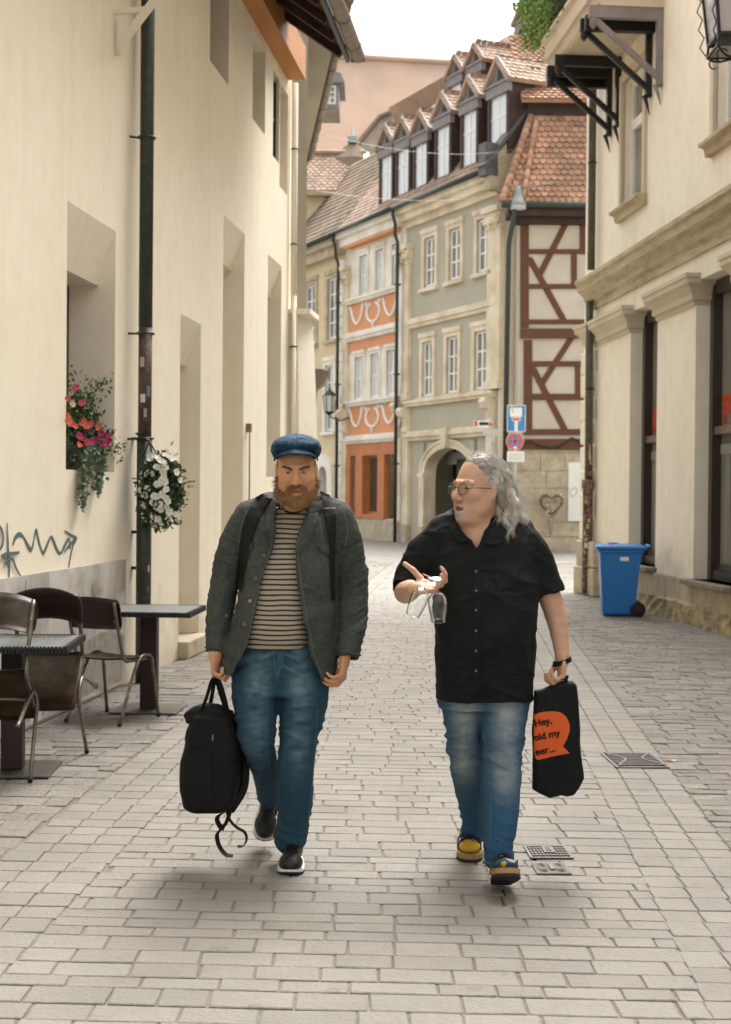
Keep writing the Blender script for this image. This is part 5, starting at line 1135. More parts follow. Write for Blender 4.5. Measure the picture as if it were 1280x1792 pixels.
for a, b in (((150, 795), (146, 885)), ((176, 795), (172, 860)), ((160, 790), (156, 830))):
    mb = MB(); pts = [LP(a[0] + (b[0] - a[0]) * u + rr.uniform(-9, 9) * (1 - u * .8), a[1] + (b[1] - a[1]) * u, .05) for u in np.linspace(0, 1, 22)]
    leafcloud(mb, pts, .034, 16, (.012, .02, .014), seed=6, drop=.6, asp=.8); mb.build('trailing_stem', M['leafs'], fb)
def flower(p, d, r, m, parent, petals=5, ctr=None, ruf=1):
    d = Vector(d).normalized(); u = d.orthogonal().normalized(); v = d.cross(u); V = [Vector(p) - d * r * .35]; K = petals * 4
    for i in range(K):
        a = 2 * math.pi * i / K; rad = r * (1 - .16 * abs(math.cos(a * petals / 2)) ** 3); V.append(Vector(p) + (u * math.cos(a) + v * math.sin(a)) * rad + d * r * .1 * math.sin(a * petals) * ruf)
    mb = MB(); mb.add(V, [(0, 1 + i, 1 + (i + 1) % K) for i in range(K)], 0, True, fr=False)
    if ctr: mb.lathe([(r * .16, 0), (0, r * .05)], Vector(p) - d * r * .27, 8, m=1, axis=tuple(d))
    return mb.build('flower', [m, ctr] if ctr else m, parent)
FM = {'mag': mat('magenta_petal', (.42, .012, .12), .6), 'pink': mat('pink_petal', (.50, .07, .13), .6), 'coral': mat('coral_petal', (.60, .13, .08), .6), 'cream': mat('cream_petal', (.62, .52, .30), .6), 'white': mat('white_petal', (.78, .77, .70), .6, (.70, .70, .62), 20), 'yel': mat('flower_centre', (.42, .42, .14), .7), 'purple': mat('purple_petal', (.10, .02, .10), .6)}
for (x, y, c) in [(176, 758, 'mag'), (184, 768, 'mag'), (178, 776, 'mag'), (190, 772, 'mag'), (193, 762, 'mag'), (183, 762, 'mag'), (140, 763, 'mag'), (145, 768, 'mag'), (160, 773, 'mag'), (152, 775, 'pink'), (157, 755, 'purple'), (142, 741, 'coral'), (134, 747, 'coral'), (152, 747, 'coral'), (148, 738, 'coral'), (121, 735, 'coral'), (124, 741, 'coral'), (160, 740, 'pink'), (156, 744, 'coral'), (173, 746, 'coral'), (131, 677, 'pink'), (144, 704, 'pink'), (126, 706, 'cream'), (141, 777, 'coral'), (147, 702, 'pink'), (121, 728, 'coral'), (128, 742, 'pink'), (120, 696, 'pink'), (168, 770, 'mag'), (186, 775, 'mag')]:
    for q in range(2): flower(LP(x + rr.uniform(-2, 2), y + rr.uniform(-2, 2), .03 + rr.uniform(-.04, .03)), (rr.uniform(.2, 1), rr.uniform(-1.3, -.5), rr.uniform(-.2, .6)), rr.uniform(.018, .028), FM[c], fb)
hb = thing('hanging_basket', LW(sp_ + .0, .35, 1.5), 'hanging ball of white petunias tied to the dark downpipe', 'flower basket')
bc_ = LP(281, 855, .30); RX, RZ = .185, .315
mb = MB(); rng = np.random.RandomState(12)
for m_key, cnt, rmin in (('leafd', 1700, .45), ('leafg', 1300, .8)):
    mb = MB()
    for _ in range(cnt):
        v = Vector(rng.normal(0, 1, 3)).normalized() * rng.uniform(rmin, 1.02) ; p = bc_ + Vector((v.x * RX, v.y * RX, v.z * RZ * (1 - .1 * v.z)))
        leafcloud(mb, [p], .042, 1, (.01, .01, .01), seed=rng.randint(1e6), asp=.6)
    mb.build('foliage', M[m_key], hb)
for (x, y) in [(270, 797), (277, 800), (263, 803), (258, 806), (286, 809), (283, 806), (296, 798), (300, 802), (290, 795), (275, 817), (281, 818), (290, 818), (286, 825), (246, 829), (257, 828), (267, 829), (287, 834), (246, 840), (281, 845), (275, 847), (289, 843), (283, 840), (246, 857), (258, 855), (250, 865), (255, 867), (291, 856), (284, 865), (270, 868), (276, 869), (291, 872), (294, 877), (252, 884), (268, 879), (281, 882), (275, 888), (281, 892), (297, 896), (308, 900), (296, 907), (268, 903), (274, 908), (277, 908), (254, 908), (265, 915), (281, 915), (250, 903), (316, 840), (310, 826), (305, 800), (262, 797), (292, 888)]:
    dx, dz = (x - 281) / 40, -(y - 855) / 70; q = max(0, 1 - dx * dx - dz * dz); nn = Vector((dx * .9, -.5 - .6 * q, dz * .6 + .1)); pt = at(x, y, bc_.y - RX * math.sqrt(q) - .012)
    flower(pt, nn + Vector(rng.normal(0, .18, 3)), .031 + rng.uniform(-.004, .004), FM['white'], hb, 5, FM['yel'])
mb = MB(); leafcloud(mb, [at(x, y, bc_.y) for x, y in ((322, 842), (327, 846), (318, 830), (322, 862), (318, 880), (325, 868), (312, 905), (306, 800), (295, 790), (332, 850))], .045, 7, (.02, .02, .02), seed=9, asp=.35); mb.build('foliage', M['leafy2'], hb)
mb = MB(); pt = LP(262, 772, .2); 
for x, y in ((250, 800), (268, 800), (274, 795)): mb.tube([pt, at(x, y, bc_.y)], .007, 5)
mb.tube([LW(sp_, .05, 2.07), pt, pt + Vector((0, 0, -.03))], .012, 5); mb.build('hanger', M['iron'], hb)
MB().lathe([(.05, -.18), (.13, -.1), (.15, .1)], bc_, 14).build('basket', M['dark'], hb)
# cigarette end on the paving
ce = gnd(1176, 1334); t = thing('cigarette_end', ce, 'tiny orange and white cigarette end on the paving beside the street drain', 'litter'); MB().tube([ce + Vector((-.03, 0, .008)), ce + Vector((.0, .004, .008))], .006, 6).build('filter', M['stk'][2], t); MB().tube([ce + Vector((.0, .004, .008)), ce + Vector((.03, .01, .008))], .006, 6).build('paper', M['white'], t)
# ================================================================ SDF MODELLING (numpy + openvdb surface)
import openvdb as vdb
from mathutils.bvhtree import BVHTree
def A3(p): return np.array(p, dtype=np.float32)
def smin(a, b, k):
    if k <= 0: return np.minimum(a, b)
    h = np.clip(.5 + .5 * (b - a) / k, 0, 1); return b + (a - b) * h - k * h * (1 - h)
class Prim:
    def __init__(s, f, lo, hi): s.f, s.lo, s.hi = f, np.array(lo, float), np.array(hi, float)
def cone(a, b, ra, rb=None):
    a, b = A3(a), A3(b); rb = ra if rb is None else rb; ab = b - a; L = float(ab @ ab) + 1e-12; r = max(ra, rb)
    def f(X, Y, Z):
        x, y, z = X - a[0], Y - a[1], Z - a[2]; t = np.clip((x * ab[0] + y * ab[1] + z * ab[2]) / L, 0, 1)
        return np.sqrt((x - t * ab[0]) ** 2 + (y - t * ab[1]) ** 2 + (z - t * ab[2]) ** 2) - (ra + (rb - ra) * t)
    return Prim(f, np.minimum(a, b) - r, np.maximum(a, b) + r)
def path(pts, rad, k=3, sub=True):
    q = [tuple(p) + (r,) for p, r in zip(pts, rad)]; q = smooth_path(q, k) if sub and len(q) > 2 else q
    cs = [cone(q[i][:3], q[i + 1][:3], q[i][3], q[i + 1][3]) for i in range(len(q) - 1)]
    def f(X, Y, Z):
        d = cs[0].f(X, Y, Z)
        for c in cs[1:]: d = smin(d, c.f(X, Y, Z), .006)
        return d
    return Prim(f, np.min([c.lo for c in cs], 0), np.max([c.hi for c in cs], 0))
def ell(c, r, rot=None):
    c, r = A3(c), A3(r if hasattr(r, '__len__') else (r, r, r)); m = np.array(rot, dtype=np.float32) if rot is not None else None; R_ = float(r.max())
    def f(X, Y, Z):
        x, y, z = X - c[0], Y - c[1], Z - c[2]
        if m is not None: x, y, z = m[0, 0] * x + m[1, 0] * y + m[2, 0] * z, m[0, 1] * x + m[1, 1] * y + m[2, 1] * z, m[0, 2] * x + m[1, 2] * y + m[2, 2] * z
        k0 = np.sqrt((x / r[0]) ** 2 + (y / r[1]) ** 2 + (z / r[2]) ** 2); k1 = np.sqrt((x / r[0] ** 2) ** 2 + (y / r[1] ** 2) ** 2 + (z / r[2] ** 2) ** 2) + 1e-6
        return k0 * (k0 - 1) / k1
    return Prim(f, c - R_, c + R_)
def loft(keys, pw=2.4):   # keys (z, cx, cy, rx, ry)
    K = sorted(keys); K = np.array(smooth_path(K, 5)); K = K[np.argsort(K[:, 0])]; z = K[:, 0]
    def f(X, Y, Z):
        cx, cy, rx, ry = (np.interp(Z, z, K[:, i]).astype(np.float32) for i in (1, 2, 3, 4))
        n = (np.abs((X - cx) / rx) ** pw + np.abs((Y - cy) / ry) ** pw + 1e-9) ** (1 / pw)
        d = (n - 1) * np.minimum(rx, ry); return np.maximum(d, np.maximum(Z - z[-1], z[0] - Z))
    return Prim(f, [min(K[:, 1] - K[:, 3]), min(K[:, 2] - K[:, 4]), z[0]], [max(K[:, 1] + K[:, 3]), max(K[:, 2] + K[:, 4]), z[-1]])
def polyprism(poly, y0, y1, rnd=0):   # polygon in (x, z)
    P = np.array(poly, dtype=np.float32); n = len(P)
    def f(X, Y, Z):
        d = np.full(X.shape, 1e9, np.float32); s = np.ones(X.shape, np.float32)
        for i in range(n):
            j = (i - 1) % n; ex, ez = P[j] - P[i]; wx, wz = X - P[i, 0], Z - P[i, 1]; t = np.clip((wx * ex + wz * ez) / (ex * ex + ez * ez + 1e-12), 0, 1)
            d = np.minimum(d, (wx - ex * t) ** 2 + (wz - ez * t) ** 2)
            c1 = Z >= P[i, 1]; c2 = Z < P[j, 1]; c3 = ex * wz > ez * wx; s = np.where((c1 & c2 & c3) | (~c1 & ~c2 & ~c3), -s, s)
        d = s * np.sqrt(d); dy = np.maximum(y0 - Y, Y - y1)
        if rnd: 
            a, b = d + rnd, dy + rnd; return np.minimum(np.maximum(a, b), 0) + np.sqrt(np.maximum(a, 0) ** 2 + np.maximum(b, 0) ** 2) - rnd
        return np.maximum(d, dy)
    return Prim(f, [P[:, 0].min(), y0, P[:, 1].min()], [P[:, 0].max(), y1, P[:, 1].max()])
def half(p, n):
    p, n = A3(p), A3(Vector(n).normalized())
    return Prim(lambda X, Y, Z: (X - p[0]) * n[0] + (Y - p[1]) * n[1] + (Z - p[2]) * n[2], [-99] * 3, [99] * 3)
def endcut(p, d, r=.09):
    p, d = A3(p), A3(Vector(d).normalized()); c = p + d * r * .8
    return Prim(lambda X, Y, Z: np.maximum(-((X - p[0]) * d[0] + (Y - p[1]) * d[1] + (Z - p[2]) * d[2]), np.sqrt((X - c[0]) ** 2 + (Y - c[1]) ** 2 + (Z - c[2]) ** 2) - r), c - r, c + r)
def U(p, k=.0): return ('u', p, k)
def S(p, k=.0): return ('s', p, k)
def I(p, k=.0): return ('i', p, k)
def vnoise(P, seed=0):
    P = np.asarray(P, dtype=np.float64); i = np.floor(P).astype(np.int64); f = P - i; f = f * f * (3 - 2 * f); out = np.zeros(len(P))
    for dx in (0, 1):
        for dy in (0, 1):
            for dz in (0, 1):
                h = (i[:, 0] + dx) * 374761393 + (i[:, 1] + dy) * 668265263 + (i[:, 2] + dz) * 2147483647 + seed * 974634777
                h = (h ^ (h >> 13)) * 1274126177 & 0x7fffffff; h = (h ^ (h >> 16)) & 0xffff
                out += h / 32767.5 * np.where(dx, f[:, 0], 1 - f[:, 0]) * np.where(dy, f[:, 1], 1 - f[:, 1]) * np.where(dz, f[:, 2], 1 - f[:, 2])
    return out - 1
def fbm(P, seed=0, o=3): return sum(vnoise(np.asarray(P) * 2 ** k, seed + k) * .5 ** k for k in range(o))
def vnormals(V, Q):
    n = np.cross(V[Q[:, 2]] - V[Q[:, 0]], V[Q[:, 3]] - V[Q[:, 1]]); N = np.zeros_like(V)
    for k in range(4): np.add.at(N, Q[:, k], n)
    return N / (np.linalg.norm(N, axis=1, keepdims=True) + 1e-12)
def sdf_mesh(ops, h):
    us = [o for o in ops if o[0] == 'u']; lo = np.min([o[1].lo for o in us], 0) - 4 * h; hi = np.max([o[1].hi for o in us], 0) + 4 * h
    for o in ops:
        if o[0] == 'i' and o[1].lo[0] > -50: lo = np.maximum(lo, o[1].lo - 4 * h); hi = np.minimum(hi, o[1].hi + 4 * h)
    n = np.ceil((hi - lo) / h).astype(int) + 1; bgv = 3 * h; G_ = np.full(n, bgv, np.float32); Bk = 32
    for i in range(0, n[0], Bk):
        for j in range(0, n[1], Bk):
            for k in range(0, n[2], Bk):
                b0 = lo + np.array([i, j, k]) * h; e = np.minimum([i + Bk, j + Bk, k + Bk], n); b1 = lo + (e - 1) * h
                def near(o): m_ = o[2] + 4 * h; return np.all(o[1].lo - m_ <= b1) and np.all(o[1].hi + m_ >= b0)
                if not any(near(o) for o in us): continue
                X, Y, Z = np.meshgrid(*[(lo[a] + np.arange((i, j, k)[a], e[a]) * h).astype(np.float32) for a in range(3)], indexing='ij'); d = np.full(X.shape, 9., np.float32)
                for o in ops:
                    if o[0] == 'i': d = np.maximum(d, o[1].f(X, Y, Z))
                    elif near(o):
                        if o[0] == 'u': d = smin(d, o[1].f(X, Y, Z), o[2])
                        else: d = -smin(-d, o[1].f(X, Y, Z), o[2])
                G_[i:e[0], j:e[1], k:e[2]] = np.clip(d, -bgv, bgv)
    g = vdb.FloatGrid(background=bgv); g.copyFromArray(G_); pts, tri, quads = g.convertToPolygons(0.0, 0.0)[:3] if len(g.convertToPolygons(0.0, 0.0)) == 3 else (*g.convertToPolygons(0.0), None)
    if quads is None: pts, quads = pts, tri
    V = np.array(pts, dtype=np.float64) * h + lo; return V, np.array(quads, dtype=np.int64)[:, ::-1]
def relax(V, Q, it=2, lam=.5):
    for _ in range(it):
        S_ = np.zeros_like(V); C_ = np.zeros(len(V))
        for k in range(4): np.add.at(S_, Q[:, k], V[Q[:, (k + 1) % 4]]); np.add.at(C_, Q[:, k], 1); np.add.at(S_, Q[:, k], V[Q[:, (k - 1) % 4]]); np.add.at(C_, Q[:, k], 1)
        V = V + lam * (S_ / np.maximum(C_, 1)[:, None] - V)
    return V
def sdf_obj(name, ops, h, m, parent, disp=None, color=None, rl=1, label=None):
    V, Q = sdf_mesh(ops, h); V = relax(V, Q, rl)
    N = vnormals(V, Q)
    if (N * (V - V.mean(0))).sum() < 0: Q = Q[:, ::-1]; N = -N
    if disp is not None: V = V + N * disp(V, N)[:, None]
    o = link_mesh(name, V, Q, m, parent, True)
    if color is not None:
        c = color(V, N); ca = o.data.color_attributes.new('col', 'FLOAT_COLOR', 'POINT'); ca.data.foreach_set('color', np.concatenate([c, np.ones((len(c), 1))], 1).astype(np.float32).ravel())
    if label: o['label'] = label
    o['_v'] = 0; del o['_v']
    o_bvh[o.name] = BVHTree.FromPolygons(V.tolist(), Q.tolist()); return o
o_bvh = {}
def cast(bv, px, py, back=0):
    d = ray(px, py).normalized(); best = None
    for b in bv:
        r = b.ray_cast(CAM, d)
        if r[0] is not None and (best is None or r[3] < best[1]): best = (r[0], r[3], r[1])
    return best
def drape(name, ea, eb, m, parent, bv, off=.004, th=.004, nu=24, nv=6, label=None, base=None, Yd=6.0, puff=0):
    """strip between two pixel polylines ea, eb laid on the surface bv, with real thickness"""
    def res(P, n):
        P = np.array(smooth_path([tuple(map(float, p)) for p in P], 6)) if len(P) > 2 else np.array(P, float); L = np.r_[0, np.cumsum(np.linalg.norm(np.diff(P, axis=0), axis=1))]; t = np.linspace(0, L[-1], n + 1)
        return np.c_[np.interp(t, L, P[:, 0]), np.interp(t, L, P[:, 1])]
    a, b = res(ea, nu), res(eb, nu); top = []; dist = np.full((nu + 1, nv + 1), np.nan); dirs = {}
    for i in range(nu + 1):
        for j in range(nv + 1):
            p = a[i] + (b[i] - a[i]) * j / nv; c = cast(bv, p[0], p[1]); dirs[i, j] = ray(p[0], p[1]).normalized()
            if c: dist[i, j] = c[1]
    if np.isnan(dist).all(): dist[:] = Yd
    med = np.nanmedian(dist)
    for i in range(nu + 1):
        r = dist[i]
        if np.isnan(r).all(): continue
        r[np.isnan(r)] = np.nanmean(r)
    for j in range(nv + 1):
        c = dist[:, j]; ok = ~np.isnan(c); dist[:, j] = np.interp(np.arange(nu + 1), np.where(ok)[0], c[ok]) if ok.any() else med
    for _ in range(2):
        D = dist.copy(); D[1:-1] = np.minimum(dist[1:-1], (dist[:-2] + 2 * dist[1:-1] + dist[2:]) / 4); D[:, 1:-1] = np.minimum(D[:, 1:-1], (D[:, :-2] + 2 * D[:, 1:-1] + D[:, 2:]) / 4); dist = D
    V = []
    for s_ in (0, 1):
        for i in range(nu + 1):
            for j in range(nv + 1):
                q = dist[i, j] - off - (th if s_ == 0 else 0) - (puff * math.sin(math.pi * j / nv) if s_ == 0 else 0); V.append(CAM + dirs[i, j] * q)
    n1 = (nu + 1) * (nv + 1); ix = lambda s_, i, j: s_ * n1 + i * (nv + 1) + j; Fs = []
    for i in range(nu):
        for j in range(nv): Fs += [(ix(0, i, j), ix(0, i + 1, j), ix(0, i + 1, j + 1), ix(0, i, j + 1)), (ix(1, i, j), ix(1, i, j + 1), ix(1, i + 1, j + 1), ix(1, i + 1, j))]
        for j in (0, nv): Fs.append((ix(0, i, j), ix(0, i + 1, j), ix(1, i + 1, j), ix(1, i, j)))
    for j in range(nv):
        for i in (0, nu): Fs.append((ix(0, i, j), ix(0, i, j + 1), ix(1, i, j + 1), ix(1, i, j)))
    o = link_mesh(name, V, Fs, m, parent, False)
    me = o.data; o_bvh[o.name] = BVHTree.FromPolygons([tuple(v) for v in V], Fs)
    if label: o['label'] = label
    return o
def strands(name, roots, dirs, length, width, m, parent, seg=5, curl=0, grav=0, seed=0, cfreq=30, taper=True, bend=None, island=True, ph0=None):
    rr = np.random.RandomState(seed); V = []; Fs = []
    for n_, (p, d) in enumerate(zip(roots, dirs)):
        p = Vector(p); d = Vector(d).normalized(); L = length * rr.uniform(.6, 1.25); u = d.orthogonal().normalized(); ph = rr.uniform(0, 6.28); w_ = Vector(rr.normal(0, 1, 3)).normalized(); fr = cfreq * rr.uniform(.7, 1.3); b0 = len(V)
        if ph0 is not None: ph = ph0[n_] + rr.uniform(-.6, .6); fr = cfreq * (1 + .12 * math.sin(ph0[n_] * 7)); L = length * (1 + .3 * math.sin(ph0[n_] * 13)) * rr.uniform(.85, 1.1)
        side = (ray(640, 866).cross(d)); side = side.normalized() if side.length > .05 else u; q = p.copy(); dd = d.copy()
        for i in range(seg + 1):
            t = i / seg; c = q + (u * math.cos(ph + fr * t * L) + d.cross(u) * math.sin(ph + fr * t * L)) * curl * min(1, t * 3) ; ww = width * ((1 - t * .85) if taper else 1)
            V += [c + side * ww / 2, c - side * ww / 2]
            if i < seg:
                if bend is not None: dd = (dd + Vector(bend(q, t)) * (L / seg)).normalized()
                dd = (dd + Vector((0, 0, -grav * L / seg))).normalized(); q = q + dd * L / seg
        Fs += [(b0 + 2 * i, b0 + 2 * i + 1, b0 + 2 * i + 3, b0 + 2 * i + 2) for i in range(seg)]
    return link_mesh(name, V, Fs, m, parent, True)
# ---------------------------------------------------------------- anatomy
def head_ops(X, sc=1., jaw=1., chub=0.):
    """X maps head-local metres (x image right, -y forward, z up, origin between the ears at eye height) to the world; returns ops"""
    q = lambda x, y, z: tuple(X(Vector((x, y, z)) * sc)); m = np.array(X.rot); r = lambda *a: tuple(v * sc for v in a)
    e = lambda c, rr_: ell(q(*c), r(*rr_), m)
    o = [U(e((0, .018, .045), (.077, .099, .090))), U(e((0, -.035, -.02), (.064 + chub * .5, .066, .088)), .03), U(e((0, -.040, -.088), (.046 * jaw + chub, .050, .036)), .03), U(e((0, -.004, -.030), (.0735, .060, .062)), .02), U(e((0, -.072, -.104), (.024, .022, .020)), .025)]
    for s in (-1, 1):
        o += [U(e((s * .043, -.062, -.030), (.024 + chub * .4, .028, .026)), .02), U(e((s * .045, -.03, -.075), (.026 + chub, .035, .035)), .025)]
        o += [U(cone(q(s * .008, -.097, .020), q(s * .048, -.080, .021), .009 * sc, .007 * sc), .014)]
        o += [S(ell(q(s * .031, -.108, .001), r(.019, .018, .011), m), .012)]
        o += [U(e((s * .031, -.0790, .0005), (.0155, .0115, .0120)), .004)]
        o += [U(path([q(s * .016, -.0925, .001), q(s * .031, -.0955, .0072), q(s * .047, -.087, .001)], [.0024 * sc, .0034 * sc, .0024 * sc]), .003), U(path([q(s * .018, -.091, -.003), q(s * .031, -.0935, -.0065), q(s * .045, -.086, -.003)], [.0026 * sc] * 3), .003)]
        o += [U(e((s * .015, -.106, -.044), (.0112, .012, .009)), .005)]
        o += [U(e((s * .080, .010, -.008), (.009, .017, .031)), .006), S(e((s * .090, .004, -.004), (.006, .009, .017)), .004), U(e((s * .079, .002, -.034), (.007, .009, .010)), .005)]
    o += [U(path([q(0, -.094, .016), q(0, -.108, -.012), q(0, -.121, -.038)], [.0085 * sc, .0095 * sc, .0142 * sc]), .010), U(e((0, -.112, -.050), (.009, .012, .006)), .006)]
    o += [S(cone(q(-.008, -.119, -.056), q(-.008, -.112, -.048), .0035 * sc), .002), S(cone(q(.008, -.119, -.056), q(.008, -.112, -.048), .0035 * sc), .002)]
    return o
def lips_ops(X, sc, op=.0):
    q = lambda x, y, z: tuple(X(Vector((x, y, z)) * sc))
    return [U(path([q(-.025, -.090, -.077), q(-.010, -.101, -.071), q(0, -.102, -.0725), q(.010, -.101, -.071), q(.025, -.090, -.077)], [.003 * sc, .0055 * sc, .005 * sc, .0055 * sc, .003 * sc]), .006),
            U(path([q(-.022, -.089, -.079 - op), q(0, -.099, -.085 - op), q(.022, -.089, -.079 - op)], [.003 * sc, .0068 * sc, .003 * sc]), .006),
            S(ell(q(0, -.103, -.0775 - op / 2), tuple(v * sc for v in (.019, .014, .0014 + op * .55)), np.array(X.rot)), .002)]
class Xf:
    def __init__(s, o, yaw=0, pitch=0, roll=0): s.o = Vector(o); s.M = Matrix.Rotation(yaw, 3, 'Z') @ Matrix.Rotation(pitch, 3, 'X') @ Matrix.Rotation(roll, 3, 'Y'); s.rot = [list(r) for r in s.M]
    def __call__(s, v): return s.o + s.M @ Vector(v)
    def inv(s, V): return (np.asarray(V) - np.array(s.o)) @ np.array(s.rot)
def hand_ops(W, d, n, side, curls, thumb, sc=1.0, spread=.06, k=.008):
    """W wrist, d towards the knuckles, n palm normal, side (+1/-1) picks the thumb side, curls = 4 x (a1,a2,a3) degrees, thumb = joint offsets"""
    W = Vector(W); d = Vector(d).normalized(); n = Vector(n); n = (n - d * n.dot(d)).normalized(); s = d.cross(n) * side   # s points to the thumb side
    P = lambda a, b, c: W + (d * a + s * b + n * c) * sc; m = np.array(Matrix((d, s, n)).transposed())
    o = [U(ell(P(.052, 0, 0), (.056 * sc, .040 * sc, .0155 * sc), m), k), U(cone(P(.005, 0, 0), P(.03, 0, 0), .0255 * sc, .024 * sc), .012), U(ell(P(.035, .026, .010), (.030 * sc, .016 * sc, .015 * sc), m), k)]
    base = [(.090, .029), (.094, .0095), (.090, -.0095), (.082, -.027)]; ln = [(.042, .026, .020), (.046, .029, .021), (.043, .027, .020), (.034, .021, .018)]; rd = [.0098, .0098, .0092, .0082]
    for f in range(4):
        p = P(base[f][0] - .012, base[f][1], 0); c = P(base[f][0], base[f][1], -.001); o.append(U(cone(p, c, rd[f] * sc * 1.05, rd[f] * sc * 1.1), k)); a = 0; dd0 = (d + s * spread * (1.5 - f)).normalized(); q = c
        for j in range(3):
            a += R(curls[f][j]); dr = dd0 * math.cos(a) + n * math.sin(a); q2 = q + dr * ln[f][j] * sc; o.append(U(cone(q, q2, rd[f] * sc * (1 - .08 * j), rd[f] * sc * (.94 - .1 * j)), .003)); q = q2
    q = P(.012, .022, .006)
    for j, (a, b, c, r_) in enumerate(thumb):
        q2 = P(a, b, c); o.append(U(cone(q, q2, (.0145, .0125, .0108)[min(j, 2)] * sc, r_ * sc), .006)); q = q2
    return o
THUMB = [(.045, .045, .012, .0125), (.072, .052, .024, .0108), (.095, .046, .036, .0095)]
def skin_color(X, sc, base, lipc, red, stub=None, stubamt=0):
    base, lipc, red = map(np.array, (base, lipc, red))
    def f(V, N):
        L = X.inv(V) / sc; c = np.tile(base, (len(V), 1)); n = fbm(V * 30, 3)[:, None] * .06; c = c * (1 + n)
        face = (L[:, 1] < -.02) & (np.abs(L[:, 0]) < .12) & (np.abs(L[:, 2]) < .16)
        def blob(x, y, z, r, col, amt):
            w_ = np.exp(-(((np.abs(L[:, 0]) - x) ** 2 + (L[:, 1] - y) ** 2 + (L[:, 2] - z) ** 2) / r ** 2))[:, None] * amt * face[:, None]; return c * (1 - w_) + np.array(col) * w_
        c = blob(.045, -.07, -.035, .022, red, .55); c = blob(0, -.12, -.042, .016, red, .6); c = blob(.081, .0, -.01, .02, red, .4)
        lm = np.exp(-(np.maximum(np.abs(L[:, 2] + .078) - .004, 0) / .0045) ** 2) * np.exp(-(np.maximum(np.abs(L[:, 0]) - .018, 0) / .006) ** 2) * (L[:, 1] < -.085) * face; c = c * (1 - lm[:, None] * .85) + lipc * lm[:, None] * .85
        ins = (np.abs(L[:, 0]) < .018) & (np.abs(L[:, 2] + .083) < .0085) & (L[:, 1] > -.0985) & (L[:, 1] < -.07) & face & (stub is not None); c = np.where(ins[:, None], np.array((.035, .010, .008)), c)
        c = blob(.031, -.094, .0, .0125, base * .62, .6)  # darker lids, with eye-socket shading painted into the skin colour
        if stub is not None:
            z, x, y = L[:, 2], np.abs(L[:, 0]), L[:, 1]; w_ = np.clip((-.052 - z) / .01, 0, 1) * np.clip((.046 - x) / .012, 0, 1) * (y < -.035) * (1 - lm) * np.clip((z + .135) / .02, 0, 1); w_ = w_ * stubamt * np.clip(.75 + .6 * fbm(V * 160, 5, 2), 0, 1); c = c * (1 - w_[:, None]) + np.array(stub) * w_[:, None]
        return np.clip(c, 0, 1)
    return f
def eyes(X, sc, parent, iris=(.03, .02, .015), gaze=(0, 0)):
    for s in (-1, 1):
        c = X(Vector((s * .031, -.0842, -.0003)) * sc); g = (X.M @ Vector((math.sin(gaze[0]), -math.cos(gaze[0]), math.sin(gaze[1])))).normalized(); mb = MB()
        mb.lathe([(.0, -.0128 * sc)] + [(.0128 * sc * math.cos(a), .0128 * sc * math.sin(a)) for a in np.linspace(-1.5, 1.05, 9)], c, 16, axis=tuple(g), m=0)
        mb.lathe([(.0128 * sc * math.cos(a), .0129 * sc * math.sin(a)) for a in np.linspace(1.05, 1.57, 4)], c, 16, axis=tuple(g), m=1); mb.build('eye', [M['sclera'], M['iris']], parent)
def thin_glass(name, tint=(.97, .98, .98), k=1.0):
    m = bpy.data.materials.new(name); m.use_nodes = True; nt = m.node_tree; nt.nodes.clear(); N = nt.nodes.new; o_, mx, tr, g, fz = N('ShaderNodeOutputMaterial'), N('ShaderNodeMixShader'), N('ShaderNodeBsdfTransparent'), N('ShaderNodeBsdfGlossy'), N('ShaderNodeLayerWeight')
    tr.inputs[0].default_value = (*tint, 1); g.inputs['Roughness'].default_value = .02; fz.inputs['Blend'].default_value = .30 * k; mp = N('ShaderNodeMapRange'); mp.inputs[3].default_value = .05 * k; mp.inputs[4].default_value = .7
    nt.links.new(fz.outputs['Fresnel'], mp.inputs[0]); nt.links.new(mp.outputs[0], mx.inputs[0]); nt.links.new(tr.outputs[0], mx.inputs[1]); nt.links.new(g.outputs[0], mx.inputs[2]); nt.links.new(mx.outputs[0], o_.inputs[0]); return m
M['sclera'] = mat('eye_white', (.42, .38, .34), .25); M['iris'] = mat('dark_iris', (.02, .015, .012), .1)
def skinmat(name):
    m = mat(name, (.5, .3, .2), .48, attr='col', bump=.12, bscale=220, spec=.45); b = m.node_tree.nodes['Principled BSDF']; b.inputs['Subsurface Weight'].default_value = .12; b.inputs['Subsurface Radius'].default_value = (.012, .005, .003); return m
M['skin1'] = skinmat('tanned_skin'); M['skin2'] = skinmat('fair_skin')
M['denim'] = mat('faded_denim', (.1, .2, .3), .85, attr='col', bump=.5, bscale=260, crease=.75, cscale=7, cst=(1, 1, 2.6))
M['jacket'] = mat('grey_green_canvas', (.036, .043, .037), .85, (.056, .064, .056), 9, (.35, .7), .35, 240, c3=(.095, .104, .093), scale3=40, amt3=.3, crease=.6, cscale=5, cst=(1, 1, 1.2), spec=.3)
M['jacketlight'] = mat('canvas_seam', (.095, .105, .093), .8)
M['capcloth'] = mat('navy_cap_cloth', (.004, .024, .052), .8, (.008, .042, .085), 14, bump=.4, bscale=200, c3=(.03, .085, .14), scale3=45, amt3=.5, crease=.9, cscale=16, spec=.3)
M['blackcloth'] = mat('black_cotton', (.0035, .005, .005), .7, (.006, .009, .009), 9, bump=.15, bscale=150, spec=.22, crease=.7, cscale=6)
M['blackbag'] = mat('black_nylon', (.004, .0043, .0045), .65, (.007, .007, .008), 12, bump=.2, bscale=180, spec=.22, crease=.6, cscale=9)
M['strapb'] = mat('black_webbing', (.006, .0055, .006), .7, spec=.3)
M['shoeblk'] = mat('black_leather', (.006, .0065, .0065), .42, (.011, .012, .012), 30, bump=.3, bscale=90, spec=.4)
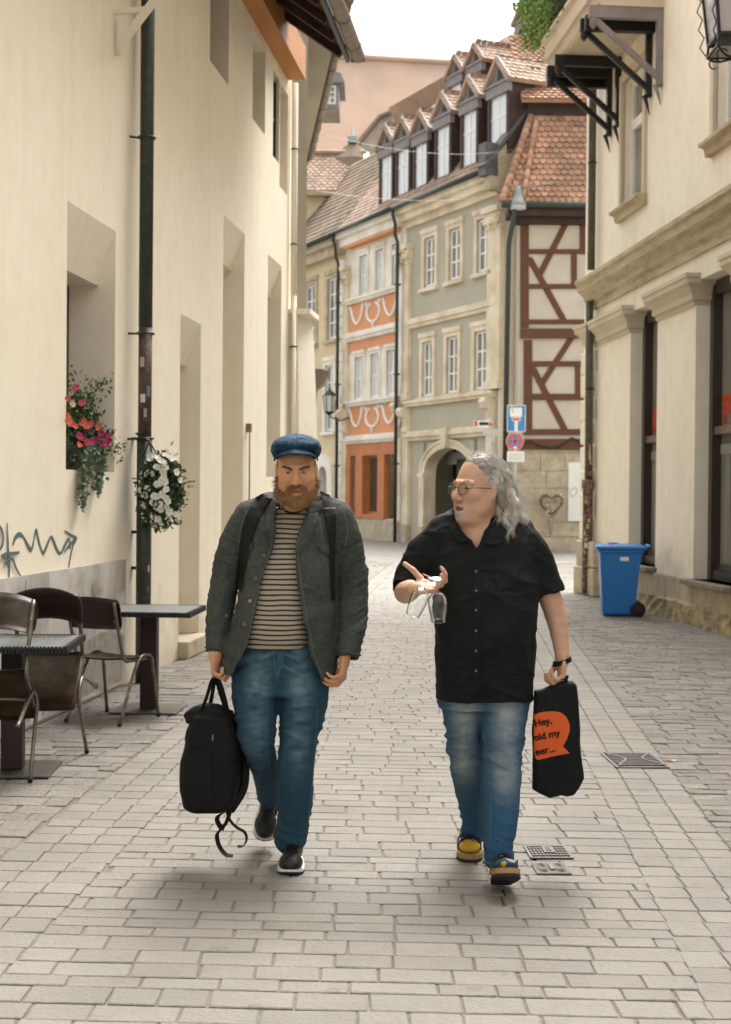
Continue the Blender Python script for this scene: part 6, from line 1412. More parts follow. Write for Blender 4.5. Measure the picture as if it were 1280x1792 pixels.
M['solew'] = mat('white_sole', (.62, .60, .56), .6); M['soleb'] = mat('black_sole', (.012, .012, .012), .8); M['cork'] = mat('cork', (.36, .21, .09), .8, (.25, .14, .06), 60)
M['button'] = mat('horn_button', (.10, .08, .06), .35)
M['beard'] = mat('brown_beard', (.16, .078, .028), .55, (.31, .17, .066), 22, island=.3)
M['beardlight'] = mat('ginger_beard', (.30, .16, .058), .5, (.40, .235, .10), 22, island=.25)
M['brow'] = mat('brown_brow', (.10, .055, .025), .6, island=.3)
M['hairw'] = mat('white_grey_hair', (.66, .65, .61), .45, (.46, .44, .40), 12, island=.12)
M['hairb'] = mat('beige_grey_hair', (.54, .475, .39), .5, (.36, .305, .24), 14, island=.16)
M['haird'] = mat('darker_grey_hair', (.24, .215, .18), .6, (.14, .12, .095), 18)
def stripes(N, L, src, base, mix, ramp, noise, rgb):
    sp = N.new('ShaderNodeSeparateXYZ'); g = N.new('ShaderNodeNewGeometry'); L.new(g.outputs['Position'], sp.inputs[0])
    n = N.new('ShaderNodeMath'); n.operation = 'MULTIPLY_ADD'; L.new(noise(6, 1), n.inputs[0]); n.inputs[1].default_value = .018; L.new(sp.outputs[2], n.inputs[2])
    d = N.new('ShaderNodeMath'); d.operation = 'DIVIDE'; L.new(n.outputs[0], d.inputs[0]); d.inputs[1].default_value = .0208; f = N.new('ShaderNodeMath'); f.operation = 'FRACT'; L.new(d.outputs[0], f.inputs[0])
    l = N.new('ShaderNodeMath'); l.operation = 'LESS_THAN'; L.new(f.outputs[0], l.inputs[0]); l.inputs[1].default_value = .36; return mix(l.outputs[0], base, rgb((.022, .022, .028)))
M['stripe'] = mat('striped_jersey', (.34, .29, .205), .85, extra=stripes, bump=.15, bscale=200, crease=.25, cscale=7)
def folds(V, amp, fr, seed=0, sharp=1.4):
    n = vnoise(V * np.array(fr), seed); n2 = vnoise(V * np.array(fr) * 1.9 + 7, seed + 3); return amp * ((1 - np.abs(n)) ** sharp - .6) + amp * .45 * ((1 - np.abs(n2)) ** 2 - .5)
# ================================================================ PERSON 1 (cap, jacket)
def run_person1():
    Y1 = 6.05; P = lambda px, py, dy=0: tuple(at(px, py, Y1 + dy)); K = F / Y1; zz = lambda py: at(508, py, Y1).z
    root = thing('person', (at(505, 1400, Y1).x, Y1, 0), 'bearded man in a blue flat cap, open grey-green jacket and striped shirt', 'person', 'two men walking towards the camera')
    X = Xf(at(519, 821, Y1 - .13), R(2), R(8), R(-1)); sc = 1.02
    # ---- body: head, neck, torso, legs and hands in one surface
    o = head_ops(X, sc, 1.12, .006) + lips_ops(X, sc, .001)
    o += [U(path([X((0, .03, -.06)), P(516, 885, -.03), P(513, 925, .01)], [.062, .060, .06]), .03)]
    q = lambda x, y, z: tuple(X(Vector((x, y, z)) * sc))
    for s in (-1, 1): o += [S(path([q(s * .021, -.104, -.040), q(s * .030, -.100, -.052), q(s * .037, -.092, -.070)], [.002, .0042, .002]), .003), S(cone(q(s * .005, -.110, .022), q(s * .004, -.111, .034), .0014), .003)]
    o += [U(loft([(zz(1180), P(492, 1180)[0], Y1, .15, .10), (zz(1100), P(498, 1100)[0], Y1, .15, .12), (zz(1000), P(505, 1000)[0], Y1, .15, .11), (zz(930), P(510, 930)[0], Y1, .12, .07), (zz(905), P(512, 905)[0], Y1, .08, .05)]), .03)]
    legL = [(P(455, 1170, .02), .07), (P(449, 1240, -.0), .055), (P(450, 1298, -.04), .036), (at(462, 1350, 6.13), .028), (at(470, 1392, 6.30), .028)]
    legR = [(P(528, 1170, .02), .07), (P(528, 1240, -.0), .058), (P(520, 1310, -.03), .04), (P(514, 1400, -.02), .045), (P(508, 1470, .02), .036)]
    for lg in (legL, legR): o += [U(path([a for a, r in lg], [r for a, r in lg]), .03)]
    o += [U(path([P(508, 1478, .02), P(508, 1515, -.02)], [.035, .03], sub=False), .01), U(path([at(471, 1395, 6.33), at(470, 1425, 6.36)], [.028, .026], sub=False), .01)]
    aL = [(P(440, 915, .02), .036), (P(398, 1015, .03), .032), (P(381, 1100, -.01), .028), (P(377, 1146, -.06), .027)]
    aR = [(P(586, 915, .02), .038), (P(614, 1030, .03), .034), (P(614, 1110, -.04), .028), (P(607, 1138, -.085), .025)]
    for ar in (aL, aR): o += [U(path([a for a, r in ar], [r for a, r in ar]), .02)]
    hR = hand_ops(P(604, 1147, -.10), (-.10, -.25, -1), (-.86, .15, -.05), 1, [(38, 42, 22), (46, 44, 24), (52, 46, 26), (58, 46, 26)], [(.040, .046, .014, .0125), (.068, .050, .030, .0108), (.094, .042, .044, .0092)], 1.0)
    hL = hand_ops(P(377, 1142, -.06), (.03, -.10, -1), (.90, -.25, 0), -1, [(62, 78, 40)] * 4, [(.045, .040, .016, .0125), (.070, .036, .038, .0108), (.088, .018, .050, .0095)], 1.0)
    o += hR + hL
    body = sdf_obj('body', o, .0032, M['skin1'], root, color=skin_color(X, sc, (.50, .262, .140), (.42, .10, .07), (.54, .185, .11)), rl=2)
    eyes(X, sc, root, gaze=(-.1, -.25))
    # ---- beard: mass plus strands
    q = lambda x, y, z: tuple(X(Vector((x, y, z)) * sc)); m = np.array(X.rot); e = lambda c, r_: ell(q(*c), tuple(v * sc for v in r_), m)
    bo = [U(e((0, -.056, -.104), (.052, .040, .034)), .01), U(e((0, -.066, -.118), (.034, .030, .025)), .015)]
    for s in (-1, 1): bo += [U(path([q(s * .077, -.012, -.030), q(s * .071, -.030, -.070), q(s * .052, -.060, -.100)], [.004 * sc, .012 * sc, .022 * sc]), .012), U(path([q(s * .034, -.088, -.080), q(s * .020, -.100, -.063), q(s * .004, -.106, -.0605)], [.006 * sc, .0055 * sc, .004 * sc]), .006), U(path([q(s * .034, -.086, -.078), q(s * .036, -.080, -.10)], [.007 * sc, .010 * sc], sub=False), .008)]
    bo += [S(e((0, -.112, -.0805), (.021, .026, .0095)), .004)]
    sdf_obj('beard', bo, .003, M['beard'], root, disp=lambda V, N: .0016 * vnoise(V * 260, 4) + .002 * vnoise(V * np.array([160, 160, 40]), 6))
    V, Q = sdf_mesh(bo, .004); N = vnormals(V, Q); rs_ = np.random.RandomState(3)
    if (N * (V - V.mean(0))).sum() < 0: N = -N
    L = X.inv(V) / sc; ok = np.where((L[:, 1] < .01))[0]; ids = rs_.choice(ok, 3600); rt = V[ids] + rs_.normal(0, .0015, (len(ids), 3)); Ln = L[ids]
    dd = N[ids] * .55 + np.array([0, -.12, -1.0]) * np.clip((-.055 - Ln[:, 2]) / .03, .35, 1.2)[:, None] + rs_.normal(0, .16, (len(ids), 3))
    cen = (np.abs(Ln[:, 0]) < .040 * rs_.uniform(.5, 1.2, len(Ln))) & (Ln[:, 2] < -.088) & (rs_.uniform(0, 1, len(Ln)) < .42)
    for c_, m_ in ((~cen, 'beard'), (cen, 'beardlight')): strands('beard_hair', rt[c_], dd[c_], .021, .0017, M[m_], root, seg=3, curl=.0012, seed=1)
    for s in (-1, 1):
        rt = [X(Vector((s * (.012 + .038 * t), -.102 + .018 * t * t, .017 + rs_.uniform(-.0028, .0028) + .005 * math.sin(t * 2.6) - (.007 * (1 - t)))) * sc) for t in np.linspace(0, 1, 170)]
        strands('eyebrow', rt, [X.M @ Vector((s * .9, -.3, .15 + .2 * rs_.normal())) for _ in rt], .012, .0016, M['brow'], root, seg=2, seed=2)
    # short hair at the temples and nape
    ho = [U(e((0, .030, .020), (.0815, .092, .062)), .0), S(e((0, -.075, .01), (.085, .075, .11)), .01), S(Prim(lambda a, b, c: c - float(q(0, 0, -.040)[2]), [-9] * 3, [9] * 3), 0), S(Prim(lambda a, b, c: float(q(0, 0, .09)[2]) - c, [-9] * 3, [9] * 3), 0)]
    sdf_obj('hair', ho, .004, M['brow'], root, disp=lambda V, N: .0012 * vnoise(V * 300, 4))
    fr = []; rs_ = np.random.RandomState(9)
    for _ in range(260): x = rs_.uniform(-.055, .055); fr.append(X(Vector((x, -.083 + x * x * 9, .086 - abs(x) * .2 + rs_.uniform(-.004, .004))) * sc))
    strands('fringe', fr, [X.M @ Vector((rs_.normal(.5, .3), -.25, -.6)) for _ in fr], .024, .0016, M['beard'], root, seg=3, curl=.002, seed=4)
    # ---- cap
    co = [U(e((0, .012, .096), (.094, .110, .046))), U(e((.0, -.048, .106), (.086, .058, .026)), .03), U(e((-.074, .0, .076), (.027, .062, .034)), .02), U(e((.074, .0, .076), (.027, .062, .034)), .02)]
    top = Vector(q(0, .0, .143))
    def cdisp(V, N):
        L = X.inv(V) / sc; a = np.arctan2(L[:, 0], -(L[:, 1] - .0)); r = np.hypot(L[:, 0], L[:, 1]); seam = np.abs(np.sin(a * 4)); d = -.0030 * np.exp(-(seam * 5) ** 2) * np.clip(r / .03, 0, 1) * (L[:, 2] > .07)
        return d + folds(V, .0042, (26, 26, 38), 5) * np.clip((.15 - L[:, 2]) / .05, .3, 1)
    sdf_obj('cap', co, .0032, M['capcloth'], root, disp=cdisp)
    V = []; nu, nv = 24, 7
    for s_ in (0, 1):
        for i in range(nu + 1):
            t = (i / nu * 2 - 1); a = t * R(66)
            for j in range(nv + 1):
                u = j / nv; r0, r1 = .080, .086 + .036 * max(0, math.cos(t * 1.45)) ** .8; r_ = r0 + (r1 - r0) * u; V.append(X(Vector((r_ * math.sin(a) * 1.03, -.010 - r_ * math.cos(a) * 1.10, .099 - .040 * abs(t) ** 1.8 - .012 * u - .006 * u * u - (.005 if s_ else 0))) * sc))
    n1 = (nu + 1) * (nv + 1); ix = lambda s_, i, j: s_ * n1 + i * (nv + 1) + j; Fs = []
    for i in range(nu):
        for j in range(nv): Fs += [(ix(0, i, j), ix(0, i + 1, j), ix(0, i + 1, j + 1), ix(0, i, j + 1)), (ix(1, i, j), ix(1, i, j + 1), ix(1, i + 1, j + 1), ix(1, i + 1, j))]
        Fs += [(ix(0, i, nv), ix(0, i + 1, nv), ix(1, i + 1, nv), ix(1, i, nv)), (ix(0, i, 0), ix(0, i + 1, 0), ix(1, i + 1, 0), ix(1, i, 0))]
    cap_ = [c for c in root.children if c.name.startswith('cap')][0]
    link_mesh('visor', V, Fs, M['capcloth'], cap_, True)
    mb = MB(); mb.tube([V[ix(0, i, nv)] for i in range(nu + 1)], .0028, 6); mb.build('visor_edge', M['capcloth'], cap_); mb = MB(); mb.lathe([(0, .006), (.009, .004), (.0095, 0)], q(0, -.002, .1405), 12, axis=tuple(X.M @ Vector((0, 0, 1)))); mb.build('cap_button', M['capcloth'], cap_)
    # ---- shirt
    sh = loft([(zz(1132), P(486, 1132)[0], Y1 - .01, .150, .146), (zz(1105), P(488, 1105)[0], Y1 - .02, .155, .160), (zz(1060), P(491, 1060)[0], Y1 - .02, .155, .160), (zz(1000), P(498, 1000)[0], Y1 - .01, .150, .142), (zz(940), P(507, 940)[0], Y1, .145, .110), (zz(905), P(510, 905)[0], Y1, .115, .085), (zz(888), P(512, 888)[0], Y1, .085, .078)])
    so = [U(sh), S(ell(at(514, 862, Y1 - .06), (.060, .085, .074)), .012)]
    sdf_obj('shirt', so, .005, M['stripe'], root, disp=lambda V, N: folds(V, .004, (7, 7, 16), 2) + .006 * np.exp(-((V[:, 2] - zz(1118)) / .02) ** 2) * vnoise(V * np.array([14, 4, 30]), 8))
    mb = MB(); mb.tube([cast([o_bvh[body.name]], x, y)[0] + Vector((0, -.006, 0)) if cast([o_bvh[body.name]], x, y) else at(x, y, Y1 - .1) for x, y in ((485, 884), (491, 890), (500, 895), (512, 898), (524, 896), (535, 889))], .0045, 6); mb.build('neckband', M['strapb'], root)
    # ---- jeans
    zc = zz(1215)
    def leg(lg): return path([a for a, r in lg], [r for a, r in lg], 5)
    jL = [(P(450, 1165), .105), (P(447, 1225, -.03), .096), (P(449, 1285, -.08), .080), (at(455, 1315, 6.02), .066), (at(466, 1355, 6.16), .055), (at(472, 1400, 6.315), .050)]
    jR = [(P(533, 1165), .110), (P(531, 1230, -.02), .100), (P(522, 1300, -.06), .080), (P(517, 1350, -.06), .077), (P(517, 1400, -.02), .074), (P(512, 1450, .02), .066), (P(508, 1468, .02), .068)]
    jo = [U(loft([(zz(1215), P(491, 1215)[0], Y1, .185, .115), (zz(1160), P(492, 1160)[0], Y1, .190, .135), (zz(1118), P(490, 1118)[0], Y1, .168, .140)])), U(leg(jL), .02), U(leg(jR), .02), S(cone(P(490, 1240, -.1), P(486, 1330, -.1), .004, .012), .01)]
    def jd(V, N):
        z = V[:, 2]; knee = np.exp(-((z - .60) / .09) ** 2) + .8 * np.exp(-((z - .17) / .07) ** 2) + .6 * np.exp(-((z - .86) / .07) ** 2)
        Vs = V.copy(); Vs[:, 2] += .35 * np.abs(V[:, 0] - P(490, 1200)[0]); return folds(Vs, .0105, (6, 6, 21), 11, 2.2) * (.3 + knee) + folds(V, .004, (16, 16, 40), 17, 2.) * (.2 + .7 * knee)
    def jc(V, N):
        z = V[:, 2]; x = V[:, 0]; c0 = np.array([.011, .054, .090]); c1 = np.array([.17, .27, .32]); c2 = np.array([.004, .016, .028])
        cx = np.where(x < P(490, 1200)[0], P(455, 1200)[0], P(527, 1200)[0]); w_ = np.exp(-((x - cx) / .045) ** 2) * np.clip(-N[:, 1], 0, 1) * (np.exp(-((z - .78) / .13) ** 2) + .55 * np.exp(-((z - .52) / .10) ** 2)); w_ = np.clip(w_ * (.75 + .6 * fbm(V * np.array([22, 22, 50]), 4)), 0, 1) * .8
        c = c0 * (1 - w_[:, None]) + c1 * w_[:, None]; n = np.clip(.5 + .9 * fbm(V * np.array([60, 60, 14]), 9), 0, 1)[:, None] * .22; c = c * (1 - n) + c2 * n
        wr = np.clip(vnoise(np.c_[V[:, 0] * 10, V[:, 1] * 10, (z + .5 * np.abs(x - P(490, 1200)[0])) * 55], 6), 0, 1)[:, None] * np.exp(-((z - .88) / .06) ** 2)[:, None] * .5; return c * (1 - wr) + c1 * wr
    jeans = sdf_obj('jeans', jo, .005, M['denim'], root, disp=jd, color=jc)
    bj = [o_bvh[jeans.name]]
    drape('fly_seam', [(481, 1132), (480, 1160), (484, 1190)], [(483, 1132), (482, 1160), (486, 1190)], M['denimseam'], jeans, bj, .0, .002, 20, 1)
    drape('fly_flap', [(486, 1132), (486, 1160), (483, 1192)], [(497, 1132), (496, 1160), (486, 1194)], M['denimdark'], jeans, bj, .0005, .002, 20, 3)
    drape('side_seam', [(556, 1240), (551, 1300), (547, 1360), (538, 1440)], [(558, 1240), (553, 1300), (549, 1360), (540, 1440)], M['denimseam'], jeans, bj, .0, .0015, 30, 1)
    drape('inseam', [(468, 1210), (466, 1290), (472, 1350)], [(469.5, 1210), (467.5, 1290), (473.5, 1350)], M['denimseam'], jeans, bj, .0, .0015, 30, 1)
    # ---- jacket
    T1 = [(zz(1196), P(487, 1190)[0], Y1 + .01, .262, .178), (zz(1150), P(490, 1150)[0], Y1 + .0, .248, .190), (zz(1100), P(497, 1100)[0], Y1 - .01, .225, .197), (zz(1050), P(503, 1050)[0], Y1 - .01, .210, .196), (zz(1000), P(508, 1000)[0], Y1, .203, .180), (zz(950), P(512, 950)[0], Y1, .205, .148), (zz(915), P(513, 915)[0], Y1, .200, .126), (zz(893), P(513, 893)[0], Y1 + .005, .160, .105), (zz(875), P(514, 875)[0], Y1 + .01, .105, .09)]
    sL = [(P(437, 908, .0), .072), (P(412, 950, .01), .066), (P(394, 1015, .03), .060), (P(384, 1075, .01), .056), (P(379, 1133, -.04), .047)]
    sR_ = [(P(590, 910, .0), .076), (P(606, 955, .01), .072), (P(617, 1020, .03), .070), (P(616, 1080, -.01), .068), (P(609, 1142, -.08), .054)]
    jk = [U(loft(T1)), U(path([P(478, 886, .01), P(440, 900, .01)], [.06, .064], sub=False), .04), U(path([P(550, 886, .01), P(588, 902, .01)], [.06, .066], sub=False), .04), U(leg(sL), .016), U(leg(sR_), .016)]
    jk += [S(loft([(k[0] - (.03 if i == 0 else 0), k[1], k[2], k[3] - .012, k[4] - .012) for i, k in enumerate(T1)] + [(zz(860), P(514, 860)[0], Y1, .08, .075)]), .0)]
    tipL, dL = Vector(P(379, 1137, -.04)), Vector((-.08, -.10, -1)); tipR, dR = Vector(P(608, 1146, -.085)), Vector((-.12, -.18, -1))
    jk += [S(cone(tipL - dL * .04, tipL + dL * .03, .036, .041), .003), S(cone(tipR - dR * .05, tipR + dR * .04, .040, .047), .003)]
    opn = [(484, 868), (483, 905), (480, 950), (466, 990), (452, 1040), (441, 1090), (433, 1125), (421, 1155), (408, 1176), (398, 1200), (398, 1225), (575, 1225), (566, 1200), (556, 1178), (545, 1150), (537, 1110), (528, 1060), (520, 1010), (516, 965), (519, 935), (534, 905), (545, 868)]
    jk += [S(polyprism([(P(x, y, -.16)[0], P(x, y, -.16)[2]) for x, y in opn], Y1 - .5, Y1 - .03), .004)]
    # hem trimmed: left panel ends at 1180, right panel at 1192, slanting up to the sides
    hem = [(340, 1230), (340, 1150), (378, 1164), (392, 1181), (410, 1181), (430, 1200), (540, 1205), (556, 1190), (566, 1194), (580, 1189), (592, 1181), (640, 1150), (640, 1230)]
    jk += [S(polyprism([(P(x, y, -.12)[0], P(x, y, -.12)[2]) for x, y in hem], Y1 - .5, Y1 + .5), .003)]
    # the hem cut must not touch the sleeves or hands: add the cuffs back
    def kd(V, N):
        x = V[:, 0]; z = V[:, 2]; xl, xr = P(425, 1000)[0], P(590, 1000)[0]; arm = ((x < xl) | (x > xr)); Vs = V.copy(); Vs[:, 2] += np.where(x > xr, -.5, .5) * (x - np.where(x > xr, P(615, 1000)[0], P(395, 1000)[0]))
        a = (folds(Vs, .0075, (6, 6, 19), 21, 2.2) + folds(Vs, .0035, (14, 14, 34), 25, 2.)) * np.clip((zz(905) - z) / .12, .15, 1); b = folds(V, .0075, (8, 8, 8), 31, 2.2) + folds(V, .0035, (22, 22, 15), 35, 2.); return np.where(arm, a, b) + folds(V, .002, (35, 35, 60), 41)
    jacket = sdf_obj('jacket', jk, .0042, M['jacket'], root, disp=kd, rl=2); bk = [o_bvh[jacket.name]]
    drape('lapel', [(535, 872), (548, 890), (562, 880), (578, 890)] if False else [(528, 903), (527, 925), (520, 950), (516, 966)], [(557, 893), (556, 912), (541, 940), (519, 972)], M['jacket'], jacket, bk, .007, .006, 24, 8)
    drape('lapel', [(483, 880), (484, 910), (482, 940), (480, 958)], [(466, 893), (467, 915), (472, 945), (478, 966)], M['jacket'], jacket, bk, .007, .006, 24, 8)
    drape('collar', [(541, 866), (545, 880), (538, 896), (529, 905)], [(557, 868), (566, 882), (562, 892), (549, 893)], M['jacket'], jacket, bk, .009, .006, 20, 8)
    drape('collar', [(481, 858), (476, 874), (472, 884), (468, 892)], [(485, 862), (486, 876), (486, 886), (485, 900)], M['jacket'], jacket, bk, .009, .006, 20, 8)
    mb = MB(); V = []; n_ = 30   # collar stand round the back of the neck
    for r_, z_ in ((.088, 880), (.082, 862), (.088, 858), (.096, 878)):
        for i in range(n_ + 1): a = R(-40) + R(260) * i / n_; c = P(515, z_); V.append((c[0] + r_ * math.cos(a), Y1 + .0 + r_ * .92 * math.sin(a), c[2] + .012 * math.sin(a)))
    mb.add(V, [(k * (n_ + 1) + i, k * (n_ + 1) + i + 1, (k + 1) * (n_ + 1) + i + 1, (k + 1) * (n_ + 1) + i) for k in range(3) for i in range(n_)], 0, True, fr=False); mb.build('collar_stand', M['jacket'], jacket)
    # pockets, flaps, seams, buttons
    fl = drape('pocket_flap', [(423, 943), (432, 947), (443, 952)], [(422, 957), (431, 963), (439, 962)], M['jacket'], jacket, bk, .006, .005, 10, 5)
    fl = drape('pocket_flap', [(557, 953), (568, 951), (576, 952)], [(563, 965), (572, 969), (580, 968)], M['jacket'], jacket, bk, .006, .005, 10, 5)
    drape('woven_label', [(562, 955), (574, 953)], [(563, 960), (575, 958)], M['labelorange'], fl, bk, .008, .001, 6, 2)
    drape('pocket', [(402, 1050), (400, 1080), (396, 1110)], [(406, 1056), (404, 1082), (399, 1104)], M['jacket'], jacket, bk, .002, .004, 14, 4)
    for nm, a in (('front_edge_stitch', [(481, 950), (468, 990), (454, 1040), (443, 1090), (435, 1125), (423, 1156), (410, 1175)]), ('front_edge_stitch', [(519, 968), (523, 1010), (531, 1060), (540, 1110), (548, 1148), (559, 1176), (567, 1190)]), ('shoulder_seam', [(440, 890), (430, 905), (424, 930), (420, 960)]), ('shoulder_seam', [(590, 888), (601, 902), (606, 925), (602, 955)]), ('yoke_seam', [(556, 905), (560, 930), (563, 948)])):
        dx = -2.2 if a[0][0] < 500 else 2.2; a2 = [(x + dx * .0, y) for x, y in a]; drape(nm, [(x + dx, y) for x, y in a], [(x + dx * 1.7, y) for x, y in a], M['jacketlight'], jacket, bk, .0004, .001, 44, 1)
    for x, y in ((463, 972), (448, 1012), (438, 1052), (428, 1093), (397, 1078)):
        c = cast(bk, x, y)
        if c: MB().lathe([(0, .004), (.006, .0045), (.0085, .003), (.0085, 0)], c[0], 14, axis=tuple(Vector((-.2, -1, .1)))).build('button', M['button'] if y != 1052 else M['brass'], jacket)
    for tip, d_, r_ in ((tipL, dL, .049), (tipR, dR, .056)):   # cuff hems
        mb = MB(); d_ = d_.normalized(); u = d_.orthogonal().normalized(); v = d_.cross(u); mb.tube([tip - d_ * .006 + (u * math.cos(a) + v * math.sin(a)) * r_ for a in np.linspace(0, 6.2832, 25)], .0035, 6); mb.build('cuff_hem', M['jacket'], jacket)
    for a in ([(556, 894), (555, 913), (541, 940), (520, 971)], [(528, 904), (527, 925), (521, 950), (517, 964)], [(466, 894), (467, 915), (472, 945), (478, 965)], [(557, 870), (566, 883), (561, 892), (549, 894)]):
        drape('lapel_edge', a, [(x + 1.3, y + .6) for x, y in a], M['jacketlight'], jacket, bk + [o_bvh[c.name] for c in jacket.children if c.name.startswith(('lapel', 'collar')) and c.name in o_bvh and 'edge' not in c.name], .0006, .001, 30, 1)
    # ---- backpack worn on the back (own thing): straps over the jacket
    bpk = thing('backpack', (root.location.x, Y1 + .25, 1.2), 'black backpack worn by the man in the cap, its straps over his jacket', 'backpack')
    drape('shoulder_strap', [(463, 862), (447, 872), (434, 895), (424, 930), (418, 975), (413, 1030)], [(480, 864), (466, 885), (452, 910), (440, 945), (431, 985), (422, 1035)], M['strapb'], bpk, bk, .004, .009, 36, 6, puff=.003)
    drape('shoulder_strap', [(560, 862), (566, 880), (573, 920), (577, 965), (580, 1010), (581, 1050)], [(577, 866), (586, 884), (588, 920), (587, 965), (587, 1010), (587, 1050)], M['strapb'], bpk, bk, .004, .009, 36, 6, puff=.003)
    drape('strap_buckle', [(561, 859), (577, 866)], [(560, 862), (576, 869)], M['strapb'], bpk, bk, .016, .005, 6, 3)
    sdf_obj('bag_body', [U(polyprism([(P(450, 880)[0], P(0, 885)[2]), (P(572, 880)[0], P(0, 885)[2]), (P(590, 1110)[0], P(0, 1120)[2]), (P(420, 1110)[0], P(0, 1120)[2])], Y1 + .17, Y1 + .36, .05))], .01, M['blackbag'], bpk)
    c = cast([o_bvh[o_.name] for o_ in bpk.children if o_.name.startswith('shoulder_strap')], 577, 890)
    if c: text_part('lettering', 'CHROME', .0125, basis(c[0] + Vector((0, -.0015, 0)), (1, .15, .05), (0, -.2, 1)), M['swhite'], bpk, .0003, 0, 'CENTER')
    # ---- shoes
    def shoe(heel, toe, up, nm, w_=.052):
        heel, toe = Vector(heel), Vector(toe); f_ = (toe - heel).normalized(); up = Vector(up); up = (up - f_ * up.dot(f_)).normalized(); s_ = f_.cross(up); L_ = (toe - heel).length; m = np.array(Matrix((s_, f_, up)).transposed()); Q_ = lambda a, b, c: heel + s_ * a + f_ * b * L_ + up * c
        o = [U(ell(Q_(0, .74, .040), (w_ * .96, L_ * .26, .040), m)), U(ell(Q_(0, .30, .050), (w_ * .74, L_ * .30, .052), m), .03), U(cone(Q_(0, .16, .06), Q_(0, .2, .12), .040, .043), .02), S(cone(Q_(0, .16, .14), Q_(0, .2, .19), .036), .005), S(half(Q_(0, 0, .022), -up) if False else Prim(lambda X_, Y_, Z_: (X_ - Q_(0, 0, .020).x) * up.x + (Y_ - Q_(0, 0, .020).y) * up.y + (Z_ - Q_(0, 0, .020).z) * up.z, [-99] * 3, [99] * 3))]
        sh_ = sdf_obj('shoe', o, .0032, M['shoeblk'], root, disp=lambda V, N: folds(V, .0012, (60, 60, 60), 3)); sm = []
        prof = lambda t: w_ * (.70 + .32 * math.sin(min(1, max(0, (t - .15) / .6)) * math.pi / 2)) * math.sqrt(max(0, 1 - (max(0, t - .72) / .28) ** 2.2)) * math.sqrt(max(0, 1 - (max(0, .14 - t) / .14) ** 2))
        for (z0, z1, g, mt, nm2) in ((.009, .0185, .004, 'solew', 'midsole'), (.0, .0095, .003, 'soleb', 'outsole')):
            V = []; T_ = list(np.linspace(0, 1, 26))
            ring = [(prof(t) + g, t) for t in T_] + [(-(prof(t) + g), t) for t in T_[::-1]]
            for z in (z0, z1): V += [Q_(a, t + (g / L_) * (1 if t > .9 else 0), z + .012 * max(0, (t - .75) / .25) ** 2) for a, t in ring]
            k = len(ring); MB().add(V, [tuple(range(k)), tuple(range(2 * k - 1, k - 1, -1))] + [(i, (i + 1) % k, k + (i + 1) % k, k + i) for i in range(k)], fr=False).build(nm2, M[mt], sh_)
        mb = MB()
        for i in range(5): t = .42 + .05 * i; mb.tube([Q_(a * w_ * .5, t, .098 - .028 * (t - .42) / .2 - .010 * a * a + .004) for a in (-1, -.5, 0, .5, 1)], .0028, 5)
        mb.build('laces', M['strapb'], sh_); mb = MB(); mb.ribbon([Q_(.0, .36, .112), Q_(0, .42, .101)], s_, .030, th=.004); mb.build('tongue', M['shoeblk'], sh_); return sh_
    toe = gnd(507, 1533); shoe((toe.x + .005, toe.y + .275, .0), (toe.x, toe.y - .01, .0), (0, 0, 1), 'a')
    sdf_obj('sock', [U(path([at(471, 1384, 6.29), at(471, 1408, 6.33), at(470, 1425, 6.34)], [.036, .038, .040]))], .004, M['strapb'], root)
    shoe(Vector(at(472, 1390, 6.38)) + Vector((0, .04, .0)), at(461, 1474, 6.24), (.06, -1, .25), 'b', .050)
    return root, X
M['denimseam'] = mat('denim_seam', (.045, .10, .135), .8); M['denimdark'] = mat('dark_denim', (.014, .06, .10), .85, (.03, .10, .15), 60)
M['labelorange'] = mat('orange_woven_label', (.60, .20, .07), .7, (.75, .6, .45), 200); M['brass'] = mat('brass_button', (.30, .20, .07), .35, metal=.8)
p1_root, p1_X = run_person1()
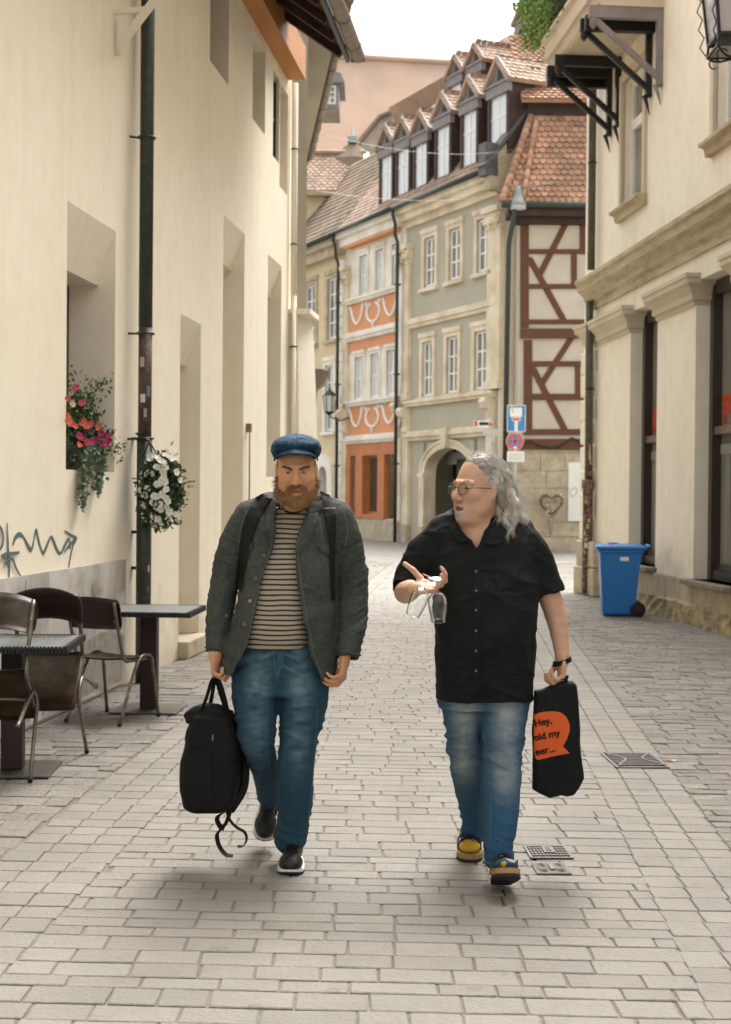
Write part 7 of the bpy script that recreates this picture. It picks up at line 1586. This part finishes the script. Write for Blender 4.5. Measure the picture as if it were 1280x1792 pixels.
# ================================================================ PERSON 2 (black shirt, long hair)
def run_person2():
    Y2 = 6.0; P = lambda px, py, dy=0: tuple(at(px, py, Y2 + dy)); zz = lambda py: at(850, py, Y2).z
    root = thing('person', (at(855, 1400, Y2).x, Y2, 0), 'man with long wavy grey hair, round glasses and a loose black short-sleeved shirt', 'person', 'two men walking towards the camera')
    X = Xf(at(836, 855, Y2 - .04), R(-50), R(-1), R(2)); sc = 1.05; nose_ = 1; sk = (.50, .295, .195)
    q = lambda x, y, z: tuple(X(Vector((x, y, z)) * sc)); m = np.array(X.rot); e = lambda c, r_: ell(q(*c), tuple(v * sc for v in r_), m)
    o = head_ops(X, sc, 1.18, .010) + lips_ops(X, sc, .012)
    o += [U(e((0, -.045, -.110), (.040, .040, .024)), .03), U(path([q(0, .02, -.05), P(838, 905, -.01), P(838, 950, -.02)], [.074, .076, .09]), .03), U(e((0, -.030, -.125), (.052, .05, .022)), .03)]
    o += [U(path([q(0, -.108, -.008), q(0, -.124, -.034)], [.008, .0125], sub=False), .008), U(e((0, -.118, -.044), (.013, .012, .009)), .006)]
    for s in (-1, 1): o += [S(path([q(s * .020, -.104, -.042), q(s * .030, -.098, -.056), q(s * .035, -.090, -.070)], [.0014, .0022, .0014]), .004)]
    o += [U(loft([(zz(1200), P(848, 1200)[0], Y2, .15, .12), (zz(1100), P(846, 1100)[0], Y2, .15, .12), (zz(1000), P(846, 1000)[0], Y2, .15, .10), (zz(950), P(843, 950)[0], Y2 - .01, .15, .08), (zz(925), P(840, 925)[0], Y2 - .01, .10, .07)]), .03)]
    o += [U(path([P(812, 1200), at(816, 1330, 6.12), at(828, 1450, 6.25), at(826, 1480, 6.25)], [.06, .04, .03, .03]), .02), U(path([P(886, 1200), at(880, 1330, 5.9), at(876, 1480, 5.78), at(876, 1510, 5.76)], [.06, .045, .034, .034]), .02)]
    aR = [(P(912, 950, .02), .045), (P(958, 1035, .0), .049), (P(976, 1090, -.02), .042), (P(984, 1148, -.06), .0285)]
    aL = [(P(762, 955, .02), .045), (P(712, 1030, .0), .047), (at(718, 1033, 5.82), .042), (at(724, 1031, 5.66), .0275)]
    for ar in (aR, aL): o += [U(path([a for a, r in ar], [r for a, r in ar]), .02)]
    o += hand_ops(P(985, 1146, -.06), (-.06, -.15, -1), (-.92, -.10, 0), 1, [(55, 75, 40)] * 4, [(.040, .044, .014, .0125), (.066, .046, .030, .0112), (.090, .034, .040, .010)], 1.05)
    o += hand_ops(at(723, 1031, 5.66), (.78, -.42, .10), (-.20, -.35, .92), -1, [(28, 52, 30), (22, 50, 30), (18, 46, 28), (12, 38, 24)], [(.024, .040, .022, .0130), (-.004, .052, .055, .0115), (-.034, .056, .084, .0095)], 1.04, .16)
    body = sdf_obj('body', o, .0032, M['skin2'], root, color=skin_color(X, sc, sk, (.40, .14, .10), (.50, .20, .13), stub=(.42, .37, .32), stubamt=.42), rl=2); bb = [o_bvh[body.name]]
    eyes(X, sc, root, gaze=(.2, -.05)); MB().lathe([(0, 0), (.010, 0), (0, .001)], q(0, -.085, -.079), 8, axis=(1, 0, 0)).build('mouth_inside', M['dark'], body)
    rs_ = np.random.RandomState(5)
    for s in (-1, 1):
        rt = [X(Vector((s * (.014 + .034 * t), -.099 + .018 * t * t, .0215 + .007 * math.sin(t * 2.6))) * sc) for t in np.linspace(0, 1, 50)]
        strands('eyebrow', rt, [X.M @ Vector((s * .9, -.3, .2 + .2 * rs_.normal())) for _ in rt], .010, .0013, M['haird'], root, seg=2, seed=2)
    # ---- hair: scalp mass swept back, curls down the neck
    ho = [U(e((0, .026, .052), (.082, .101, .0905))), S(e((0, -.085, .018), (.080, .085, .082)), .012), S(Prim(lambda a, b, c: c - float(q(0, 0, -.005)[2]), [-9] * 3, [9] * 3), .01)]
    for s in (-1, 1): ho += [S(e((s * .084, -.002, -.014), (.032, .036, .046)), .008)]
    ho += [U(path([q(.05, .085, .04), q(.055, .10, -.02), q(.06, .115, -.08), q(.05, .12, -.13)], [.045, .050, .046, .030]), .03), U(path([q(-.05, .085, .04), q(-.065, .06, -.03), q(-.085, .035, -.09)], [.040, .040, .028]), .03), U(path([q(0, .10, .05), q(0, .125, -.03), q(0, .13, -.11)], [.045, .050, .04]), .03), U(path([q(.075, .04, .0), q(.085, .065, -.05), q(.10, .10, -.11)], [.022, .030, .028]), .02)]
    hd = lambda V, N: .0035 * vnoise(V * np.array([45, 45, 30]), 2) + .0022 * vnoise(V * np.array([120, 120, 40]), 5)
    hm = sdf_obj('hair', ho, .0038, M['haird'], root, disp=hd, rl=3)
    V, Q = sdf_mesh(ho, .0045); N = vnormals(V, Q)
    if (N * (V - V.mean(0))).sum() < 0: N = -N
    L = X.inv(V) / sc
    def flow(Lp):   # local flow: back over the skull, then down and outward
        d = np.zeros_like(Lp); up = np.clip((Lp[:, 2] - .02) / .10, 0, 1); d[:, 1] = .25 + 1.1 * up; d[:, 2] = -1.2 * (1 - up) - .15; d[:, 0] = np.sign(Lp[:, 0]) * .18 * (1 - up); return d
    Fl = flow(L) @ np.array(X.rot).T
    cap_ = np.where(L[:, 2] > .035)[0]; low = np.where(L[:, 2] <= .045)[0]
    ids = rs_.choice(cap_, 3000); dd = Fl[ids] + N[ids] * .10 + rs_.normal(0, .06, (len(ids), 3)); bend = lambda p, t: tuple(np.array([.0, .0, -7. * t]))
    ctr = np.array(X(Vector((0, .03, .03)) * sc))
    def hug(p, t):
        v = np.array(p) - ctr; n_ = v / (np.linalg.norm(v) + 1e-9); return -n_ * 9
    strands('hair_top', V[ids] + N[ids] * .001, dd, .075, .0021, M['hairw'], hm, seg=6, curl=.0012, bend=hug, seed=3, cfreq=60)
    low = low[~((np.abs(L[low, 0]) > .055) & (L[low, 1] < .040) & (L[low, 2] > -.06))]
    def locks(name, roots, dirs, n, length, width, m_, curl, freq, spread, seed, grav=5):
        rr = np.random.RandomState(seed); R0, D0, P0 = [], [], []
        for p, d in zip(roots, dirs):
            ph = rr.uniform(0, 6.28); d = np.array(d) / np.linalg.norm(d)
            for _ in range(n): R0.append(np.array(p) + rr.normal(0, spread, 3)); D0.append(d + rr.normal(0, .03, 3)); P0.append(ph)
        strands(name, R0, D0, length, width, m_, hm, seg=14, curl=curl, grav=grav, seed=seed, cfreq=freq, ph0=P0)
    ids = rs_.choice(low, 95); locks('hair_curls', V[ids], Fl[ids] + N[ids] * .40 + rs_.normal(0, .15, (len(ids), 3)), 36, .095, .0015, M['hairb'], .0085, 78, .006, 4)
    ids = rs_.choice(low, 60); locks('hair_curls', V[ids], Fl[ids] + N[ids] * .55 + rs_.normal(0, .2, (len(ids), 3)), 22, .10, .0013, M['hairw'], .0100, 74, .0055, 6)
    rt = [at(rs_.uniform(868, 900), rs_.uniform(838, 895), Y2 + .06 + rs_.uniform(-.03, .05)) for _ in range(34)]; dr = [(.55 + .35 * rs_.normal(), .05, -.75 + .3 * rs_.normal()) for _ in rt]
    locks('hair_curls', rt, dr, 30, .085, .0014, M['hairb'], .0095, 84, .0055, 8, 4)
    rt, dr = [], []
    for _ in range(160): rt.append(X(Vector((rs_.uniform(-.05, .05), rs_.uniform(-.05, .06), .140 + rs_.uniform(-.01, .003))) * sc)); dr.append((.3 * rs_.normal(), .3, .5))
    strands('flyaway_hair', rt, dr, .022, .0012, M['hairw'], hm, seg=5, curl=.003, seed=11)
    # goatee stubble
    rt, dr = [], []
    for _ in range(420):
        x = rs_.normal(0, .020); z = -.098 + rs_.normal(0, .014); c = Vector(q(x, -.15, z)); h = bb[0].ray_cast(c, (X.M @ Vector((0, 1, 0))))
        if h[0] is not None: rt.append(h[0]); dr.append(X.M @ Vector((0, -.5, -.9)) + Vector(rs_.normal(0, .2, 3)))
    strands('goatee', rt, dr, .007, .0012, M['hairb'], root, seg=2, seed=12)
    # ---- round glasses
    mb = MB()
    for s in (-1, 1):
        c = Vector(q(s * .0335, -.1135, -.003)); ux = (X.M @ Vector((1, .10 * s, 0))).normalized(); uz = X.M @ Vector((0, 0, 1))
        mb.tube([c + ux * .0245 * math.cos(a) + uz * .0235 * math.sin(a) for a in np.linspace(0, 2 * math.pi, 29)], .0017, 6)
        mb.tube([c + ux * s * .0245, Vector(q(s * .068, -.098, .003)), Vector(q(s * .078, -.04, .004)), Vector(q(s * .082, .004, .003))], .0018, 6)
    mb.tube([q(-.0105, -.1135, .0), q(0, -.1185, .004), q(.0105, -.1135, .0)], .0017, 6); gl = mb.build('glasses', M['iron'], root)
    for s in (-1, 1):
        c = Vector(q(s * .0335, -.1135, -.003)); mb = MB(); mb.lathe([(0, 0), (.0235, 0)], c, 24, axis=tuple(X.M @ Vector((-.1 * s, 1, 0)))); mb.build('lens', M['lens'], gl)
    # ---- jeans
    def leg(lg): return path([a for a, r in lg], [r for a, r in lg], 5)
    jL = [(P(808, 1190), .095), (at(810, 1235, 6.02), .090), (at(814, 1290, 6.06), .080), (at(818, 1340, 6.12), .074), (at(825, 1400, 6.20), .060), (at(829, 1440, 6.26), .052), (at(829, 1456, 6.27), .054)]
    jR = [(P(886, 1190), .105), (P(883, 1250, -.03), .094), (P(881, 1310, -.08), .082), (P(879, 1350, -.10), .077), (P(878, 1400, -.14), .075), (at(875, 1450, 5.81), .066), (at(873, 1486, 5.78), .058), (at(873, 1500, 5.77), .060)]
    jo = [U(loft([(zz(1240), P(845, 1240)[0], Y2, .19, .12), (zz(1200), P(848, 1200)[0], Y2, .198, .145), (zz(1160), P(848, 1160)[0], Y2, .18, .14)])), U(leg(jL), .02), U(leg(jR), .02)]
    mx = P(846, 1200)[0]
    def jd(V, N):
        z = V[:, 2]; knee = np.exp(-((z - .52) / .10) ** 2) + .7 * np.exp(-((z - .15) / .06) ** 2) + .8 * np.exp(-((z - .76) / .08) ** 2); Vs = V.copy(); Vs[:, 2] += np.where(V[:, 0] > mx, .5, -.3) * (V[:, 0] - mx); return folds(Vs, .0125, (5.5, 5.5, 19), 12, 2.2) * (.25 + knee) + folds(V, .004, (16, 16, 40), 18) * (.2 + .6 * knee)
    def jc(V, N):
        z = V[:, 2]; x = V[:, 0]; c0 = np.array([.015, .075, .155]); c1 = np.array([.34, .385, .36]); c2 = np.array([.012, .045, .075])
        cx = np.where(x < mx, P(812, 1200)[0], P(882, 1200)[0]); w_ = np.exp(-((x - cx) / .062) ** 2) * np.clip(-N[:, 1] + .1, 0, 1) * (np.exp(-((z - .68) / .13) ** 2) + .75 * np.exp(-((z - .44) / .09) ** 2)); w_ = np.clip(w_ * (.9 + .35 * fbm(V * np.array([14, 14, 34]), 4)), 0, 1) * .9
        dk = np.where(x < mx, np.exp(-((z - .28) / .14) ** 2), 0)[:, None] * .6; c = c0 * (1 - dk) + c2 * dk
        c = c * (1 - w_[:, None]) + c1 * w_[:, None]; n = np.clip(.5 + .9 * fbm(V * np.array([60, 60, 14]), 9), 0, 1)[:, None] * .18; c = c * (1 - n) + c2 * n
        wr = np.clip(vnoise(np.c_[x * 8, V[:, 1] * 8, (z + .3 * np.abs(x - mx)) * 60], 6), 0, 1)[:, None] * np.exp(-((z - .80) / .07) ** 2)[:, None] * .6; return c * (1 - wr) + c1 * wr
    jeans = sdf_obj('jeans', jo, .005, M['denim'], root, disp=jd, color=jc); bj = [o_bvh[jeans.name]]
    drape('inseam', [(848, 1290), (856, 1340), (858, 1400), (857, 1480)], [(850, 1290), (858.5, 1340), (860.5, 1400), (859.5, 1480)], M['denimseam'], jeans, bj, .0, .0015, 40, 1)
    drape('inseam', [(843, 1250), (841, 1330), (840, 1430)], [(844, 1250), (842, 1330), (841, 1430)], M['denimseam'], jeans, bj, .0, .0015, 30, 1)
    for lg in (jL, jR):
        c = Vector(lg[-1][0]); r_ = lg[-1][1]; mb = MB(); mb.tube([c + Vector((math.cos(a) * r_ * .99, math.sin(a) * r_ * .99, -.022 + .006 * math.sin(2 * a))) for a in np.linspace(0, 6.2832, 25)], .006, 6); mb.build('hem', M['denimdark'], jeans)
    # ---- shirt
    T = [(zz(1222), P(848, 1222)[0], Y2 - .01, .202, .158), (zz(1180), P(848, 1180)[0], Y2 - .02, .204, .175), (zz(1130), P(848, 1130)[0], Y2 - .03, .207, .188), (zz(1085), P(848, 1085)[0], Y2 - .03, .216, .190), (zz(1040), P(848, 1040)[0], Y2 - .025, .228, .180), (zz(1000), P(847, 1000)[0], Y2 - .01, .236, .160), (zz(960), P(845, 960)[0], Y2, .236, .138), (zz(930), P(843, 930)[0], Y2 + .005, .200, .115), (zz(912), P(840, 912)[0], Y2 + .01, .135, .095), (zz(898), P(838, 898)[0], Y2 + .01, .095, .085)]
    sR_ = [(P(908, 938), .066), (P(934, 965), .068), (P(950, 1000), .062), (P(963, 1036, -.01), .060)]
    sL = [(P(772, 938), .064), (P(744, 965), .068), (P(722, 1000), .062), (P(710, 1026, -.03), .056)]
    so = [U(loft(T, 2.3)), U(leg(sR_), .03), U(leg(sL), .03), U(cone(P(865, 905, .01), P(905, 928, .01), .055, .064), .04), U(cone(P(805, 908, .01), P(775, 930, .01), .055, .062), .04)]
    so += [S(loft([(zz(1300), P(848, 1250)[0], Y2, .19, .14)] + [(k[0], k[1], k[2], k[3] - .010, k[4] - .010) for k in T[:-1]] + [(zz(880), P(838, 880)[0], Y2, .085, .080)], 2.3))]
    dR = (Vector(P(963, 1036, -.01)) - Vector(P(950, 1000))).normalized(); dL = (Vector(P(710, 1026, -.03)) - Vector(P(722, 1000))).normalized() + Vector((-.1, -.55, 0)); dL.normalize()
    eR, eL = Vector(P(963, 1038, -.01)), Vector(P(709, 1029, -.045))
    so += [S(endcut(eR, dR), 0), S(cone(eR - dR * .05, eR + dR * .02, .050, .053), .003), S(endcut(eL + dL * .02, dL, .08), 0), S(cone(eL - dL * .03, eL + dL * .06, .046, .051), .003)]
    neck = [(793, 870), (797, 905), (812, 930), (834, 958), (846, 935), (860, 905), (866, 870)]
    so += [S(polyprism([(P(x, y, -.1)[0], P(x, y, -.1)[2]) for x, y in neck], Y2 - .5, Y2 - .0), .003)]
    def sdp(V, N):
        z = V[:, 2]; Vs = V.copy(); Vs[:, 2] += .5 * np.abs(V[:, 0] - P(846, 1000)[0]); return folds(Vs, .0105, (5, 5, 8), 51, 2.2) + folds(V, .0045, (13, 13, 20), 57, 1.8)
    shirt = sdf_obj('shirt', so, .0045, M['blackcloth'], root, disp=sdp); bs_ = [o_bvh[shirt.name]]
    drape('collar', [(846, 950), (856, 930), (866, 905), (868, 892)], [(864, 955), (882, 945), (886, 920), (878, 898)], M['blackcloth'], shirt, bs_ + bb, .006, .006, 20, 8)
    drape('collar', [(826, 948), (812, 935), (797, 915), (792, 895)], [(806, 950), (795, 940), (788, 925), (785, 905)], M['blackcloth'], shirt, bs_ + bb, .006, .006, 20, 8)
    drape('button_placket', [(827, 958), (828, 1040), (828, 1130), (829, 1218)], [(841, 958), (841, 1040), (841, 1130), (842, 1218)], M['blackcloth'], shirt, bs_, .003, .003, 40, 3)
    drape('chest_pocket', [(866, 978), (866, 1005), (872, 1032)], [(905, 974), (906, 1002), (902, 1029)], M['blackcloth'], shirt, bs_, .0025, .003, 16, 8)
    pk = [o_bvh[c.name] for c in shirt.children if c.name.startswith('button_placket')]
    for y in (1000, 1034, 1068, 1104, 1139, 1174):
        c = cast(bs_ + pk, 833.5, y)
        if c: MB().lathe([(0, .003), (.0045, .003), (.0058, .0015), (.0058, 0)], c[0], 12, axis=(0, -1, .05)).build('button', M['button2'], shirt)
    for tip, d_, r_ in ((eR, dR, .060),):
        mb = MB(); u = d_.orthogonal().normalized(); v = d_.cross(u); mb.tube([tip - d_ * .004 + (u * math.cos(a) + v * math.sin(a)) * r_ for a in np.linspace(0, 6.2832, 25)], .0035, 6); mb.build('sleeve_hem', M['blackcloth'], shirt)
    # ---- socks and sandals
    def sandal(heel, toe, up, big):
        heel, toe = Vector(heel), Vector(toe); f_ = (toe - heel).normalized(); up = Vector(up); up = (up - f_ * up.dot(f_)).normalized(); s_ = f_.cross(up); L_ = (toe - heel).length; Q_ = lambda a, b, c: heel + s_ * a + f_ * b * L_ + up * c; m = np.array(Matrix((s_, f_, up)).transposed())
        so_ = [U(ell(Q_(0, .74, .052), (.046, L_ * .24, .026), m)), U(ell(Q_(0, .38, .060), (.036, L_ * .34, .036), m), .02), U(cone(Q_(0, .2, .07), Q_(0, .2, .095), .034, .030), .02), S(Prim(lambda X_, Y_, Z_: (X_ - Q_(0, 0, .030).x) * up.x + (Y_ - Q_(0, 0, .030).y) * up.y + (Z_ - Q_(0, 0, .030).z) * up.z, [-99] * 3, [99] * 3))]
        def sc_(V, N):
            n1 = vnoise(V * 22, 5); n2 = vnoise(V * 26 + 9, 8); b = (V - np.array(heel)) @ np.array(f_) / L_; c = np.tile(np.array([.02, .065, .12]), (len(V), 1)); c[(n1 > .12)] = (.50, .29, .02); c[(n2 > .38)] = (.42, .40, .36); c[(n2 < -.42)] = (.012, .03, .04)
            if big: c[b > .74] = (.50, .30, .02)
            return c
        sk_ = sdf_obj('sock', so_, .003, M['sock'], root, color=sc_)
        prof = lambda t: .049 * (.76 + .28 * math.sin(min(1, max(0, (t - .2) / .55)) * math.pi / 2)) * math.sqrt(max(0, 1 - (max(0, t - .74) / .26) ** 2.3)) * math.sqrt(max(0, 1 - (max(0, .14 - t) / .14) ** 2)); T_ = list(np.linspace(0, 1, 26)); par = None
        for (z0, z1, g, mt, nm2) in ((.012, .034, .005, 'cork', 'footbed'), (.0, .0125, .006, 'soleb', 'outsole')):
            ring = [(prof(t) + g, t) for t in T_] + [(-(prof(t) + g), t) for t in T_[::-1]]; V = []
            for z in (z0, z1): V += [Q_(a, t + (g / L_) * (1 if t > .9 else 0), z) for a, t in ring]
            k = len(ring); ob = MB().add(V, [tuple(range(k)), tuple(range(2 * k - 1, k - 1, -1))] + [(i, (i + 1) % k, k + (i + 1) % k, k + i) for i in range(k)], fr=False).build(nm2, M[mt], par or root)
            if par is None: par = ob; ob.name = 'sandal'
        for b, h in ((.60, .086), (.40, .104)):
            mb = MB(); pts = [Q_(.052 * math.cos(a), b + .02 * math.cos(a), .030 + (h - .024) * math.sin(a)) for a in np.linspace(0, math.pi, 15)]; mb.ribbon(pts, f_, .036, th=.004); mb.build('strap', M['shoeblk'], par)
            mb = MB(); c = Q_(-.049, b - .005, .062); fr_ = Fr(c, f_, -s_ * .9 + up * .2, up); 
            for a0, a1, b0, b1 in ((-.014, .014, .012, .016), (-.014, .014, -.016, -.012), (-.016, -.012, -.016, .016), (.012, .016, -.016, .016)): mb.fr = fr_; mb.box(a0, a1, 0, .004, b0, b1)
            mb.build('buckle', M['button'], par)
    h2 = gnd(877, 1552); sandal((h2.x, h2.y + .02, .0), (h2.x + .004, h2.y - .235, .105), (0, .4, 1), False)
    h3 = gnd(823, 1509); sandal((h3.x + .01, h3.y + .255, .0), (h3.x, h3.y, .0), (0, 0, 1), True)
    return root, X
M['lens'] = thin_glass('lens_glass', (.96, .97, .97), .7)
M['button2'] = mat('grey_shirt_button', (.10, .105, .10), .3); M['sock'] = mat('patterned_sock', (.3, .2, .1), .9, attr='col', bump=.3, bscale=200)
p2_root, p2_X = run_person2()
# ================================================================ HELD THINGS
def held():
    # black roll-top backpack carried by its handles
    Yb = 6.0; P = lambda px, py, dy=0: tuple(at(px, py, Yb + dy)); z_ = lambda py: at(370, py, Yb).z; w2 = lambda a, b: (at(b, 1300, Yb).x - at(a, 1300, Yb).x) / 2
    t = thing('carried_backpack', P(370, 1415), 'black roll-top backpack hanging from the hand of the man in the cap', 'backpack')
    K = [(z_(1418), 362, 334, 390), (z_(1404), 366, 320, 412), (z_(1350), 369, 317, 421), (z_(1300), 372, 324, 419), (z_(1262), 372, 334, 409), (z_(1250), 372, 338, 405)]
    ks = [(a, at((l + r) / 2, 1300, Yb).x, Yb, w2(l, r), .085 if i else .07) for i, (a, c, l, r) in enumerate(K)]
    bd = sdf_obj('bag_body', [U(loft(ks, 3.6))], .005, M['blackbag'], t, disp=lambda V, N: folds(V, .0045, (9, 9, 9), 61) + .004 * vnoise(V * 14, 3), rl=4); bv = [o_bvh[bd.name]]
    sdf_obj('roll_top', [U(path([P(326, 1252, -.04), P(345, 1246, -.03), P(372, 1243, -.02), P(400, 1252, -.01)], [.012, .026, .030, .026]), 0), U(path([P(330, 1262, -.05), P(372, 1258, -.06), P(402, 1266, -.05)], [.012, .018, .016]), .02)], .004, M['blackbag'], t, disp=lambda V, N: folds(V, .004, (25, 25, 25), 63))
    drape('front_panel', [(330, 1312), (326, 1360), (328, 1398)], [(368, 1310), (370, 1360), (372, 1404)], M['blackbag'], t, bv, .004, .006, 16, 6)
    drape('zip_pull', [(372, 1286), (371, 1296)], [(374, 1286), (373, 1296)], M['zinc'], t, bv, .006, .002, 4, 1); drape('zip_pull', [(370, 1304), (365, 1318)], [(371.5, 1304), (366.5, 1318)], M['iron'], t, bv, .006, .002, 4, 1)
    hz = Vector(at(375, 1186, Yb - .03)); V3 = Vector
    def rib(name, pts, up, w_, th=.0025):
        mb = MB(); mb.ribbon([V3(p) for p in smooth_path([tuple(p) for p in pts], 5)], up, w_, th=th); return mb.build(name, M['strapb'], t)
    h0 = V3(hand1_grip)
    rib('handle', [P(352, 1246, -.06), P(362, 1220, -.06), tuple(h0 + V3((-.012, -.015, -.0))), tuple(h0 + V3((.012, -.012, .0))), P(392, 1215, -.05), P(402, 1256, -.04)], (.5, .9, 0), .022)
    rib('handle', [P(365, 1246, .04), P(371, 1220, .03), tuple(h0 + V3((-.004, .02, -.0))), P(386, 1212, .03), P(398, 1250, .03)], (.6, .8, 0), .022)
    rib('side_strap', [P(336, 1262, -.03), P(328, 1278, -.05), P(325, 1296, -.04)], (.3, 1, 0), .012)
    rib('shoulder_strap', [P(406, 1252, .0), P(417, 1278, .03), P(427, 1312, .05), P(431, 1350, .05), P(427, 1382, .03), P(412, 1408, .0), P(404, 1420, -.01)], (1, .55, 0), .030, .006)
    rib('shoulder_strap', [P(404, 1258, .03), P(413, 1300, .06), P(420, 1340, .07), P(421, 1375, .05), P(410, 1404, .02)], (1, .3, 0), .028, .006)
    rib('hanging_strap', [P(412, 1404, 0), P(397, 1418, -.02), P(381, 1430, -.02), P(384, 1444, -.02), P(393, 1450, -.01)], (.8, .6, .2), .022)
    rib('hanging_strap', [P(404, 1418, -.01), P(396, 1440, -.02), P(386, 1452, -.03), P(380, 1462, -.02), P(384, 1480, -.02), P(395, 1495, -.03), P(408, 1498, -.03)], (.7, .7, .2), .021)
    rib('hanging_strap', [P(396, 1412, .02), P(402, 1434, .0), P(415, 1448, .0), P(428, 1456, .0), P(432, 1468, .0), P(426, 1480, -.01), P(416, 1481, -.01)], (.5, .8, .4), .014)
    # black tote with an orange speech bubble
    Yt = 5.93; P2 = lambda px, py, dy=0: tuple(at(px, py, Yt + dy))
    t2 = thing('tote_bag', P2(975, 1395), 'black cloth bag printed with an orange speech bubble, held by the long-haired man', 'bag')
    out = [(934, 1207), (950, 1205), (962, 1202), (970, 1194), (980, 1190), (990, 1192), (1002, 1192), (1009, 1198), (1012, 1225), (1015, 1300), (1021, 1361), (1013, 1378), (1004, 1391), (992, 1394), (982, 1391), (962, 1396), (944, 1387), (933, 1381), (932, 1300)]
    b2 = sdf_obj('bag_body', [U(polyprism([(at(x, y, Yt).x, at(x, y, Yt).z) for x, y in out], Yt - .034, Yt + .034, .024))], .004, M['blackcloth'], t2, disp=lambda V, N: folds(V, .006, (10, 10, 4), 71), rl=3); bv2 = [o_bvh[b2.name]]
    def bp_(x, y): return (740 + x / 4, 1180 + y / 4)
    top = [bp_(*p) for p in [(779, 284), (830, 266), (900, 259), (960, 266), (1000, 292), (1024, 335), (1030, 380), (1022, 425), (1000, 470), (978, 502), (984, 515), (1029, 553)]]
    bot = [bp_(*p) for p in [(779, 320), (776, 380), (776, 430), (777, 480), (778, 520), (782, 560), (795, 596), (840, 592), (885, 580), (920, 564), (960, 562), (1024, 556)]]
    drape('print', [bp_(*p) for p in [(779, 284), (830, 266), (900, 259), (960, 266), (1002, 295), (1026, 345), (1030, 385)]], [bp_(*p) for p in [(779, 330), (779, 420), (779, 470), (800, 480), (880, 470), (960, 440), (1028, 400)]], M['printorange'], b2, bv2, .0012, .0006, 36, 12)
    drape('print', [bp_(*p) for p in [(779, 328), (779, 420), (779, 470), (800, 480), (880, 470), (960, 440), (1028, 400)]], [bp_(*p) for p in [(778, 530), (784, 560), (796, 596), (840, 592), (900, 575), (955, 545), (1010, 455)]], M['printorange'], b2, bv2, .0013, .0006, 36, 12)
    drape('print', [bp_(*p) for p in [(900, 540), (960, 520), (982, 503)]], [bp_(*p) for p in [(900, 577), (960, 565), (1029, 553)]], M['printorange'], b2, bv2, .0014, .0006, 18, 6)
    for txt, (x, y), sz, al in (('Hey,', (784, 352), .040, 'LEFT'), ('old my', (780, 450), .040, 'LEFT'), ('eer...', (790, 552), .042, 'LEFT')):
        c = cast(bv2, *bp_(x + 10, y)); 
        if not c: continue
        ang = R(13); o_ = text_part('lettering', txt, sz, basis(V3(at(*bp_(x, y), Yt - .05)), (math.cos(ang), 0, math.sin(ang)), (-math.sin(ang), 0, math.cos(ang))), M['iron'], b2, .0004, .0010, al)
        off = rootloc(b2)
        for v in o_.data.vertices:
            p = v.co + off; h = bv2[0].ray_cast(V3((p.x, Yt - .3, p.z)), V3((0, 1, 0)))
            v.co.y = (h[0].y if h[0] is not None else Yt - .03) - .0062 - off.y
    g2 = V3(hand2_grip); rib2 = lambda name, pts, up, w_: MB().ribbon([V3(p) for p in smooth_path([tuple(p) for p in pts], 5)], up, w_, th=.004).build(name, M['strapb'], t2)
    rib2('handle', [P2(972, 1200), P2(974, 1190, -.02), tuple(g2 + V3((-.01, -.02, -.005))), tuple(g2 + V3((.015, -.015, -.008))), P2(992, 1186, -.01), P2(988, 1200)], (.6, .8, 0), .024)
    wc = V3(at(984, 1156, 5.94)); rib2('handle_loop', [wc + V3((.037 * math.cos(a), .037 * math.sin(a), .012 * math.cos(a) - .004)) for a in np.linspace(0, 2 * math.pi, 15)], (0.0, 0, 1), .020)
    # two wine glasses hanging upside down
    def wine(rim, foot, label):
        rim, foot = V3(rim), V3(foot); ax = (rim - foot).normalized(); Lt = (rim - foot).length; c = foot; s_ = Lt / .215
        t3 = thing('wine_glass', foot, label, 'wine glass', 'wine glasses in his hand'); pr = [(.0, .0), (.033, .0), (.033, .0012), (.012, .004), (.0046, .010), (.0040, .035), (.0046, .056), (.009, .064), (.026, .073), (.041, .092), (.047, .118), (.0455, .150), (.040, .186), (.0355, .213), (.0362, .215)]
        ring = [c + (ax.orthogonal().normalized() * math.cos(a) + ax.cross(ax.orthogonal().normalized()) * math.sin(a)) * .0362 * s_ + ax * .215 * s_ for a in np.linspace(0, 6.2832, 33)]
        MB().lathe([(r * s_, h * s_) for r, h in smooth_path(pr, 3)], c, 36, axis=tuple(ax)).build('glass_body', M['wineglass'], t3); fixn(t3.children[0]); MB().tube(ring, .0009, 5).build('rim', M['wineglass'], t3)
    wine(at(768, 1087, 5.60), at(764, 1012, 5.56) + V3((0, 0, .0)), 'upside-down wine glass with its foot resting on his fingers, in front of the shirt')
    wine(at(722, 1077, 5.52), at(750, 1008, 5.54), 'tilted upside-down wine glass hanging over the pale paving, left of the other glass')
M['printorange'] = mat('orange_print', (.60, .09, .012), .7)
def fixn(o):
    import bmesh
    b = bmesh.new(); b.from_mesh(o.data); bmesh.ops.remove_doubles(b, verts=b.verts, dist=1e-5); bmesh.ops.recalc_face_normals(b, faces=b.faces); b.to_mesh(o.data); b.free()
M['wineglass'] = thin_glass('clear_glass', (.93, .94, .935))
hand1_grip = at(378, 1188, 5.985); hand2_grip = at(981, 1184, 5.925)
held()
